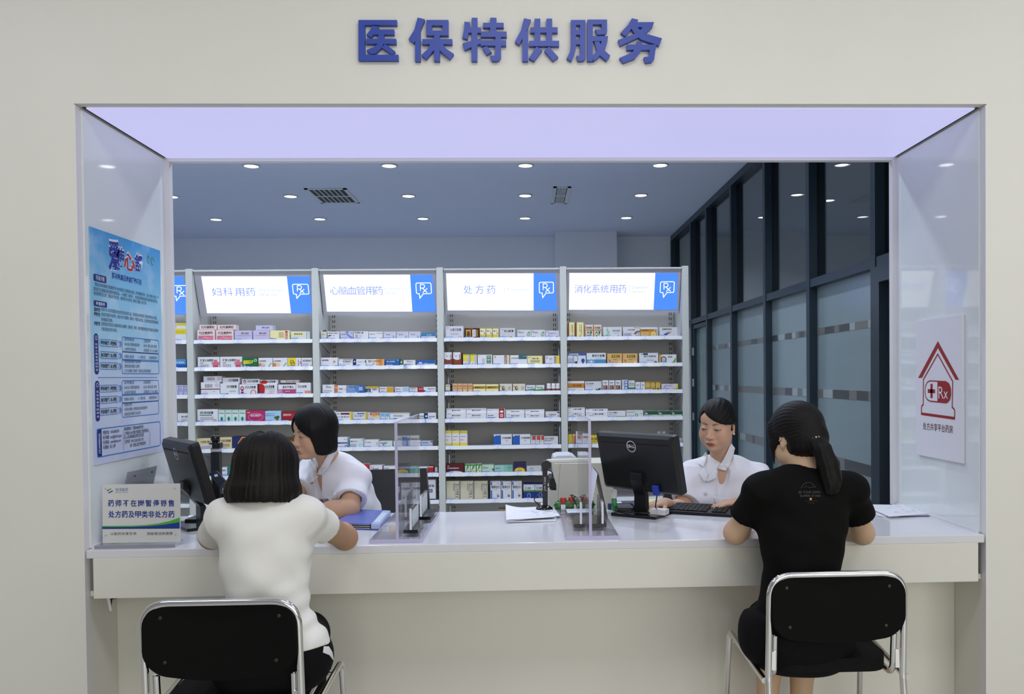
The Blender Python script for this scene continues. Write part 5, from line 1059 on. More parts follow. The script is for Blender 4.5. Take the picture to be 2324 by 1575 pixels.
for x, y, x1, s_ in ((214, 648.5, 358, '“爱使心舒-肺动脉高压患者援助项目”由中国初级卫生保健基金会发起，爱可泰隆医药贸易（上海）有限公司支持，中'), (212.5, 659, 357, '国初级卫生保健基金会无偿提供援助药品——马昔腾坦（傲朴舒），项目旨在帮助肺动脉高压患者减轻用药负担，'), (212.5, 669, 332, '使其获得规范化治疗，提高治疗的可及性，减轻家庭与社会负担，提高生活质量，延长生命。'),
                     (229.5, 706, 355.5, '持有中华人民共和国居民身份证/军官证的成年公民，低保或由当地民政部门出具证明的低收入患者。'), (229.7, 717, 359, '经指定项目医疗机构评估，确诊为符合马昔腾坦（傲朴舒）中国批准适应症，且无使用禁忌症的肺动脉高压'), (229.5, 728, 256, '肺动脉高压患者。'), (230, 738.5, 359, '因家庭经济原因无法继续承担马昔腾坦（傲朴舒）费用，同时需要提供经济评估相关证明材料'), (230, 750, 265.5, '并通过基金会项目办审核。')):
    ptx(x, y, x1, 0.0130, pi3, s_)
for x, y, s_ in ((213.5, 706, '基本条件：'), (213.6, 717, '医学条件：'), (213.7, 738, '经济条件：')): ptx(x, y, x+14.5, 0.014, pi8, s_, 0.03)
def rbox(xa, ya, xb, yb, lw=0.0028, m_=pi5):
    a = PL.q(xa, yb); e = PL.q(xb, ya); b.line(F1, rrect(a[0], min(a[1], e[1]), e[0], max(a[1], e[1]), 0.008, 3), lw, m_, 0.0008, True); return a, e
def section(ty, title, rows, last):
    a = PL.q(214.5+(ty-757)*.023, ty+93); e = PL.q(222.5+(ty-757)*.023, ty); b.flat(F1, rrect(a[0], a[1], e[0], e[1], (e[0]-a[0])*.45, 4), pi2, 0.0006); xm = (a[0]+e[0])/2
    b.line(F1, [(xm+0.007*math.cos(t*PI/6), e[1]-0.016+0.007*math.sin(t*PI/6)) for t in range(12)], 0.002, pi6, 0.0009, True)
    hh = (e[1]-a[1]-0.045)/len(title)
    for i, ch in enumerate(title): b.text(F1, xm, e[1]-0.034-hh*(i+.8), hh*.62, pi6, ch, c=0.0009, align='c', w=(e[0]-a[0])*.55)
    for (yy, hgt, s_), items in zip(rows, last):
        q0, q1 = PL.q(226, yy+6)[1], PL.q(226, yy-9.5)[1]; x0, x1 = PL.q(226, yy)[0], PL.q(268, yy)[0]
        b.line(F1, rrect(x0, q0, x1, q1, 0.008, 3), 0.0022, pi5, 0.0008, True); b.text(F1, x0+0.008, (q0+q1)/2-0.008, 0.015, pi8, s_, w=(x1-x0)*.86, c=0.0009, off=0.03)
        for k in range(2): xx = PL.q(270.5+k*2.6, yy)[0]; ym = (q0+q1)/2; b.line(F1, [(xx, ym+0.012), (xx+0.008, ym), (xx, ym-0.012)], 0.004, pi5, 0.0008)
        X0, X1 = PL.q(277, yy)[0], PL.q(360, yy)[0]; ym = (q0+q1)/2; b.line(F1, rrect(X0, ym-hgt/2, X1, ym+hgt/2, 0.008, 3), 0.0030, pi5, 0.0008, True)
        n = len(items)
        for i, row in enumerate(items):
            yb_ = ym+hgt/2-hgt*(i+.72)/n
            for fx, fw, t_ in row: b.text(F1, X0+(X1-X0)*fx, yb_, 0.0125, pi3, t_, w=(X1-X0)*fw, c=0.0009)
IT = [[[(.05, .26, '1.医学条件确认表'), (.56, .2, '2.诊断证明书')], [(.05, .4, '3.RHC右心导管检查报告单'), (.56, .38, '4.ECHO（超声心动图）报告单')], [(.05, .3, '5.6分钟步行距离试验'), (.56, .4, '6.实验室检查（LFT、HB、BNP等）')]],
      [[(.05, .25, '1.患者本人身份证'), (.41, .2, '2.一寸照片2张'), (.71, .24, '3.患者知情同意书')]], [[(.05, .44, '1.患者及直系亲属户口本复印件')], [(.05, .4, '2.患者及直系亲属收入证明表')], [(.05, .72, '3.3个月马昔腾坦（傲朴舒）中国大陆正式购药发票原件')]]]
section(757, '低收入患者项目申请', [(779, 0.058, '医学证明材料（医院提供）'), (807, 0.034, '身份证明材料（本人提供）'), (832, 0.056, '经济证明材料（本人提供）')], IT)
a = PL.q(222, 857); e = PL.q(357, 857); b.rect(F1, a[0], a[1]-0.0012, e[0], a[1]+0.0012, pi5)
IT2 = IT[:2]+[[[(.05, .2, '1.低保证明')], [(.05, .62, '2.低保证办理前一年的低保金领取证明复印件')], [(.05, .44, '3.患者及直系亲属户口本复印件')]]]
section(864, '低保患者项目申请', [(884, 0.058, '医学证明材料（医院提供）'), (910, 0.034, '身份证明材料（本人提供）'), (937, 0.056, '经济证明材料（本人提供）')], IT2)
a = PL.q(221, 1038); e = PL.q(364, 1010); tp = PL.q(221, 974)[1]
b.line(F1, rrect(a[0], a[1], e[0], tp, 0.012, 3), 0.0035, pi5, 0.0008, True); b.flat(F1, [(a[0], a[1]), (PL.q(230.5, 1000)[0], a[1]), (PL.q(230.5, 1000)[0], tp), (a[0], tp)], pi2, 0.0006)
xm = (a[0]+PL.q(230.5, 1000)[0])/2
for i, ch in enumerate('项目联系方式'): b.text(F1, xm, tp-0.02-(tp-a[1]-0.03)*(i+.8)/6, 0.013, pi6, ch, c=0.0009, align='c')
for i, s_ in enumerate(('援助热线：010-85402395', '电子邮箱：asxs@cphcf.org.cn', '项目网站：asxs.lisizhou.com', '项目微信：爱使心舒')): ptx(233.5, 986.5+i*11.2, (270, 276, 274, 262)[i], 0.0135, pi3, s_, 0.01)
for i, s_ in enumerate(('资料邮寄地址（只接收EMS特快专递）：', '上海邮政102-001信箱 中国初级卫生保健基金会', '爱使心舒-肺动脉高压援助项目办公室', '工作时间：9:00-12:00;13:00-17:30', '（周一至周五法定节假日除外）')): ptx((281, 281, 281.5, 282, 295)[i], (978, 988, 997, 1007, 1015)[i], (328, 337, 326, 325, 331)[i], 0.0135, pi3, s_, 0.01)
for x in (279.5, 340): a2 = PL.q(x, 1022 if x < 300 else 1012)[1]; t2 = PL.q(x, 976)[1]; xx = PL.q(x, 990)[0]; b.rect(F1, xx-0.001, a2, xx+0.001, t2, pi5)
tag(b.build('poster'), 'tall sky-blue medical aid poster on the glass side of the opening', 'poster')

# right wall sign
XG = XR-0.0104
c4 = [onX(x, y, XG-0.012) for x, y in ((2079, 725), (2184, 717), (2182.5, 1052.5), (2077.5, 1030))]
y0 = (c4[0].y+c4[3].y)/2; y1 = (c4[1].y+c4[2].y)/2; z1 = (c4[0].z+c4[1].z)/2; z0 = (c4[2].z+c4[3].z)/2
F2 = Fr((XG-0.012, y0, z0), (0, -1, 0), (0, 0, 1)); W2, H2 = y0-y1, z1-z0; PL2 = Plate(F2)
t = thing('wall_sign', (XG-0.006, (y0+y1)/2, z0), 'white wall board with a red house and capsule emblem', 'sign')
b = MB(); b.fbox(F2, (0, 0, -0.0118), (W2, H2, 0), mat('sign_board_white', (0.80, 0.80, 0.85), 0.4)); b.build('board', t, bevel=0.001)
b = MB(); red = mat('sign_red', '#9c1418', 0.4); wsh = mat('sign_white_print', (0.82, 0.82, 0.87), 0.4)
Z = lambda x, y: PL2.q(1980+x/2.8636, 700+y/2.8636)
b.flat(F2, [Z(426, 212), Z(297, 452), Z(323, 451), Z(426, 258)], red); b.flat(F2, [Z(426, 212), Z(426, 258), Z(540, 463), Z(564, 465)], red)
b.line(F2, [Z(425, 297), Z(332, 462), Z(331, 626), Z(322, 632), Z(319, 645), Z(319, 685), Z(535, 716), Z(535, 660), Z(528, 650), Z(519, 643), Z(522, 474)], 0.0065, red, 0.0007, True)
b.line(F2, [Z(318, 684), Z(535, 714)], 0.011, red, 0.0008)
cc = [Z(343, 540), Z(346, 505), Z(358, 480), Z(375, 471), Z(478, 476), Z(498, 490), Z(509, 520), Z(510, 560), Z(503, 592), Z(485, 612), Z(472, 612), Z(375, 602), Z(358, 592), Z(347, 570)]
b.flat(F2, cc, wsh, 0.0009); b.flat(F2, [Z(424, 474), Z(478, 476), Z(498, 490), Z(509, 520), Z(510, 560), Z(503, 592), Z(485, 612), Z(424, 606)], red, 0.0012); b.line(F2, cc, 0.005, red, 0.0014, True)
b.flat(F2, [Z(379, 490), Z(393, 490), Z(393, 582), Z(379, 582)], red, 0.0015); b.flat(F2, [Z(362, 524), Z(409, 526), Z(409, 551), Z(362, 549)], red, 0.0015)
b.text(F2, Z(432, 583)[0], Z(432, 585)[1], Z(432, 503)[1]-Z(432, 583)[1], wsh, 'R', w=Z(466, 0)[0]-Z(432, 0)[0], c=0.002, off=-0.004); b.text(F2, Z(466, 585)[0], Z(466, 586)[1], (Z(466, 530)[1]-Z(466, 586)[1])*1.3, wsh, 'x', w=Z(493, 0)[0]-Z(466, 0)[0], c=0.002, off=-0.004)
b.text(F2, Z(328, 0)[0], Z(425, 798)[1], (Z(425, 752)[1]-Z(425, 798)[1]), mat('sign_dark_red', '#5c1418', 0.4), '处方共享平台药房', w=Z(522, 0)[0]-Z(328, 0)[0], c=0.0009)
b.build('emblem', t)

# notice stand at the left end of the counter
Y3 = 0.065
a0, a1 = onY(231.5, 1160, Y3), onY(408, 1160, Y3); zt = onY(320, 1099, Y3).z
F3 = Fr((a0.x, Y3, KZ+0.012), (1, 0, 0), (0, 0.03, 1)); W3, H3 = a1.x-a0.x, (zt-KZ-0.012); PL3 = Plate(F3)
t = thing('notice_stand', ((a0.x+a1.x)/2, Y3, KZ), 'acrylic desk notice with blue lettering at the poster end of the counter', 'sign')
b = MB(); b.fbox(F3, (0, 0, -0.003), (W3, H3, 0), mat('notice_cream', (0.78, 0.79, 0.73), 0.35)); bl = mat('notice_blue', '#1c3a94', 0.4); gn = mat('notice_green', '#4cb83c', 0.4); dk = mat('notice_dark', '#4a4a40', 0.4)
N = PL3.q
def nt_(x0, yb, x1, yt, m_, s_, off=0.0): a = N(x0, yb); e = N(x1, yt); b.text(F3, a[0], a[1], e[1]-a[1], m_, s_, w=e[0]-a[0], off=off)
for i, ch in enumerate('药师不在岗暂停销售'): x = 245.3+i*17.05; nt_(x, 1149, x+13.6, 1135, bl, ch, 0.02)
for i, ch in enumerate('处方药及甲类非处方药'): x = 246.2+i*15.1; nt_(x, 1174.3, x+13.8, 1160, bl, ch, 0.02)
nt_(262.3, 1115.2, 290.8, 1107.8, mat('notice_blue_grey', '#5a70ac', 0.4), '百洋医药'); nt_(262.3, 1118.8, 290.8, 1116.6, mat('notice_blue_grey', '#5a70ac', 0.4), 'BAHEAL PHARM')
for x, y, m_ in ((243, 1112, bl), (248, 1109.5, gn), (250.5, 1115, bl), (252.5, 1113.6, gn), (246, 1117.2, bl)): b.flat(F3, [N(x-1, y+1.6), N(x+3, y+2), N(x+5.5, y-.6), N(x+2, y-1)], m_, 0.0009)
sw = [N(231.5, 1193.6), N(260, 1193.4), N(300, 1193), N(330, 1191.5), N(360, 1188), N(385, 1182.5), N(408, 1174.5)]; sm_ = [N(231.5, 1196), N(260, 1196), N(300, 1195.6), N(340, 1193.8), N(370, 1191), N(408, 1185)]
b.flat(F3, sw+sm_[::-1], gn, 0.0006); b.flat(F3, sm_+[N(408, 1199.5), N(231.5, 1200.5)], bl, 0.0008)
nt_(251, 1214.5, 310, 1207.5, dk, '以医药关爱生命', 0.0); nt_(333.5, 1214.3, 392, 1207.2, dk, '用智慧成就健康', 0.0)
b.build('printed_panel', t)
b = MB(); b.fbox(F3, (-0.003, -0.002, 0.0002), (W3+0.003, H3+0.002, 0.003), clear('clear_cover', (0.97, 0.97, 0.98), 0.03, 1.25)); b.build('clear_front', t)
for px, py in ((240, 1108.5), (397.5, 1108), (241, 1214.5), (399, 1213.3)):
    q = N(px, py); b = MB(); b.lathe(F3.p(q[0], q[1], 0.003), [(0.0025, 0), (0.0025, 0.001)], mat('screw_grey', (0.45, 0.45, 0.42), 0.4), axis=F3.n, n=12); b.build('screw', t)
b = MB(); b.box((a0.x-0.006, Y3-0.045, KZ), (a1.x, Y3+0.045, KZ+0.0115), acry); b.build('base', t)
b = MB(); b.box((a0.x-0.006, Y3-0.0455, KZ+0.0005), (a1.x, Y3-0.0452, KZ+0.011), mat('acrylic_edge_grey', (0.30, 0.30, 0.36), 0.2)); b.build('base_edge', t)
# empty clear holder leaning by the poster wall
t = thing('acrylic_holder', (-1.52, 0.25, KZ), 'empty clear acrylic sheet holder leaning behind the notice, by the poster wall', 'sign holder')
b = MB(); q = [(-1.525, .11, KZ), (-1.515, .33, KZ), (-1.505, .44, 1.032), (-1.515, .215, 1.032)]; b.add(q+[(x+.004, y-.002, z) for x, y, z in q], [(0, 1, 2, 3), (7, 6, 5, 4), (0, 4, 5, 1), (1, 5, 6, 2), (2, 6, 7, 3), (3, 7, 4, 0)], clear('grey_clear_sheet', (0.72, 0.72, 0.76), 0.03, 1.5, 0.25, (0.5, 0.5, 0.54))); b.build('clear_sheet', t)
b = MB(); b.box((-1.535, .10, KZ), (-1.50, .34, KZ+.006), acry); b.build('foot', t)
for k in (0.05, .19): b = MB(); P = Vector(q[3]).lerp(Vector(q[2]), k/.24)+Vector((.004, -.002, -.02)); b.lathe(P, [(.004, 0), (.004, .003)], mat('pin_dark', (.1, .1, .1), .3), axis=(1, -.3, 0), n=10); b.build('pin', t)

# ------------------------------------------------------------------ dividers and small holders
def divider(xa, xb, xp, lab):
    t = thing('acrylic_divider', ((xa+xb)/2, .35, KZ), lab, 'divider', 'clear acrylic dividers on the counter')
    b = MB(); b.box((xa, .032, KZ+.0005), (xb, .655, KZ+.014), acry); b.build('base_plate', t)
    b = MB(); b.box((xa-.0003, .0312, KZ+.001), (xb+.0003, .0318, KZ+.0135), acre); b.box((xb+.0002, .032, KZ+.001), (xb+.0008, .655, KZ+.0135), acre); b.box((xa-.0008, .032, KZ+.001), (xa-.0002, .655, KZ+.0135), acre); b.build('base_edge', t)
    b = MB(); b.box((xp-.005, .034, KZ+.0142), (xp+.005, .652, 1.219), acry); b.build('upright_panel', t)
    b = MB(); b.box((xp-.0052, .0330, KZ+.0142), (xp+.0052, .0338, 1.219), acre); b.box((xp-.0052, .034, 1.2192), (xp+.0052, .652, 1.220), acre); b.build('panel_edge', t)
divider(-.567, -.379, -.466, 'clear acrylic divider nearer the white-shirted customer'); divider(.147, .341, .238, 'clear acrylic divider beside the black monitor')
glasse = mat('holder_edge_bright', (.72, .72, .80), .1, 0, .6)
def holder(x0, x1, y0_, y1_, xp, zt_, lab, print_=None):
    t = thing('sign_holder', ((x0+x1)/2, (y0_+y1_)/2, KZ), lab, 'sign holder', 'small clear sign holders on black bases'); z0_ = KZ+.0146
    b = MB(); b.box((x0, y0_, z0_), (x1, y1_, z0_+.013), blackg); b.build('base', t, bevel=.001)
    b = MB(); b.box((xp-.004, y0_+.002, z0_+.0132), (xp+.004, y1_-.002, zt_), acry); b.build('clear_panel', t)
    b = MB(); b.box((xp-.0042, y0_+.0010, z0_+.0132), (xp+.0042, y0_+.0018, zt_), glasse); b.build('panel_edge', t)
    for zz in (z0_+.03, (z0_+zt_)/2+.01, zt_-.012):
        b = MB(); b.lathe((xp-.0042, y0_+.008, zz), [(.004, 0), (.004, .0084)], mat('pin_chrome', (.8, .8, .85), .1, .8), axis=(1, 0, 0), n=10); b.build('pin', t)
    if print_:
        b = MB(); b.box((xp+.0042, y0_+.02, z0_+.02), (xp+.0047, y1_-.01, zt_-.01), print_); b.build('card', t)
cardm = mat('holder_card_pale', (.62, .68, .70), .4, noise=.15, scale=25)
holder(-.460, -.405, .136, .340, -.432, .888, 'small clear sign holder on black base, front one right of the left divider', cardm)
holder(-.452, -.390, .424, .622, -.430, .893, 'small clear sign holder on black base, rear one at the left divider', cardm)
holder(.186, .230, .197, .400, .2145, .893, 'small clear sign holder on black base, paper-stack side of the right divider')
holder(.246, .313, .197, .400, .2985, .893, 'small clear sign holder on black base, monitor side of the right divider')
t = thing('tent_card', (.30, .54, KZ), 'tent-shaped desk leaflet stand between divider and black monitor', 'sign')
def slab(bm_, quad, off, m_):
    q0 = [Vector(v) for v in quad]; n_ = (q0[1]-q0[0]).cross(q0[3]-q0[0]).normalized()*off; b.add(q0+[v+n_ for v in q0], [(0, 1, 2, 3), (7, 6, 5, 4), (0, 4, 5, 1), (1, 5, 6, 2), (2, 6, 7, 3), (3, 7, 4, 0)], m_)
zt_ = .974; zb_ = KZ+.0146
b = MB(); slab(b, [(.338, .426, zb_), (.338, .650, zb_), (.3015, .650, zt_), (.3015, .426, zt_)], .004, mat('tent_frame_dark', (.03, .03, .032), .35)); slab(b, [(.3395, .436, zb_+.012), (.3395, .640, zb_+.012), (.3075, .640, zt_-.008), (.3075, .436, zt_-.008)], .0012, mat('leaflet_print', (.42, .44, .40), .4, noise=.45, scale=18)); b.build('front_leaf', t)
b = MB(); slab(b, [(.262, .426, zb_), (.262, .650, zb_), (.2975, .650, zt_), (.2975, .426, zt_)], .003, paper); b.build('back_leaf', t)

# ------------------------------------------------------------------ monitors
def monitor(cx_, cy_, zb_, wdir, tilt, w_, h_, base, lab, logo):
    """w runs along wdir (seen from behind, left to right); the back leans towards the viewer at the top"""
    w = Vector((wdir[0], wdir[1], 0)).normalized(); n0 = Vector((w.y, -w.x, 0));
    if n0.y > 0: n0 = -n0
    v = (Vector((0, 0, 1))*math.cos(tilt)+n0*math.sin(tilt)).normalized(); fr = Fr(Vector((cx_, cy_, zb_))-w*w_/2, w, v)
    t = thing('computer_monitor', (base[0], base[1], KZ), lab, 'monitor', 'black computer monitors on the counter')
    b = MB(); pts = rrect(0, 0, w_, h_, .012, 4); b.prism(fr, pts, -.040, -.012, black)
    ins = rrect(.012, .012, w_-.012, h_-.012, .02, 4); n_ = len(pts)
    b.add([fr.p(x, y, -.012) for x, y in pts]+[fr.p(x, y, 0) for x, y in ins], [(i, (i+1) % n_, n_+(i+1) % n_, n_+i) for i in range(n_)]+[tuple(range(n_, 2*n_))], black)
    b.rect(fr, .03, h_-.040, w_-.03, h_-.034, mat('vent_line_black', (.003, .003, .003), .8), .0004); b.build('back_shell', t)
    b = MB(); b.flat(Fr(fr.p(0, 0, -.0402), -w, v), [(-x, y) for x, y in rrect(.015, .018, w_-.015, h_-.015, .003, 2)], mat('monitor_screen', (.05, .07, .10), .2, emit=.35, ecol=(.55, .7, .9)), 0); b.build('screen', t)
    b = MB(); lx, ly, lr = w_*.47, h_*.80, .0235; lm = mat('logo_silver', (.72, .72, .72), .3, .3)
    b.line(fr, [(lx+lr*math.cos(2*PI*i/32), ly+lr*math.sin(2*PI*i/32)) for i in range(32)], .0032, lm, .0008, True)
    b.text(fr, lx-.0185, ly-.0055, .0125, lm, 'D', w=.0105, off=.03); b.text(fr, lx-.0045, ly-.0062, .0125, lm, 'E', w=.0085, off=.03, rot=.62); b.text(fr, lx+.0042, ly-.0055, .0125, lm, 'L', w=.0068, off=.03); b.text(fr, lx+.0120, ly-.0055, .0125, lm, 'L', w=.0068, off=.03)
    b.build('maker_logo', t)
    bx, by, ang = base; bw = Vector((math.cos(ang), math.sin(ang), 0)); bf = Fr((bx, by, KZ), bw, bw.cross(Vector((0, 0, -1))))
    bf = Fr((bx, by, KZ+.0004), bw, Vector((-bw.y, bw.x, 0)))
    b = MB(); b.prism(bf, [(-.105, -.085), (.105, -.085), (.105, .085), (-.105, .085)], 0, .012, blackg); b.build('stand_base', t, bevel=.004)
    top = fr.p(w_/2, h_*.22, -.004); mid = Vector((bx, by, KZ+.085))
    b = MB(); s2 = w*.032; d2 = -n0*.022
    def ring(c, k=1.0): return [c-s2*k, c+s2*k, c+s2*k+d2, c-s2*k+d2]
    R_ = [ring(Vector((bx, by, KZ+.010))-d2*.5, 1.05), ring(mid-d2*.5, 1.0), ring(top+n0*.028, .95), ring(top+n0*.020+v*.03, .95)]
    b.add([q for r in R_ for q in r], [(i*4+j, i*4+(j+1) % 4, (i+1)*4+(j+1) % 4, (i+1)*4+j) for i in range(3) for j in range(4)]+[(12, 13, 14, 15)], black); b.build('stand_neck', t, bevel=.002)
    return t, fr, w, n0
tR, frR, wR, nR = monitor(.492, .507, .884, (.67, -.744), .225, .43, .252, (.50, .545, -.60), 'black computer monitor with round silver logo, facing the right-hand pharmacist', True)
b = MB(); P = frR.p(.31, .020, .004); b.fbox(Fr(P, wR, frR.v), (-.014, -.02, 0), (.014, .022, .016), mat('plug_blue', (.02, .05, .42), .4)); b.build('video_plug', tR, bevel=.003)
b = MB(); q = P-Vector((0, 0, .02)); b.tube([q, q+Vector((-.01, -.01, -.05)), Vector((.56, .50, KZ+.03)), Vector((.52, .475, KZ+.018)), Vector((.45, .50, KZ+.017)), Vector((.40, .58, KZ+.016)), Vector((.385, .66, KZ+.03))], .0028, blackg, 7); b.build('video_cable', tR)
tL, frL, wL, nL = monitor(-1.345, .385, .893, (.611, -.79), .26, .405, .250, (-1.335, .455, -.9), 'black computer monitor seen from behind at a steep angle, beside the poster wall', True)

# ------------------------------------------------------------------ keyboard and right desk things
kd = Vector((.905, -.425, 0)).normalized(); kf = Vector((.425, .905, 0)).normalized(); KF = Fr(Vector((.700, .515, KZ+.0005))-kd*.225, kd, kf)
t = thing('keyboard', (.70, .57, KZ), 'black keyboard under the hands of the typing pharmacist', 'keyboard')
b = MB(); b.add([KF.p(0, 0, 0), KF.p(.45, 0, 0), KF.p(.45, .155, 0), KF.p(0, .155, 0), KF.p(0, .004, .014), KF.p(.45, .004, .014), KF.p(.45, .153, .026), KF.p(0, .153, .026)], [(0, 3, 2, 1), (4, 5, 6, 7), (0, 1, 5, 4), (1, 2, 6, 5), (2, 3, 7, 6), (3, 0, 4, 7)], black); b.build('case', t, bevel=.003)
b = MB(); km = mat('key_black', (.014, .014, .015), .45)
for r in range(6):
    for c in range(21):
        if c in (14, 18): continue
        x0 = .012+c*.0204; y0_ = .016+r*.0222; zz = .0145+.012*(y0_/.155)
        b.fbox(KF, (x0, y0_, zz), (x0+.0175, y0_+.0185, zz+.0055), km)
b.build('keys', t)
t = thing('pill_box', (.55, .50, KZ), 'small white cardboard box on the foot of the black monitor', 'box')
b = MB(); FB = Fr(Vector((.563, .478, KZ+.0128)), Vector((.86, -.51, 0)), Vector((.51, .86, 0))); b.fbox(FB, (-.035, -.02, 0), (.035, .03, .022), mat('box_white', (.78, .78, .78), .5)); b.build('carton', t, bevel=.001)
b = MB(); b.fbox(FB, (.0352, -.018, .003), (.0356, .028, .019), mat('box_cream_end', (.66, .64, .58), .5)); b.build('end_flap', t)
x, y = .395, .665
t = thing('squeeze_bottle', (x, y, KZ), 'small green bottle with white cap behind the monitor stand', 'bottle')
b = MB(); b.lathe((x, y, KZ), [(.011, 0), (.0125, .004), (.0125, .05), (.009, .056)], mat('bottle_green', '#3f9a5c', .35), n=18); b.build('body', t)
b = MB(); b.lathe((x, y, KZ), [(.0135, .056), (.0135, .088), (.012, .092)], mat('bottle_cap_white', '#e8e8ec', .35), n=18); b.build('cap', t)
t = thing('card_reader', (.44, .645, KZ), 'dark card reader lying behind the monitor stand', 'card reader')
b = MB(); b.box((.40, .60, KZ), (.475, .69, KZ+.024), black); b.build('body', t, bevel=.004); b = MB(); b.box((.408, .645, KZ+.0242), (.467, .682, KZ+.0250), mat('reader_grey', (.08, .09, .11), .3)); b.build('display', t)
def sheet(name, corners, z, th, m_, lab, cat='paper', group=None, curl=None, marks=0, seed=0):
    """thin sheet on the counter through four photo corners (clockwise from near left), slightly waved"""
    P = [onZ(x_, y_, z) for x_, y_ in corners]; N_ = 12; V = []; rnd = random.Random(seed); ph = rnd.random()*6
    for j in range(N_+1):
        for i in range(N_+1):
            s_, t_ = i/N_, j/N_; q = P[0]*(1-s_)*(1-t_)+P[1]*s_*(1-t_)+P[2]*s_*t_+P[3]*(1-s_)*t_
            zz = .0012*(1+math.sin(s_*4+ph))*(1+math.cos(t_*3+ph))*.5
            if curl: zz += curl[2]*max(0, 1-((s_-curl[0])**2+(t_-curl[1])**2)**.5/.45)**2
            V.append(q+Vector((0, 0, zz)))
    F = [(j*(N_+1)+i, j*(N_+1)+i+1, (j+1)*(N_+1)+i+1, (j+1)*(N_+1)+i) for j in range(N_) for i in range(N_)]; b = MB(); n_ = len(V)
    b.add(V+[v+Vector((0, 0, th)) for v in V], [f[::-1] for f in F]+[tuple(n_+i for i in f) for f in F]+[(k, k+1, n_+k+1, n_+k) for k in range(N_)]+[(N_*(N_+1)+k+1, N_*(N_+1)+k, n_+N_*(N_+1)+k, n_+N_*(N_+1)+k+1) for k in range(N_)]+[((k+1)*(N_+1), k*(N_+1), n_+k*(N_+1), n_+(k+1)*(N_+1)) for k in range(N_)]+[(k*(N_+1)+N_, (k+1)*(N_+1)+N_, n_+(k+1)*(N_+1)+N_, n_+k*(N_+1)+N_) for k in range(N_)], m_)
    for k in range(marks):
        s_ = .25+.6*rnd.random(); t_ = .2+.6*rnd.random(); L = .05+.1*rnd.random(); q = lambda a, c: (P[0]*(1-a)*(1-c)+P[1]*a*(1-c)+P[2]*a*c+P[3]*(1-a)*c)+Vector((0, 0, .0032+th))
        b.poly([q(s_, t_), q(s_+L, t_), q(s_+L, t_+.02), q(s_, t_+.02)], mat('pencil_grey', (.42, .42, .46), .6))
    return tag(b.build(name), lab, cat, group)
g = 'papers in the middle pile'
sheet('paper_sheet', [(1153, 1187), (1262, 1184), (1266, 1164), (1149, 1160)], KZ+.0006, .004, mat('paper_grey_edge', (.66, .68, .70), .6), 'slightly grey bottom sheets of the middle paper pile', group=g, seed=1)
sheet('paper_sheet', [(1152, 1184), (1271, 1172), (1252, 1150), (1150, 1155)], KZ+.0072, .003, paper, 'slewed white sheet under the top one of the middle paper pile', group=g, seed=2)
sheet('paper_sheet', [(1149, 1181), (1260, 1173.5), (1250, 1151), (1147.5, 1154)], KZ+.0128, .0015, paper, 'top white sheet with curled corner on the middle paper pile', group=g, curl=(0, 1, .016), marks=5, seed=3)
g = 'papers at the wall sign end'
sheet('paper_sheet', [(1993, 1173), (2035, 1174), (2085, 1160), (1975, 1152)], KZ+.0004, .001, paper, 'white sheet sticking out with a bent corner at the wall sign end of the counter', group=g, curl=(0, 0, .004), seed=5)
sheet('paper_sheet', [(2012, 1172), (2110, 1170.5), (2080, 1150), (1955, 1147)], KZ+.0032, .002, mat('paper_bluish', (.62, .66, .85), .6), 'bluish lower sheets of the papers below the wall sign', group=g, seed=6)
sheet('paper_sheet', [(2018, 1173), (2110, 1166.5), (2062, 1146), (1958, 1146)], KZ+.0075, .0015, paper, 'top white sheet with faint writing below the wall sign', group=g, marks=8, seed=7)
sheet('note_slip', [(1288, 1165), (1333, 1163), (1331, 1154.5), (1284, 1156)], KZ+.0152, .001, mat('slip_white', (.78, .80, .90), .5), 'small white printed slip lying inside the right divider base', 'paper', marks=4, seed=8)
sheet('yellow_form', [(1470, 1142), (1500, 1140), (1495, 1133), (1466, 1134)], KZ+.03, .001, mat('paper_yellow', (.72, .72, .25), .6), 'yellow form edge under white sheets behind the monitor', 'paper', seed=9)
t = thing('binder', (.50, .70, KZ), 'dark blue binder lying flat behind the black monitor', 'binder')
b = MB(); b.box((.37, .690, KZ+.0006), (.62, .702, KZ+.028), mat('binder_navy', (.015, .03, .13), .4)); b.box((.478, .60, KZ+.0006), (.62, .69, KZ+.028), mat('binder_navy', (.015, .03, .13), .4)); b.build('cover', t, bevel=.003)
# blue folder before the left pharmacist
P = [onZ(x_, y_, KZ+.004) for x_, y_ in ((757, 1198), (863, 1201.5), (887, 1170), (812, 1166))]
t = thing('ring_binder', tuple((P[0]+P[2])/2), 'blue lever-arch folder lying before the left-hand pharmacist', 'binder')
def hexa(b, Q, z0_, z1_, m_): b.add([Vector((q.x, q.y, z0_)) for q in Q]+[Vector((q.x, q.y, z1_)) for q in Q], [(3, 2, 1, 0), (4, 5, 6, 7), (0, 1, 5, 4), (1, 2, 6, 5), (2, 3, 7, 6), (3, 0, 4, 7)], m_)
fb = mat('folder_blue', (.09, .14, .50), .35, noise=.05, scale=12)
lrp = lambda a_, c_, k: a_.lerp(c_, k)
b = MB(); hexa(b, P, KZ+.0004, KZ+.003, fb); hexa(b, [P[0], lrp(P[0], P[1], .80), lrp(P[3], P[2], .76), P[3]], KZ+.0225, KZ+.025, fb); b.build('cover', t)
b = MB(); hexa(b, [lrp(P[0], P[1], .80), P[1], P[2], lrp(P[3], P[2], .76)], KZ+.003, KZ+.026, mat('spine_pale_blue', (.42, .52, .78), .3)); b.build('spine', t, bevel=.004)
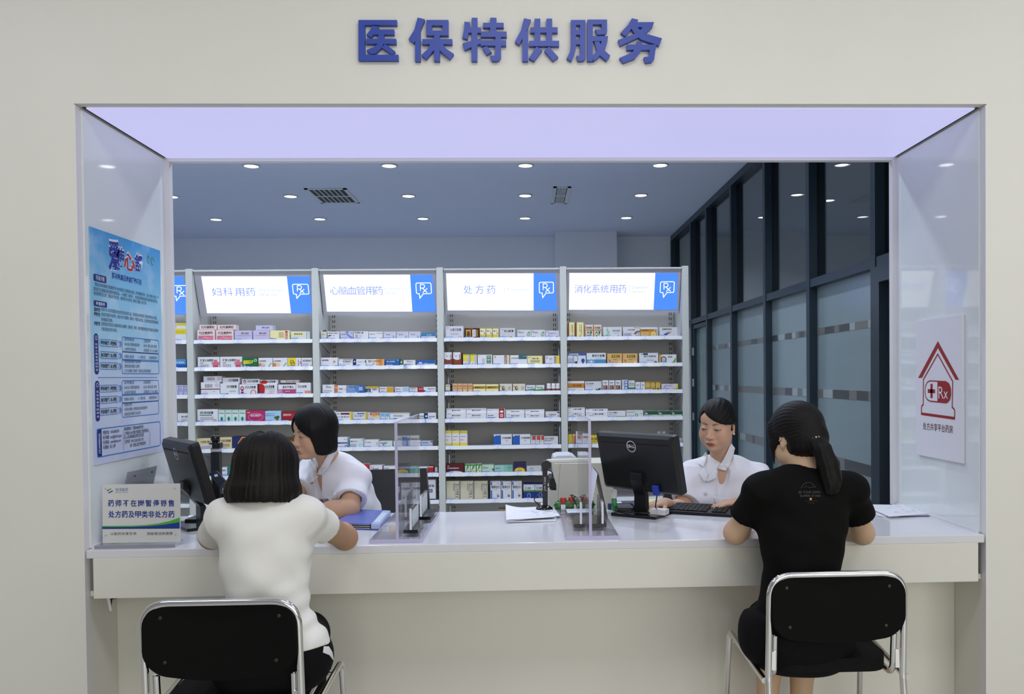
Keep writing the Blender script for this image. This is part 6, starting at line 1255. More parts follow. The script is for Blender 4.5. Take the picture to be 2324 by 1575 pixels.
b = MB(); q0 = lrp(P[0], P[1], .84); q1 = lrp(P[0], P[1], .96); q2 = lrp(P[3], P[2], .96); q3 = lrp(P[3], P[2], .80); hexa(b, [lrp(q0, q3, .1), lrp(q1, q2, .1), lrp(q1, q2, .8), lrp(q0, q3, .8)], KZ+.0262, KZ+.0266, mat('spine_label', (.62, .72, .84), .4)); b.build('spine_label', t)
b = MB(); i0 = [lrp(P[0], P[1], .06), lrp(P[0], P[1], .78), lrp(P[3], P[2], .74), lrp(P[3], P[2], .06)]; i0 = [lrp(i0[0], i0[3], .02), lrp(i0[1], i0[2], .02), i0[2], i0[3]]
for k in range(5): hexa(b, i0, KZ+.004+k*.0037, KZ+.0062+k*.0037, (paper, mat('folder_dark_leaf', (.02, .02, .025), .5))[k % 2])
b.build('leaves', t)
sheet('counter_mat', [(752, 1213), (838, 1213), (900, 1165), (806, 1164)], KZ+.0001, .0001, mat('paper_white_flat', (.80, .80, .82), .5), 'large white sheet under the blue folder', 'paper', seed=12) if False else None

# ------------------------------------------------------------------ document cameras, printer, bag
x, y = onY(1237, 1100, .655).x, .655
t = thing('document_camera', (x, y, KZ), 'black post document camera with cream arm in front of the printer', 'document camera')
b = MB(); b.lathe((x-.004, y, KZ), [(.038, 0), (.040, .006), (.036, .022), (.020, .030), (.006, .032)], blackg, n=28); b.build('base', t)
b = MB(); b.box((x-.011, y-.011, KZ+.025), (x+.011, y+.011, .992), black); b.text(Fr((x, y-.0113, .875), (1, 0, 0), (0, 0, 1)), .0035, 0, .008, mat('print_pale', (.6, .6, .6), .5), 'JYP-T200', c=.0004, rot=PI/2, w=.062); b.build('post', t, bevel=.002)
b = MB(); b.lathe((x+.006, y-.016, .990), [(.019, 0), (.021, .003), (.021, .029), (.019, .032)], black, axis=(0, 1, 0), n=24); b.build('joint', t)
b = MB(); crm = mat('cream_plastic', (.72, .71, .62), .4)
Q = rounded([(x+.004, y, .9985), (x+.06, y, 1.002), (x+.19, y, 1.006)], .02); b.add([(x-.004, y-.014, 1.001), (x+.19, y-.014, 1.000), (x+.19, y-.014, 1.017), (x+.012, y-.014, 1.014), (x-.004, y+.014, 1.001), (x+.19, y+.014, 1.000), (x+.19, y+.014, 1.017), (x+.012, y+.014, 1.014)], [(0, 1, 2, 3), (7, 6, 5, 4), (0, 4, 5, 1), (1, 5, 6, 2), (2, 6, 7, 3), (3, 7, 4, 0)], crm); b.build('arm', t, bevel=.004)
b = MB(); b.tube(rounded([(x+.014, y+.012, .965), (x+.035, y+.02, .955), (x+.03, y+.025, .90), (x-.045, y+.03, .84), (x-.05, y+.02, KZ+.05), (x-.02, y+.03, KZ+.02)], .02), .0024, blackg, 7); b.build('cable', t)
# printer behind the counter on its own low table
t = thing('printer_table', (.27, 1.05, 0), 'low white table carrying the printer behind the counter', 'table')
b = MB(); b.box((.08, .82, .70), (.50, 1.30, .722), shelfm); b.build('tabletop', t)
for X_ in (.10, .455):
    for Y_ in (.84, 1.255): b = MB(); b.box((X_, Y_, 0), (X_+.025, Y_+.025, .6995), postm); b.build('leg', t)
pc_ = mat('printer_cream', (.62, .61, .52), .45, noise=.02, scale=6); pg_ = mat('printer_grey_lid', (.60, .62, .68), .4)
t = thing('printer', (.26, 1.02, .722), 'cream printer with a pale lid behind the document camera', 'printer')
x0, x1 = onY(1256, 1100, .92).x, .42; zt_ = onY(1290, 1052, .92).z
b = MB(); PF = Fr((0, .92, 0), (1, 0, 0), (0, 0, 1)); zl_ = .80
b.prism(PF, [(x0+.004, zt_), (x1, zt_), (x1, .724), (x0-.020, .724), (x0-.020, .838), (x0+.014, .838), (x0+.014, .865), (x0+.002, .905), (x0, .95)], -.26, 0, pc_); b.build('body', t, bevel=.003)
b = MB(); b.prism(PF, [(x0-.002, zt_+.001), (x0+.004, zt_+.026), (x0+.025, zt_+.034), (x0+.085, zt_+.034), (x0+.105, zt_+.026), (x0+.13, zt_+.001)], -.24, -.04, pg_); b.build('lid', t, bevel=.004)
b = MB(); b.box((x0-.018, .925, .845), (x0+.0138, 1.12, .895), mat('printer_slot_black', (.01, .01, .01), .6)); b.build('paper_slot', t)
b = MB(); b.tube([(x0+.034, .9195, zt_), (x0+.027, .9195, .90), (x0+.022, .9195, .83), (x0+.024, .9195, .76)], .0006, mat('seam_grey', (.2, .2, .19), .6), 5); b.build('seam', t)
# green snack bag with red caps
t = thing('snack_bag', (.19, .665, KZ), 'crinkled green plastic bag with red bottle caps by the document camera', 'bag')
v = Vol((.115, .60, KZ-.01), (.315, .76, KZ+.10), .0028); v.ell((.170, .675, KZ+.026), (.044, .030, .030), None, 0); v.ell((.225, .675, KZ+.030), (.050, .032, .034), None, .02); v.ell((.275, .675, KZ+.025), (.036, .028, .028), None, .02)
v.ripple(lambda P: np.abs(np.sin(P[:, 0]*150+6*np.sin(P[:, 2]*60)))*1.0+np.abs(np.sin(P[:, 2]*170+P[:, 1]*90))*.8-.8, .0035); v.plane((0, 0, KZ+.0005), (0, 0, -1))
vol_obj('bag', v, mat('bag_green', (.045, .19, .045), .22, 0, .6, noise=.3, scale=40), t)
for k, (x_, h_) in enumerate(((.168, .058), (.205, .060), (.262, .056))):
    b = MB(); b.lathe((x_, .66, KZ+.030), [(.0135, 0), (.0145, .004), (.0145, h_-.030), (.012, h_-.026)], mat('cap_red', (.42, .03, .02), .3), n=16); b.build('cap', t)
for x_ in (.157, .215): b = MB(); b.box((x_, .6415, KZ+.012), (x_+.020, .6425, KZ+.034), paper); b.build('white_label', t)
b = MB(); b.tube([(.20, .655, KZ+.075), (.215, .645, KZ+.055), (.225, .64, KZ+.03), (.232, .638, KZ+.012)], .0025, blackg, 6); b.tube([(.205, .655, KZ+.075), (.235, .65, KZ+.058), (.262, .642, KZ+.03)], .0025, blackg, 6); b.build('strap', t)
# left document camera with its reader
x, y = onY(491, 1040, .56).x, .56
t = thing('document_camera', (x, y, KZ), 'black document camera with a short silver arm above the left monitor edge', 'document camera')
b = MB(); b.box((x-.11, y-.07, KZ+.0004), (x+.10, y+.09, KZ+.022), black); b.build('base', t, bevel=.004)
b = MB(); b.box((x-.018, y-.016, KZ+.022), (x+.018, y+.016, 1.075), black); b.box((x-.0182, y-.0165, 1.076), (x+.0182, y+.0165, 1.090), mat('silver_plastic', (.5, .5, .54), .35)); b.build('post', t, bevel=.002)
b = MB(); b.box((x-.022, y-.024, 1.0905), (x+.022, y+.02, 1.115), blackg); b.lathe((x-.002, y-.004, 1.115), [(.013, 0), (.013, .006), (.018, .010), (.018, .026), (.014, .030)], blackg, n=20); b.build('joint', t, bevel=.003)
b = MB(); af = Fr((x-.012, y-.02, 1.093), (-.82, -.57, -.03), (0, 0, 1)); b.fbox(af, (0, -.001, -.014), (.085, .016, .014), mat('silver_plastic', (.5, .5, .54), .35)); b.build('arm', t, bevel=.003)
b = MB(); b.fbox(af, (.0852, -.003, -.015), (.115, .014, .015), blackg); b.build('camera_head', t, bevel=.004)
b = MB(); q = [onY(x_, y_, .47) for x_, y_ in ((474, 1075), (490, 1067), (512, 1092), (497, 1106))]
n_ = Vector((.35, -.75, .55)).normalized(); dv = [(-n_)*.016]
b.add(q+[v_+Vector((.004, .02, -.01)) for v_ in q], [(3, 2, 1, 0), (4, 5, 6, 7), (0, 1, 5, 4), (1, 2, 6, 5), (2, 3, 7, 6), (3, 0, 4, 7)], mat('reader_blue_black', (.016, .018, .032), .35)); ro = b.build('reader', t)
b = MB(); q = [onY(x_, y_, .4685) for x_, y_ in ((485.5, 1077.5), (492.5, 1075.5), (495.5, 1080.5), (488, 1082.5))]; b.poly(q[::-1], mat('reader_display', (.3, .36, .48), .3, emit=.5, ecol=(.25, .32, .45))); b.build('display', ro)
b = MB(); b.tube([(x+.0, y-.02, .955), (x+.01, y-.06, .950), tuple(onY(485, 1072, .475))], .008, black, 8); b.build('bracket', t)
t = thing('order_pad', (-1.29, .63, KZ), 'white form with a blue header strip leaning behind the left monitor', 'paper')
q = [onY(x_, y_, .60) for x_, y_ in ((488, 1121), (524, 1120), (524, 1106.5), (488, 1107))]; q2 = [onY(x_, y_, .60) for x_, y_ in ((488, 1107), (524, 1106.5), (524, 1103), (488, 1103.5))]
bt = onY(506, 1150, .60).z
b = MB(); slab(b, q, -.003, mat('form_white', (.75, .79, .9), .5)); b.build('form', t); b = MB(); slab(b, q2, -.003, mat('form_blue', (.02, .08, .42), .4)); b.build('header_strip', t)
b = MB(); b.box((q[0].x, .604, KZ+.0235), (q[1].x, .655, q[0].z+.01), black); b.box((q[0].x-.05, .62, KZ+.0004), (q[1].x+.02, .69, KZ+.023), black); b.build('backrest', t, bevel=.003)
sheet('paper_sheet', [(428, 1183), (474, 1180), (470, 1170), (428, 1171)], KZ+.0006, .002, paper, 'white papers tucked beside the left monitor foot', 'paper', marks=5, seed=21)
b = MB(); P0_ = onZ(430, 1176, KZ+.008); P1_ = onZ(452, 1170, KZ+.012); b.tube([P0_, P1_], .004, blackg, 8); tag(b.build('pen'), 'black pen on the papers beside the left monitor foot', 'pen')
# carton standing on the shelf plinth, hook and tab under the counter
xa, xb = onY(1131, 1160, FRONT).x, onY(1147, 1160, FRONT).x
b = MB(); b.box((xa, FRONT, .1605), (xb, FRONT+.1, onY(1139, 1156, FRONT).z), mat('carton_brown', (.34, .26, .13), .6, noise=.3, scale=60)); tag(b.build('storage_carton'), 'brown speckled carton on the bottom of the Prescription bay', 'box')
P = onY(262, 1364, .08)
t = thing('cable_hook', (P.x, .08, AZ), 'small black hook screwed under the counter front by the poster wall', 'hook')
b = MB(); b.box((P.x-.016, .066, AZ-.004), (P.x+.020, .094, AZ-.0002), blackg); b.build('plate', t, bevel=.001)
b = MB(); b.tube(rounded([(P.x+.012, .08, AZ-.004), (P.x+.010, .08, AZ-.016), (P.x-.016, .08, AZ-.020), (P.x-.020, .08, AZ-.046)], .006), [.008]*30 if False else .006, blackg, 8); b.build('hook_arm', t)
P = onY(246, 1380, .06); b = MB(); b.add([(P.x-.008, .06, AZ-.0005), (P.x+.003, .06, AZ-.0005), (P.x+.012, .06, AZ-.062), (P.x+.004, .06, AZ-.062), (P.x-.008, .063, AZ-.0005), (P.x+.003, .063, AZ-.0005), (P.x+.012, .063, AZ-.062), (P.x+.004, .063, AZ-.062)], [(0, 3, 2, 1), (4, 5, 6, 7), (0, 1, 5, 4), (1, 2, 6, 5), (2, 3, 7, 6), (3, 0, 4, 7)], trimw); tag(b.build('hanging_tab'), 'white strip hanging under the counter beside the black hook', 'strip')

# ------------------------------------------------------------------ chairs
fabk = mat('chair_black_fabric', (.006, .006, .006), .8, 0, .15, noise=.15, scale=60)
fabb = mat('chair_black_shell', (.0035, .0038, .0032), .75, 0, .12)
def chair(cx_, yb, ztop, lab):
    t = thing('conference_chair', (cx_, yb+.2, 0), lab, 'chair', 'black chairs with chrome tube frames')
    hw, rc = .218, .075; zt_ = ztop-.011
    # hoop of the back running down into the rear legs
    top = [(cx_-hw, yb+.012, zt_), (cx_+hw, yb+.012, zt_)]
    path = [(cx_-hw-.006, yb-.02, .011), (cx_-hw-.002, yb+.03, .40), top[0], top[1], (cx_+hw+.002, yb+.03, .40), (cx_+hw+.006, yb-.02, .011)]
    b = MB(); b.tube(rounded(path, [0, .12, rc, rc, .12, 0], 8), .0108, chrome, 14); b.build('back_frame', t)
    # curved shell, its lower edge bellied
    hb = hw-.002; z1_ = zt_-.004; z0_ = zt_-.195; N_ = 22; pts = []
    outline = []
    for k in range(9): a_ = PI/2*k/8; outline.append((hb-.062+.062*math.sin(a_) if False else 0, 0))
    out = rrect(-hb, z0_, hb, z1_, .062, 7)
    def belly(x_, z_): 
        k = max(0, 1-(z_-z0_)/.09); return z_-.032*k*math.cos(min(1, abs(x_)/hb)*PI/2)
    fine = []
    for i in range(len(out)):
        a_, c_ = out[i], out[(i+1) % len(out)]; L = math.hypot(c_[0]-a_[0], c_[1]-a_[1]); n_ = max(1, int(L/.03))
        for j in range(n_): s_ = j/n_; fine.append((a_[0]+(c_[0]-a_[0])*s_, a_[1]+(c_[1]-a_[1])*s_))
    fine = [(x_, belly(x_, z_)) for x_, z_ in fine]; yc = lambda x_, o: yb+.012+o+.020*(1-(x_/hb)**2)
    b = MB(); n_ = len(fine); zc = (z0_+z1_)/2
    rings = []
    for o, sc_ in ((-.0145, .985), (-.013, 1.0), (.018, 1.0), (.026, .96)): rings.append([(cx_+x_*sc_, yc(x_*sc_, o), zc+(z_-zc)*sc_) for x_, z_ in fine])
    V = [q for r in rings for q in r]; b.add(V, [(i*n_+j, i*n_+(j+1) % n_, (i+1)*n_+(j+1) % n_, (i+1)*n_+j) for i in range(3) for j in range(n_)], fabb, True)
    for ri, o in ((0, -.0145), (3, .026)):
        c0 = len(b.V)
        K = [(cx_+x_*.985*k_, yc(x_*.985*k_, o), zc+(z_-zc)*.985*k_) for k_ in (1.0, .66, .33) for x_, z_ in fine] if ri == 0 else [(cx_+x_*.96*k_, yc(x_*.96*k_, o), zc+(z_-zc)*.96*k_) for k_ in (1.0, .66, .33) for x_, z_ in fine]
        K.append((cx_, yc(0, o), zc)); b.add(K, [(i*n_+j, i*n_+(j+1) % n_, (i+1)*n_+(j+1) % n_, (i+1)*n_+j) for i in range(2) for j in range(n_)]+[(2*n_+j, 2*n_+(j+1) % n_, 3*n_) for j in range(n_)], fabb, True)
    b.build('backrest', t)
    for sx in (-1, 1):
        for zz in (z1_-.036, z0_+.028):
            xs = sx*(hb-.050 if zz > zc else hb-.060); b = MB(); b.lathe((cx_+xs, yc(xs, -.0146), zz), [(.0055, 0), (.0055, .0015), (.0035, .0018)], mat('screw_dark', (.05, .045, .035), .3, .5), axis=(0, -1, 0), n=14); b.build('screw', t)
    # seat rails with upturned rear stubs, front legs with their own hoops
    for sx in (-1, 1):
        X = cx_+sx*(hw-.022)
        b = MB(); b.tube(rounded([(X, yb+.040, .535), (X, yb+.050, .395), (X-sx*.006, yb+.42, .418)], [0, .045, 0], 8), .0105, chrome, 12); b.lathe((X, yb+.040, .5352), [(.0105, 0), (.009, .003)], chrome, n=12); b.build('seat_rail', t)
        b = MB(); b.box((min(X, cx_+sx*hw), yb+.028, .425), (max(X, cx_+sx*hw), yb+.036, .485), chrome); b.build('hinge_plate', t)
        X2 = cx_+sx*(hw+.026)
        b = MB(); b.tube(rounded([(X2+sx*.012, yb+.47, .011), (X2+sx*.002, yb+.42, .432), (cx_+sx*(hw+.014), yb+.030, .392)], [0, .030, 0], 8), .0105, chrome, 12); b.build('leg', t)
        b = MB(); b.tube([(X2-sx*.002, yb+.395, .400), (X-sx*.006, yb+.395, .405)], .006, chrome, 8); b.build('stretcher', t)
    b = MB(); SF = Fr((cx_, yb+.045, .408), (1, 0, 0), (0, 1, .02)); b.prism(SF, rrect(-hw+.028, 0.0, hw-.028, .40, .07, 5), 0, .045, fabk); b.build('seat', t, bevel=.012)
    return t
chair(onY(500.5, 1400, -.605).x, -.617, .760, 'black chrome-framed chair of the white-shirted customer')
chair(onY(1901, 1400, -.370).x, -.382, .748, 'black chrome-framed chair of the black-shirted customer')
def office(cx_, cy_, lab):
    t = thing('office_chair', (cx_, cy_, 0), lab, 'chair', 'black office chairs behind the counter')
    lea = mat('office_black_leather', (.008, .008, .009), .32, 0, .5, bump=.15, scale=30)
    b = MB(); SF = Fr((cx_, cy_-.24, .395), (1, 0, 0), (0, 1, 0)); b.prism(SF, rrect(-.21, 0, .21, .44, .08, 5), 0, .06, lea); b.build('seat', t, bevel=.02)
    b = MB(); BF = Fr((cx_, cy_+.225, .47), (1, 0, 0), (0, .10, 1)); b.prism(BF, [(-.175, 0), (.175, 0), (.205, .22), (.185, .44), (-.185, .435), (-.205, .22)], -.035, .012, lea); b.build('backrest', t, bevel=.012)
    b = MB(); b.tube([(cx_, cy_+.10, .385), (cx_, cy_+.255, .385), (cx_, cy_+.285, .56)], .018, black, 10); b.build('back_bar', t)
    b = MB(); b.lathe((cx_, cy_, .06), [(.03, 0), (.03, .18), (.02, .19), (.02, .334)], black, n=16); b.build('column', t)
    for k in range(5):
        a_ = 2*PI*k/5+.3; e = (cx_+.28*math.cos(a_), cy_+.28*math.sin(a_)); b = MB(); b.tube([(cx_, cy_, .10), (e[0], e[1], .075)], [.022, .013], black, 8); lg = b.build('leg', t)
        b = MB(); b.lathe((e[0]-.012, e[1], .028), [(.026, 0), (.028, .004), (.028, .02), (.026, .024)], black, axis=(1, 0, 0), n=14); b.build('caster', lg)
office(-.70, 1.06, 'black office chair of the left-hand pharmacist'); office(.93, 1.06, 'office chair hidden under the typing pharmacist in the white coat')
SKIN = skin_mat()
HAIRB = hair_mat('black_hair', (0.0035, 0.0028, 0.0025)); HAIRN = hair_mat('brown_black_hair', (0.006, 0.004, 0.0025))
coatm = mat('white_coat_cotton', (0.78, 0.78, 0.83), 0.75, 0, 0.2, noise=0.015, scale=14, bump=0.08)
coatf = mat('white_coat_collar', (0.82, 0.82, 0.85), 0.75, 0, 0.2, noise=0.01, scale=14)
tee_w = mat('white_tee_knit', (0.84, 0.835, 0.78), 0.85, 0, 0.15, noise=0.012, scale=18, bump=0.06)
tee_k = mat('black_tee_knit', (0.0045, 0.0045, 0.0042), 0.85, 0, 0.12, noise=0.1, scale=18)
pant_k = mat('black_trousers', (0.004, 0.004, 0.005), 0.8, 0, 0.15); stripe_w = mat('white_side_stripe', (0.75, 0.74, 0.72), 0.8)

# ---- customer in a white T-shirt (back to the viewer)
def customer_white():
    p = thing('person', (-0.80, -0.40, 0.0), 'seated customer in white T-shirt with a dark chin-length bob, leaning on the counter', 'person')
    pel, neck = px3(620, 1500, -0.45), px3(592, 1150, -0.40)
    T = Torso(pel, neck, (1, 0.06, 0.12))
    hd = Head((onY(606, 1072, -0.365)), rot(176, 10), .97)
    sl, sr = px3(511, 1176, -0.41), px3(695, 1172, -0.39)
    el, er = px3(481, 1218, -0.055), px3(783, 1220, -0.052)
    wl, wr_ = V3(-0.98, 0.17, 0.812), V3(-0.72, 0.19, 0.812)
    hipl, hipr = T.w(-.085, .0, .0), T.w(.085, .0, .0); kl, kr = V3(-0.97, -.05, .48), V3(-0.775, -.05, .48); al, ar = V3(-.97, -.10, .09), V3(-0.76, -.12, .09)
    lo, hi = (-1.15, -0.68, 0.0), (-0.40, 0.36, 1.24)
    v = Vol(lo, hi, .0055)
    T.put(v, 0, .88); hd.build(v, T.w(0, 0, .455))
    for a, b_ in ((sl, T.w(-.05, 0, .44)), (sr, T.w(.05, 0, .44))): v.cap(a, b_, .045, .05, .04)
    arms(v, ((sl, el, wl), (sr, er, wr_)), 0.0, 1.0)
    hand(v, wl, (.35, .9, 0), (0, 0, -1), .95, 1, .35); hand(v, wr_, (-.5, .85, 0), (0, 0, -1), .95, -1, .35)
    for h_, k_, a_ in ((hipl, kl, al), (hipr, kr, ar)):
        v.cap(h_, k_, .082, .058, .05); v.cap(k_, a_, .056, .036, .04); v.cap(a_, a_+V3(0, .16, -.05), .036, .028, .03)
    vol_obj('body', v, SKIN, p, hd.colours((.46, .26, .145), (.45, .15, .13)))
    # T-shirt
    s = Vol(lo, hi, .005)
    T.put(s, .015, .85, hip=1.22, waist=1.03)
    for a, b_ in ((sl, T.w(-.05, 0, .45)), (sr, T.w(.05, 0, .45))): s.cap(a, b_, .050, .056, .05)
    for a, b_, t in ((sl, el, .70), (sr, er, .42)):
        q = V3(a)*(1-t)+V3(b_)*t; s.cap(a, q, .049, .056, .03, flat=True); s.ell(a, (.050, .050, .050), None, .03); s.cap(q-(q-V3(a))*.14, q+(q-V3(a))*.3, .040, .042, 0, 's', flat=True)
    s.cap(T.w(0, .02, .44), T.w(0, .03, .62), .060, .085, .012, 's')
    s.ripple(wave([((.3, .2, .9), 46, .4, .5), ((.75, 0, .65), 60, 2.0, .55), ((-.5, .1, .8), 80, 1.0, .3), ((0.1, .0, .99), 26, .0, .5)]), .0026)
    # deeper creases gathered at the waist and the right armpit
    def crease(P):
        w = np.exp(-(((P[:, 2]-.66)/.07)**2)-((P[:, 0]+.70)/.10)**2); a = np.sin((P[:, 2]*.9-P[:, 0]*.45)*105)
        w2 = np.exp(-(((P[:, 2]-.80)/.05)**2)-((P[:, 0]+.645)/.05)**2); c2 = np.sin((P[:, 2]*.5+P[:, 0]*.9)*120)
        w3 = np.exp(-(((P[:, 2]-.70)/.10)**2)-((P[:, 0]+.78)/.09)**2); c3 = np.sin((P[:, 2]*.65-P[:, 0]*.8)*48)
        return w*a+.6*w2*c2+1.1*w3*c3
    s.ripple(crease, .0062)
    s.plane(T.w(0, 0, .035), -T.u)
    so = vol_obj('shirt', s, tee_w, p)
    # trousers with a white side stripe
    t_ = Vol((-1.2, -.68, 0.06), (-.42, .10, .70), .006)
    T.put(t_, .004, .92, bust=False); t_.plane(T.w(0, 0, .07), T.u)
    for h_, k_, a_ in ((hipl, kl, al), (hipr, kr, ar)): t_.cap(h_, k_, .094, .070, .05); t_.cap(k_, a_, .070, .056, .04)
    to = vol_obj('trousers', t_, pant_k, p)
    drape('side_stripe', bvh_of(to), [[(716, 1432), (722, 1434), (739, 1449), (739, 1464), (728, 1458), (715, 1447)], [(735, 1467), (746, 1467), (754, 1480), (757, 1499), (748, 1487), (733, 1481)]], stripe_w, to, .004, .002)
    # bob
    h_ = Vol(V3(hd.c)-.16, V3(hd.c)+V3(.16, .16, .15), .0035); R = hd.R; w = hd.w
    h_.ell(w(0, .014, .030), (.092, .108, .100), R, 0)
    h_.cap(w(0, .016, .02), w(0, .024, -.060), .091, .107, .03, ax=R[:, 1], sc=1.02)
    h_.ell(w(0, .022, -.060), (.110, .092, .060), R, .03)
    h_.ell(w(0, -.120, -.045), (.066, .085, .110), R, .012, 's')
    h_.cap(w(0, .02, -.098), w(0, .02, -.20), .15, .15, .0, 's', flat=True)
    h_.cap(w(0, -.06, .128), w(0, .075, .128), .010, .010, .012, 's')
    def strands(P):
        q = hd.local(P); th = np.arctan2(q[:, 0], q[:, 1]-.01); return np.sin(th*34+3*np.sin(th*7))+.6*np.sin(th*71+q[:, 2]*12)
    h_.ripple(strands, .0011)
    vol_obj('hair', h_, HAIRN, p)
    return p
customer_white()

# ---- customer in a black T-shirt with a low ponytail
def customer_black():
    p = thing('person', (0.95, -0.2, 0.0), 'seated customer in black T-shirt with a low side ponytail, elbows on the counter', 'person')
    pel, neck = px3(1806, 1448, -0.22), px3(1832, 1088, -0.165)
    T = Torso(pel, neck, (1, 0.0, 0.0))
    hd = Head(onY(1806, 990, -0.12), rot(206, 14), .98)
    sl, sr = px3(1732, 1112, -0.16), px3(1926, 1108, -0.16)
    el, er = px3(1669, 1209, -0.052), px3(1957, 1210, -0.05)
    wl, wr_ = V3(.86, .17, .812), V3(1.10, .19, .812)
    hipl, hipr = T.w(-.09, 0, 0), T.w(.09, 0, 0); kl, kr = V3(.92, .09, .465), V3(1.05, .10, .465); al, ar = V3(.875, 0.0, .09), V3(1.0, 0.0, .09)
    lo, hi = (.58, -.45, 0.0), (1.38, .36, 1.33)
    v = Vol(lo, hi, .0055)
    T.put(v, 0, .92); hd.build(v, T.w(0, 0, .455))
    for a, b_ in ((sl, T.w(-.05, 0, .44)), (sr, T.w(.05, 0, .44))): v.cap(a, b_, .043, .05, .04)
    arms(v, ((sl, el, wl), (sr, er, wr_)), 0.0, .95)
    hand(v, wl, (.7, .7, 0), (0, 0, -1), .95, 1, .35); hand(v, wr_, (-.6, .8, 0), (0, 0, -1), .95, -1, .35)
    for h_, k_, a_ in ((hipl, kl, al), (hipr, kr, ar)):
        v.cap(h_, k_, .084, .060, .05); v.cap(k_, a_, .056, .034, .04); v.ell(V3(k_)*.7+V3(a_)*.3+V3(0, -.02, 0), (.052, .055, .09), None, .04); v.cap(a_, a_+V3(0, .15, -.05), .034, .027, .03)
    vol_obj('body', v, SKIN, p, hd.colours((.64, .43, .275), (.5, .2, .18)))
    s = Vol(lo, hi, .005)
    T.put(s, .014, .96, hip=1.0, waist=1.0)
    for a, b_ in ((sl, T.w(-.05, 0, .45)), (sr, T.w(.05, 0, .45))): s.cap(a, b_, .054, .060, .05)
    for a, b_, t in ((sl, el, .62), (sr, er, .60)):
        q = V3(a)*(1-t)+V3(b_)*t; s.cap(a, q, .057, .060, .035, flat=True); s.ell(a, (.057, .057, .057), None, .03); s.cap(q-(q-V3(a))*.12, q+(q-V3(a))*.3, .042, .044, 0, 's', flat=True)
    s.cap(T.w(-.005, .02, .435), T.w(-.015, .03, .62), .058, .085, .012, 's')
    s.ripple(wave([((.3, .2, .9), 46, .4, .5), ((.7, 0, .7), 70, 2.0, .5), ((0, 0, 1), 55, 1.0, .6)]), .0025)
    s.plane(T.w(0, 0, .02), -T.u)
    so = vol_obj('shirt', s, tee_k, p); bv = bvh_of(so)
    g1 = mat('tee_print_grey', (0.040, 0.036, 0.035), 0.7); g2 = mat('tee_print_orange', (0.75, 0.32, 0.14), 0.6)
    b = MB(); drape_text(b, bv, 1812.5, 1119.5, 5.2, 49, g1, 'BE YOUR OWN'); drape_text(b, bv, 1815.5, 1127.8, 5.2, 47, g1, 'SUPER STAR!')
    st = [(1840+(4.0 if k % 2 == 0 else 1.7)*math.sin(k*PI/5), 1132.5-(4.0 if k % 2 == 0 else 1.7)*math.cos(k*PI/5)) for k in range(10)]
    sp_ = [onto(bv, x, y, .002) for x, y in st]
    if all(q is not None for q in sp_): b.poly(sp_[::-1], g2)
    def stroke(pts, w, m_):
        Q = [onto(bv, x, y, .002) for x, y in pts]
        if all(q is not None for q in Q): b.tube(Q, w, m_, 5)
    stroke([(1818, 1108), (1822, 1101), (1829, 1096), (1838, 1095), (1844, 1099), (1850, 1104)], .0012, g1); stroke([(1824, 1107), (1830, 1103), (1836, 1107), (1846, 1105), (1852, 1106)], .001, g1)
    stroke([(1826, 1137.5), (1840, 1136.8), (1855, 1137.5)], .0006, g1); stroke([(1833, 1142.5), (1838, 1140), (1844, 1142.5), (1849, 1140.5)], .0008, g1)
    b.build('shirt_print', so)
    t_ = Vol((.58, -.42, .34), (1.32, .22, .66), .006)
    T.put(t_, .010, 1.0, bust=False, hip=1.03); t_.plane(T.w(0, 0, .05), T.u)
    for h_, k_ in ((hipl, kl), (hipr, kr)): t_.cap(h_, V3(h_)*.25+V3(k_)*.75, .100, .086, .06)
    t_.ripple(wave([((.8, .5, .2), 40, 0, .6), ((.1, .4, .9), 60, 1, .4)]), .003)
    vol_obj('shorts', t_, pant_k, p)
    h_ = Vol(V3(hd.c)-V3(.15, .18, .28), V3(hd.c)+V3(.22, .16, .15), .0035); R = hd.R; w = hd.w
    h_.ell(w(0, .014, .030), (.084, .104, .093), R, 0)
    h_.ell(w(0, .040, -.030), (.074, .075, .058), R, .03)
    h_.ell(w(0, -.110, -.050), (.070, .075, .105), R, .015, 's')
    for x in (-1, 1): h_.ell(w(x*.088, .005, -.036), (.022, .030, .040), R, .012, 's')
    for x in (-1, 1):
        h_.cap(w(x*.066, -.046, .045), w(x*.074, -.046, -.020), .016, .014, .02, ax=R[:, 0], sc=.5); h_.cap(w(x*.074, -.046, -.020), w(x*.070, -.058, -.085), .014, .004, .012, ax=R[:, 0], sc=.5)
    tie = px3(1851, 1003, -.225); a = w(.0, .085, -.020)
    h_.cap(a, tie, .040, .017, .03)
    pts = [tie, px3(1866, 1020, -.245), px3(1879, 1055, -.25), px3(1886, 1085, -.255), px3(1886, 1106, -.262), px3(1880, 1118, -.268)]; rr = [.017, .027, .034, .032, .024, .008]
    for i in range(5): h_.cap(pts[i], pts[i+1], rr[i], rr[i+1], .02, ax=(0, 1, 0), sc=.8)
    def strands(P):
        q = hd.local(P); th = np.arctan2(q[:, 0], q[:, 2]-.02); tail = P[:, 2] < tie[2]-.005
        return np.where(tail, np.sin(P[:, 0]*420+P[:, 2]*90), np.sin(th*40+2*np.sin(q[:, 1]*30)))
    h_.ripple(strands, .0009)
    ho = vol_obj('hair', h_, HAIRB, p)
    b = MB(); c = Vector(tie); ax = Vector(px3(1866, 1020, -.245)-a).normalized(); u = ax.orthogonal().normalized(); ww = ax.cross(u)
    gm = mat('hair_tie_beads', (0.55, 0.48, 0.36), 0.25, 0.6)
    for k in range(14):
        t = 2*PI*k/14; q = c+(u*math.cos(t)+ww*math.sin(t))*.0215
        b.lathe(q-ax*.005, [(0.001, 0), (.0042, .002), (.0052, .005), (.0042, .008), (.001, .010)], gm, axis=ax, n=8)
    b.build('hair_tie', ho)
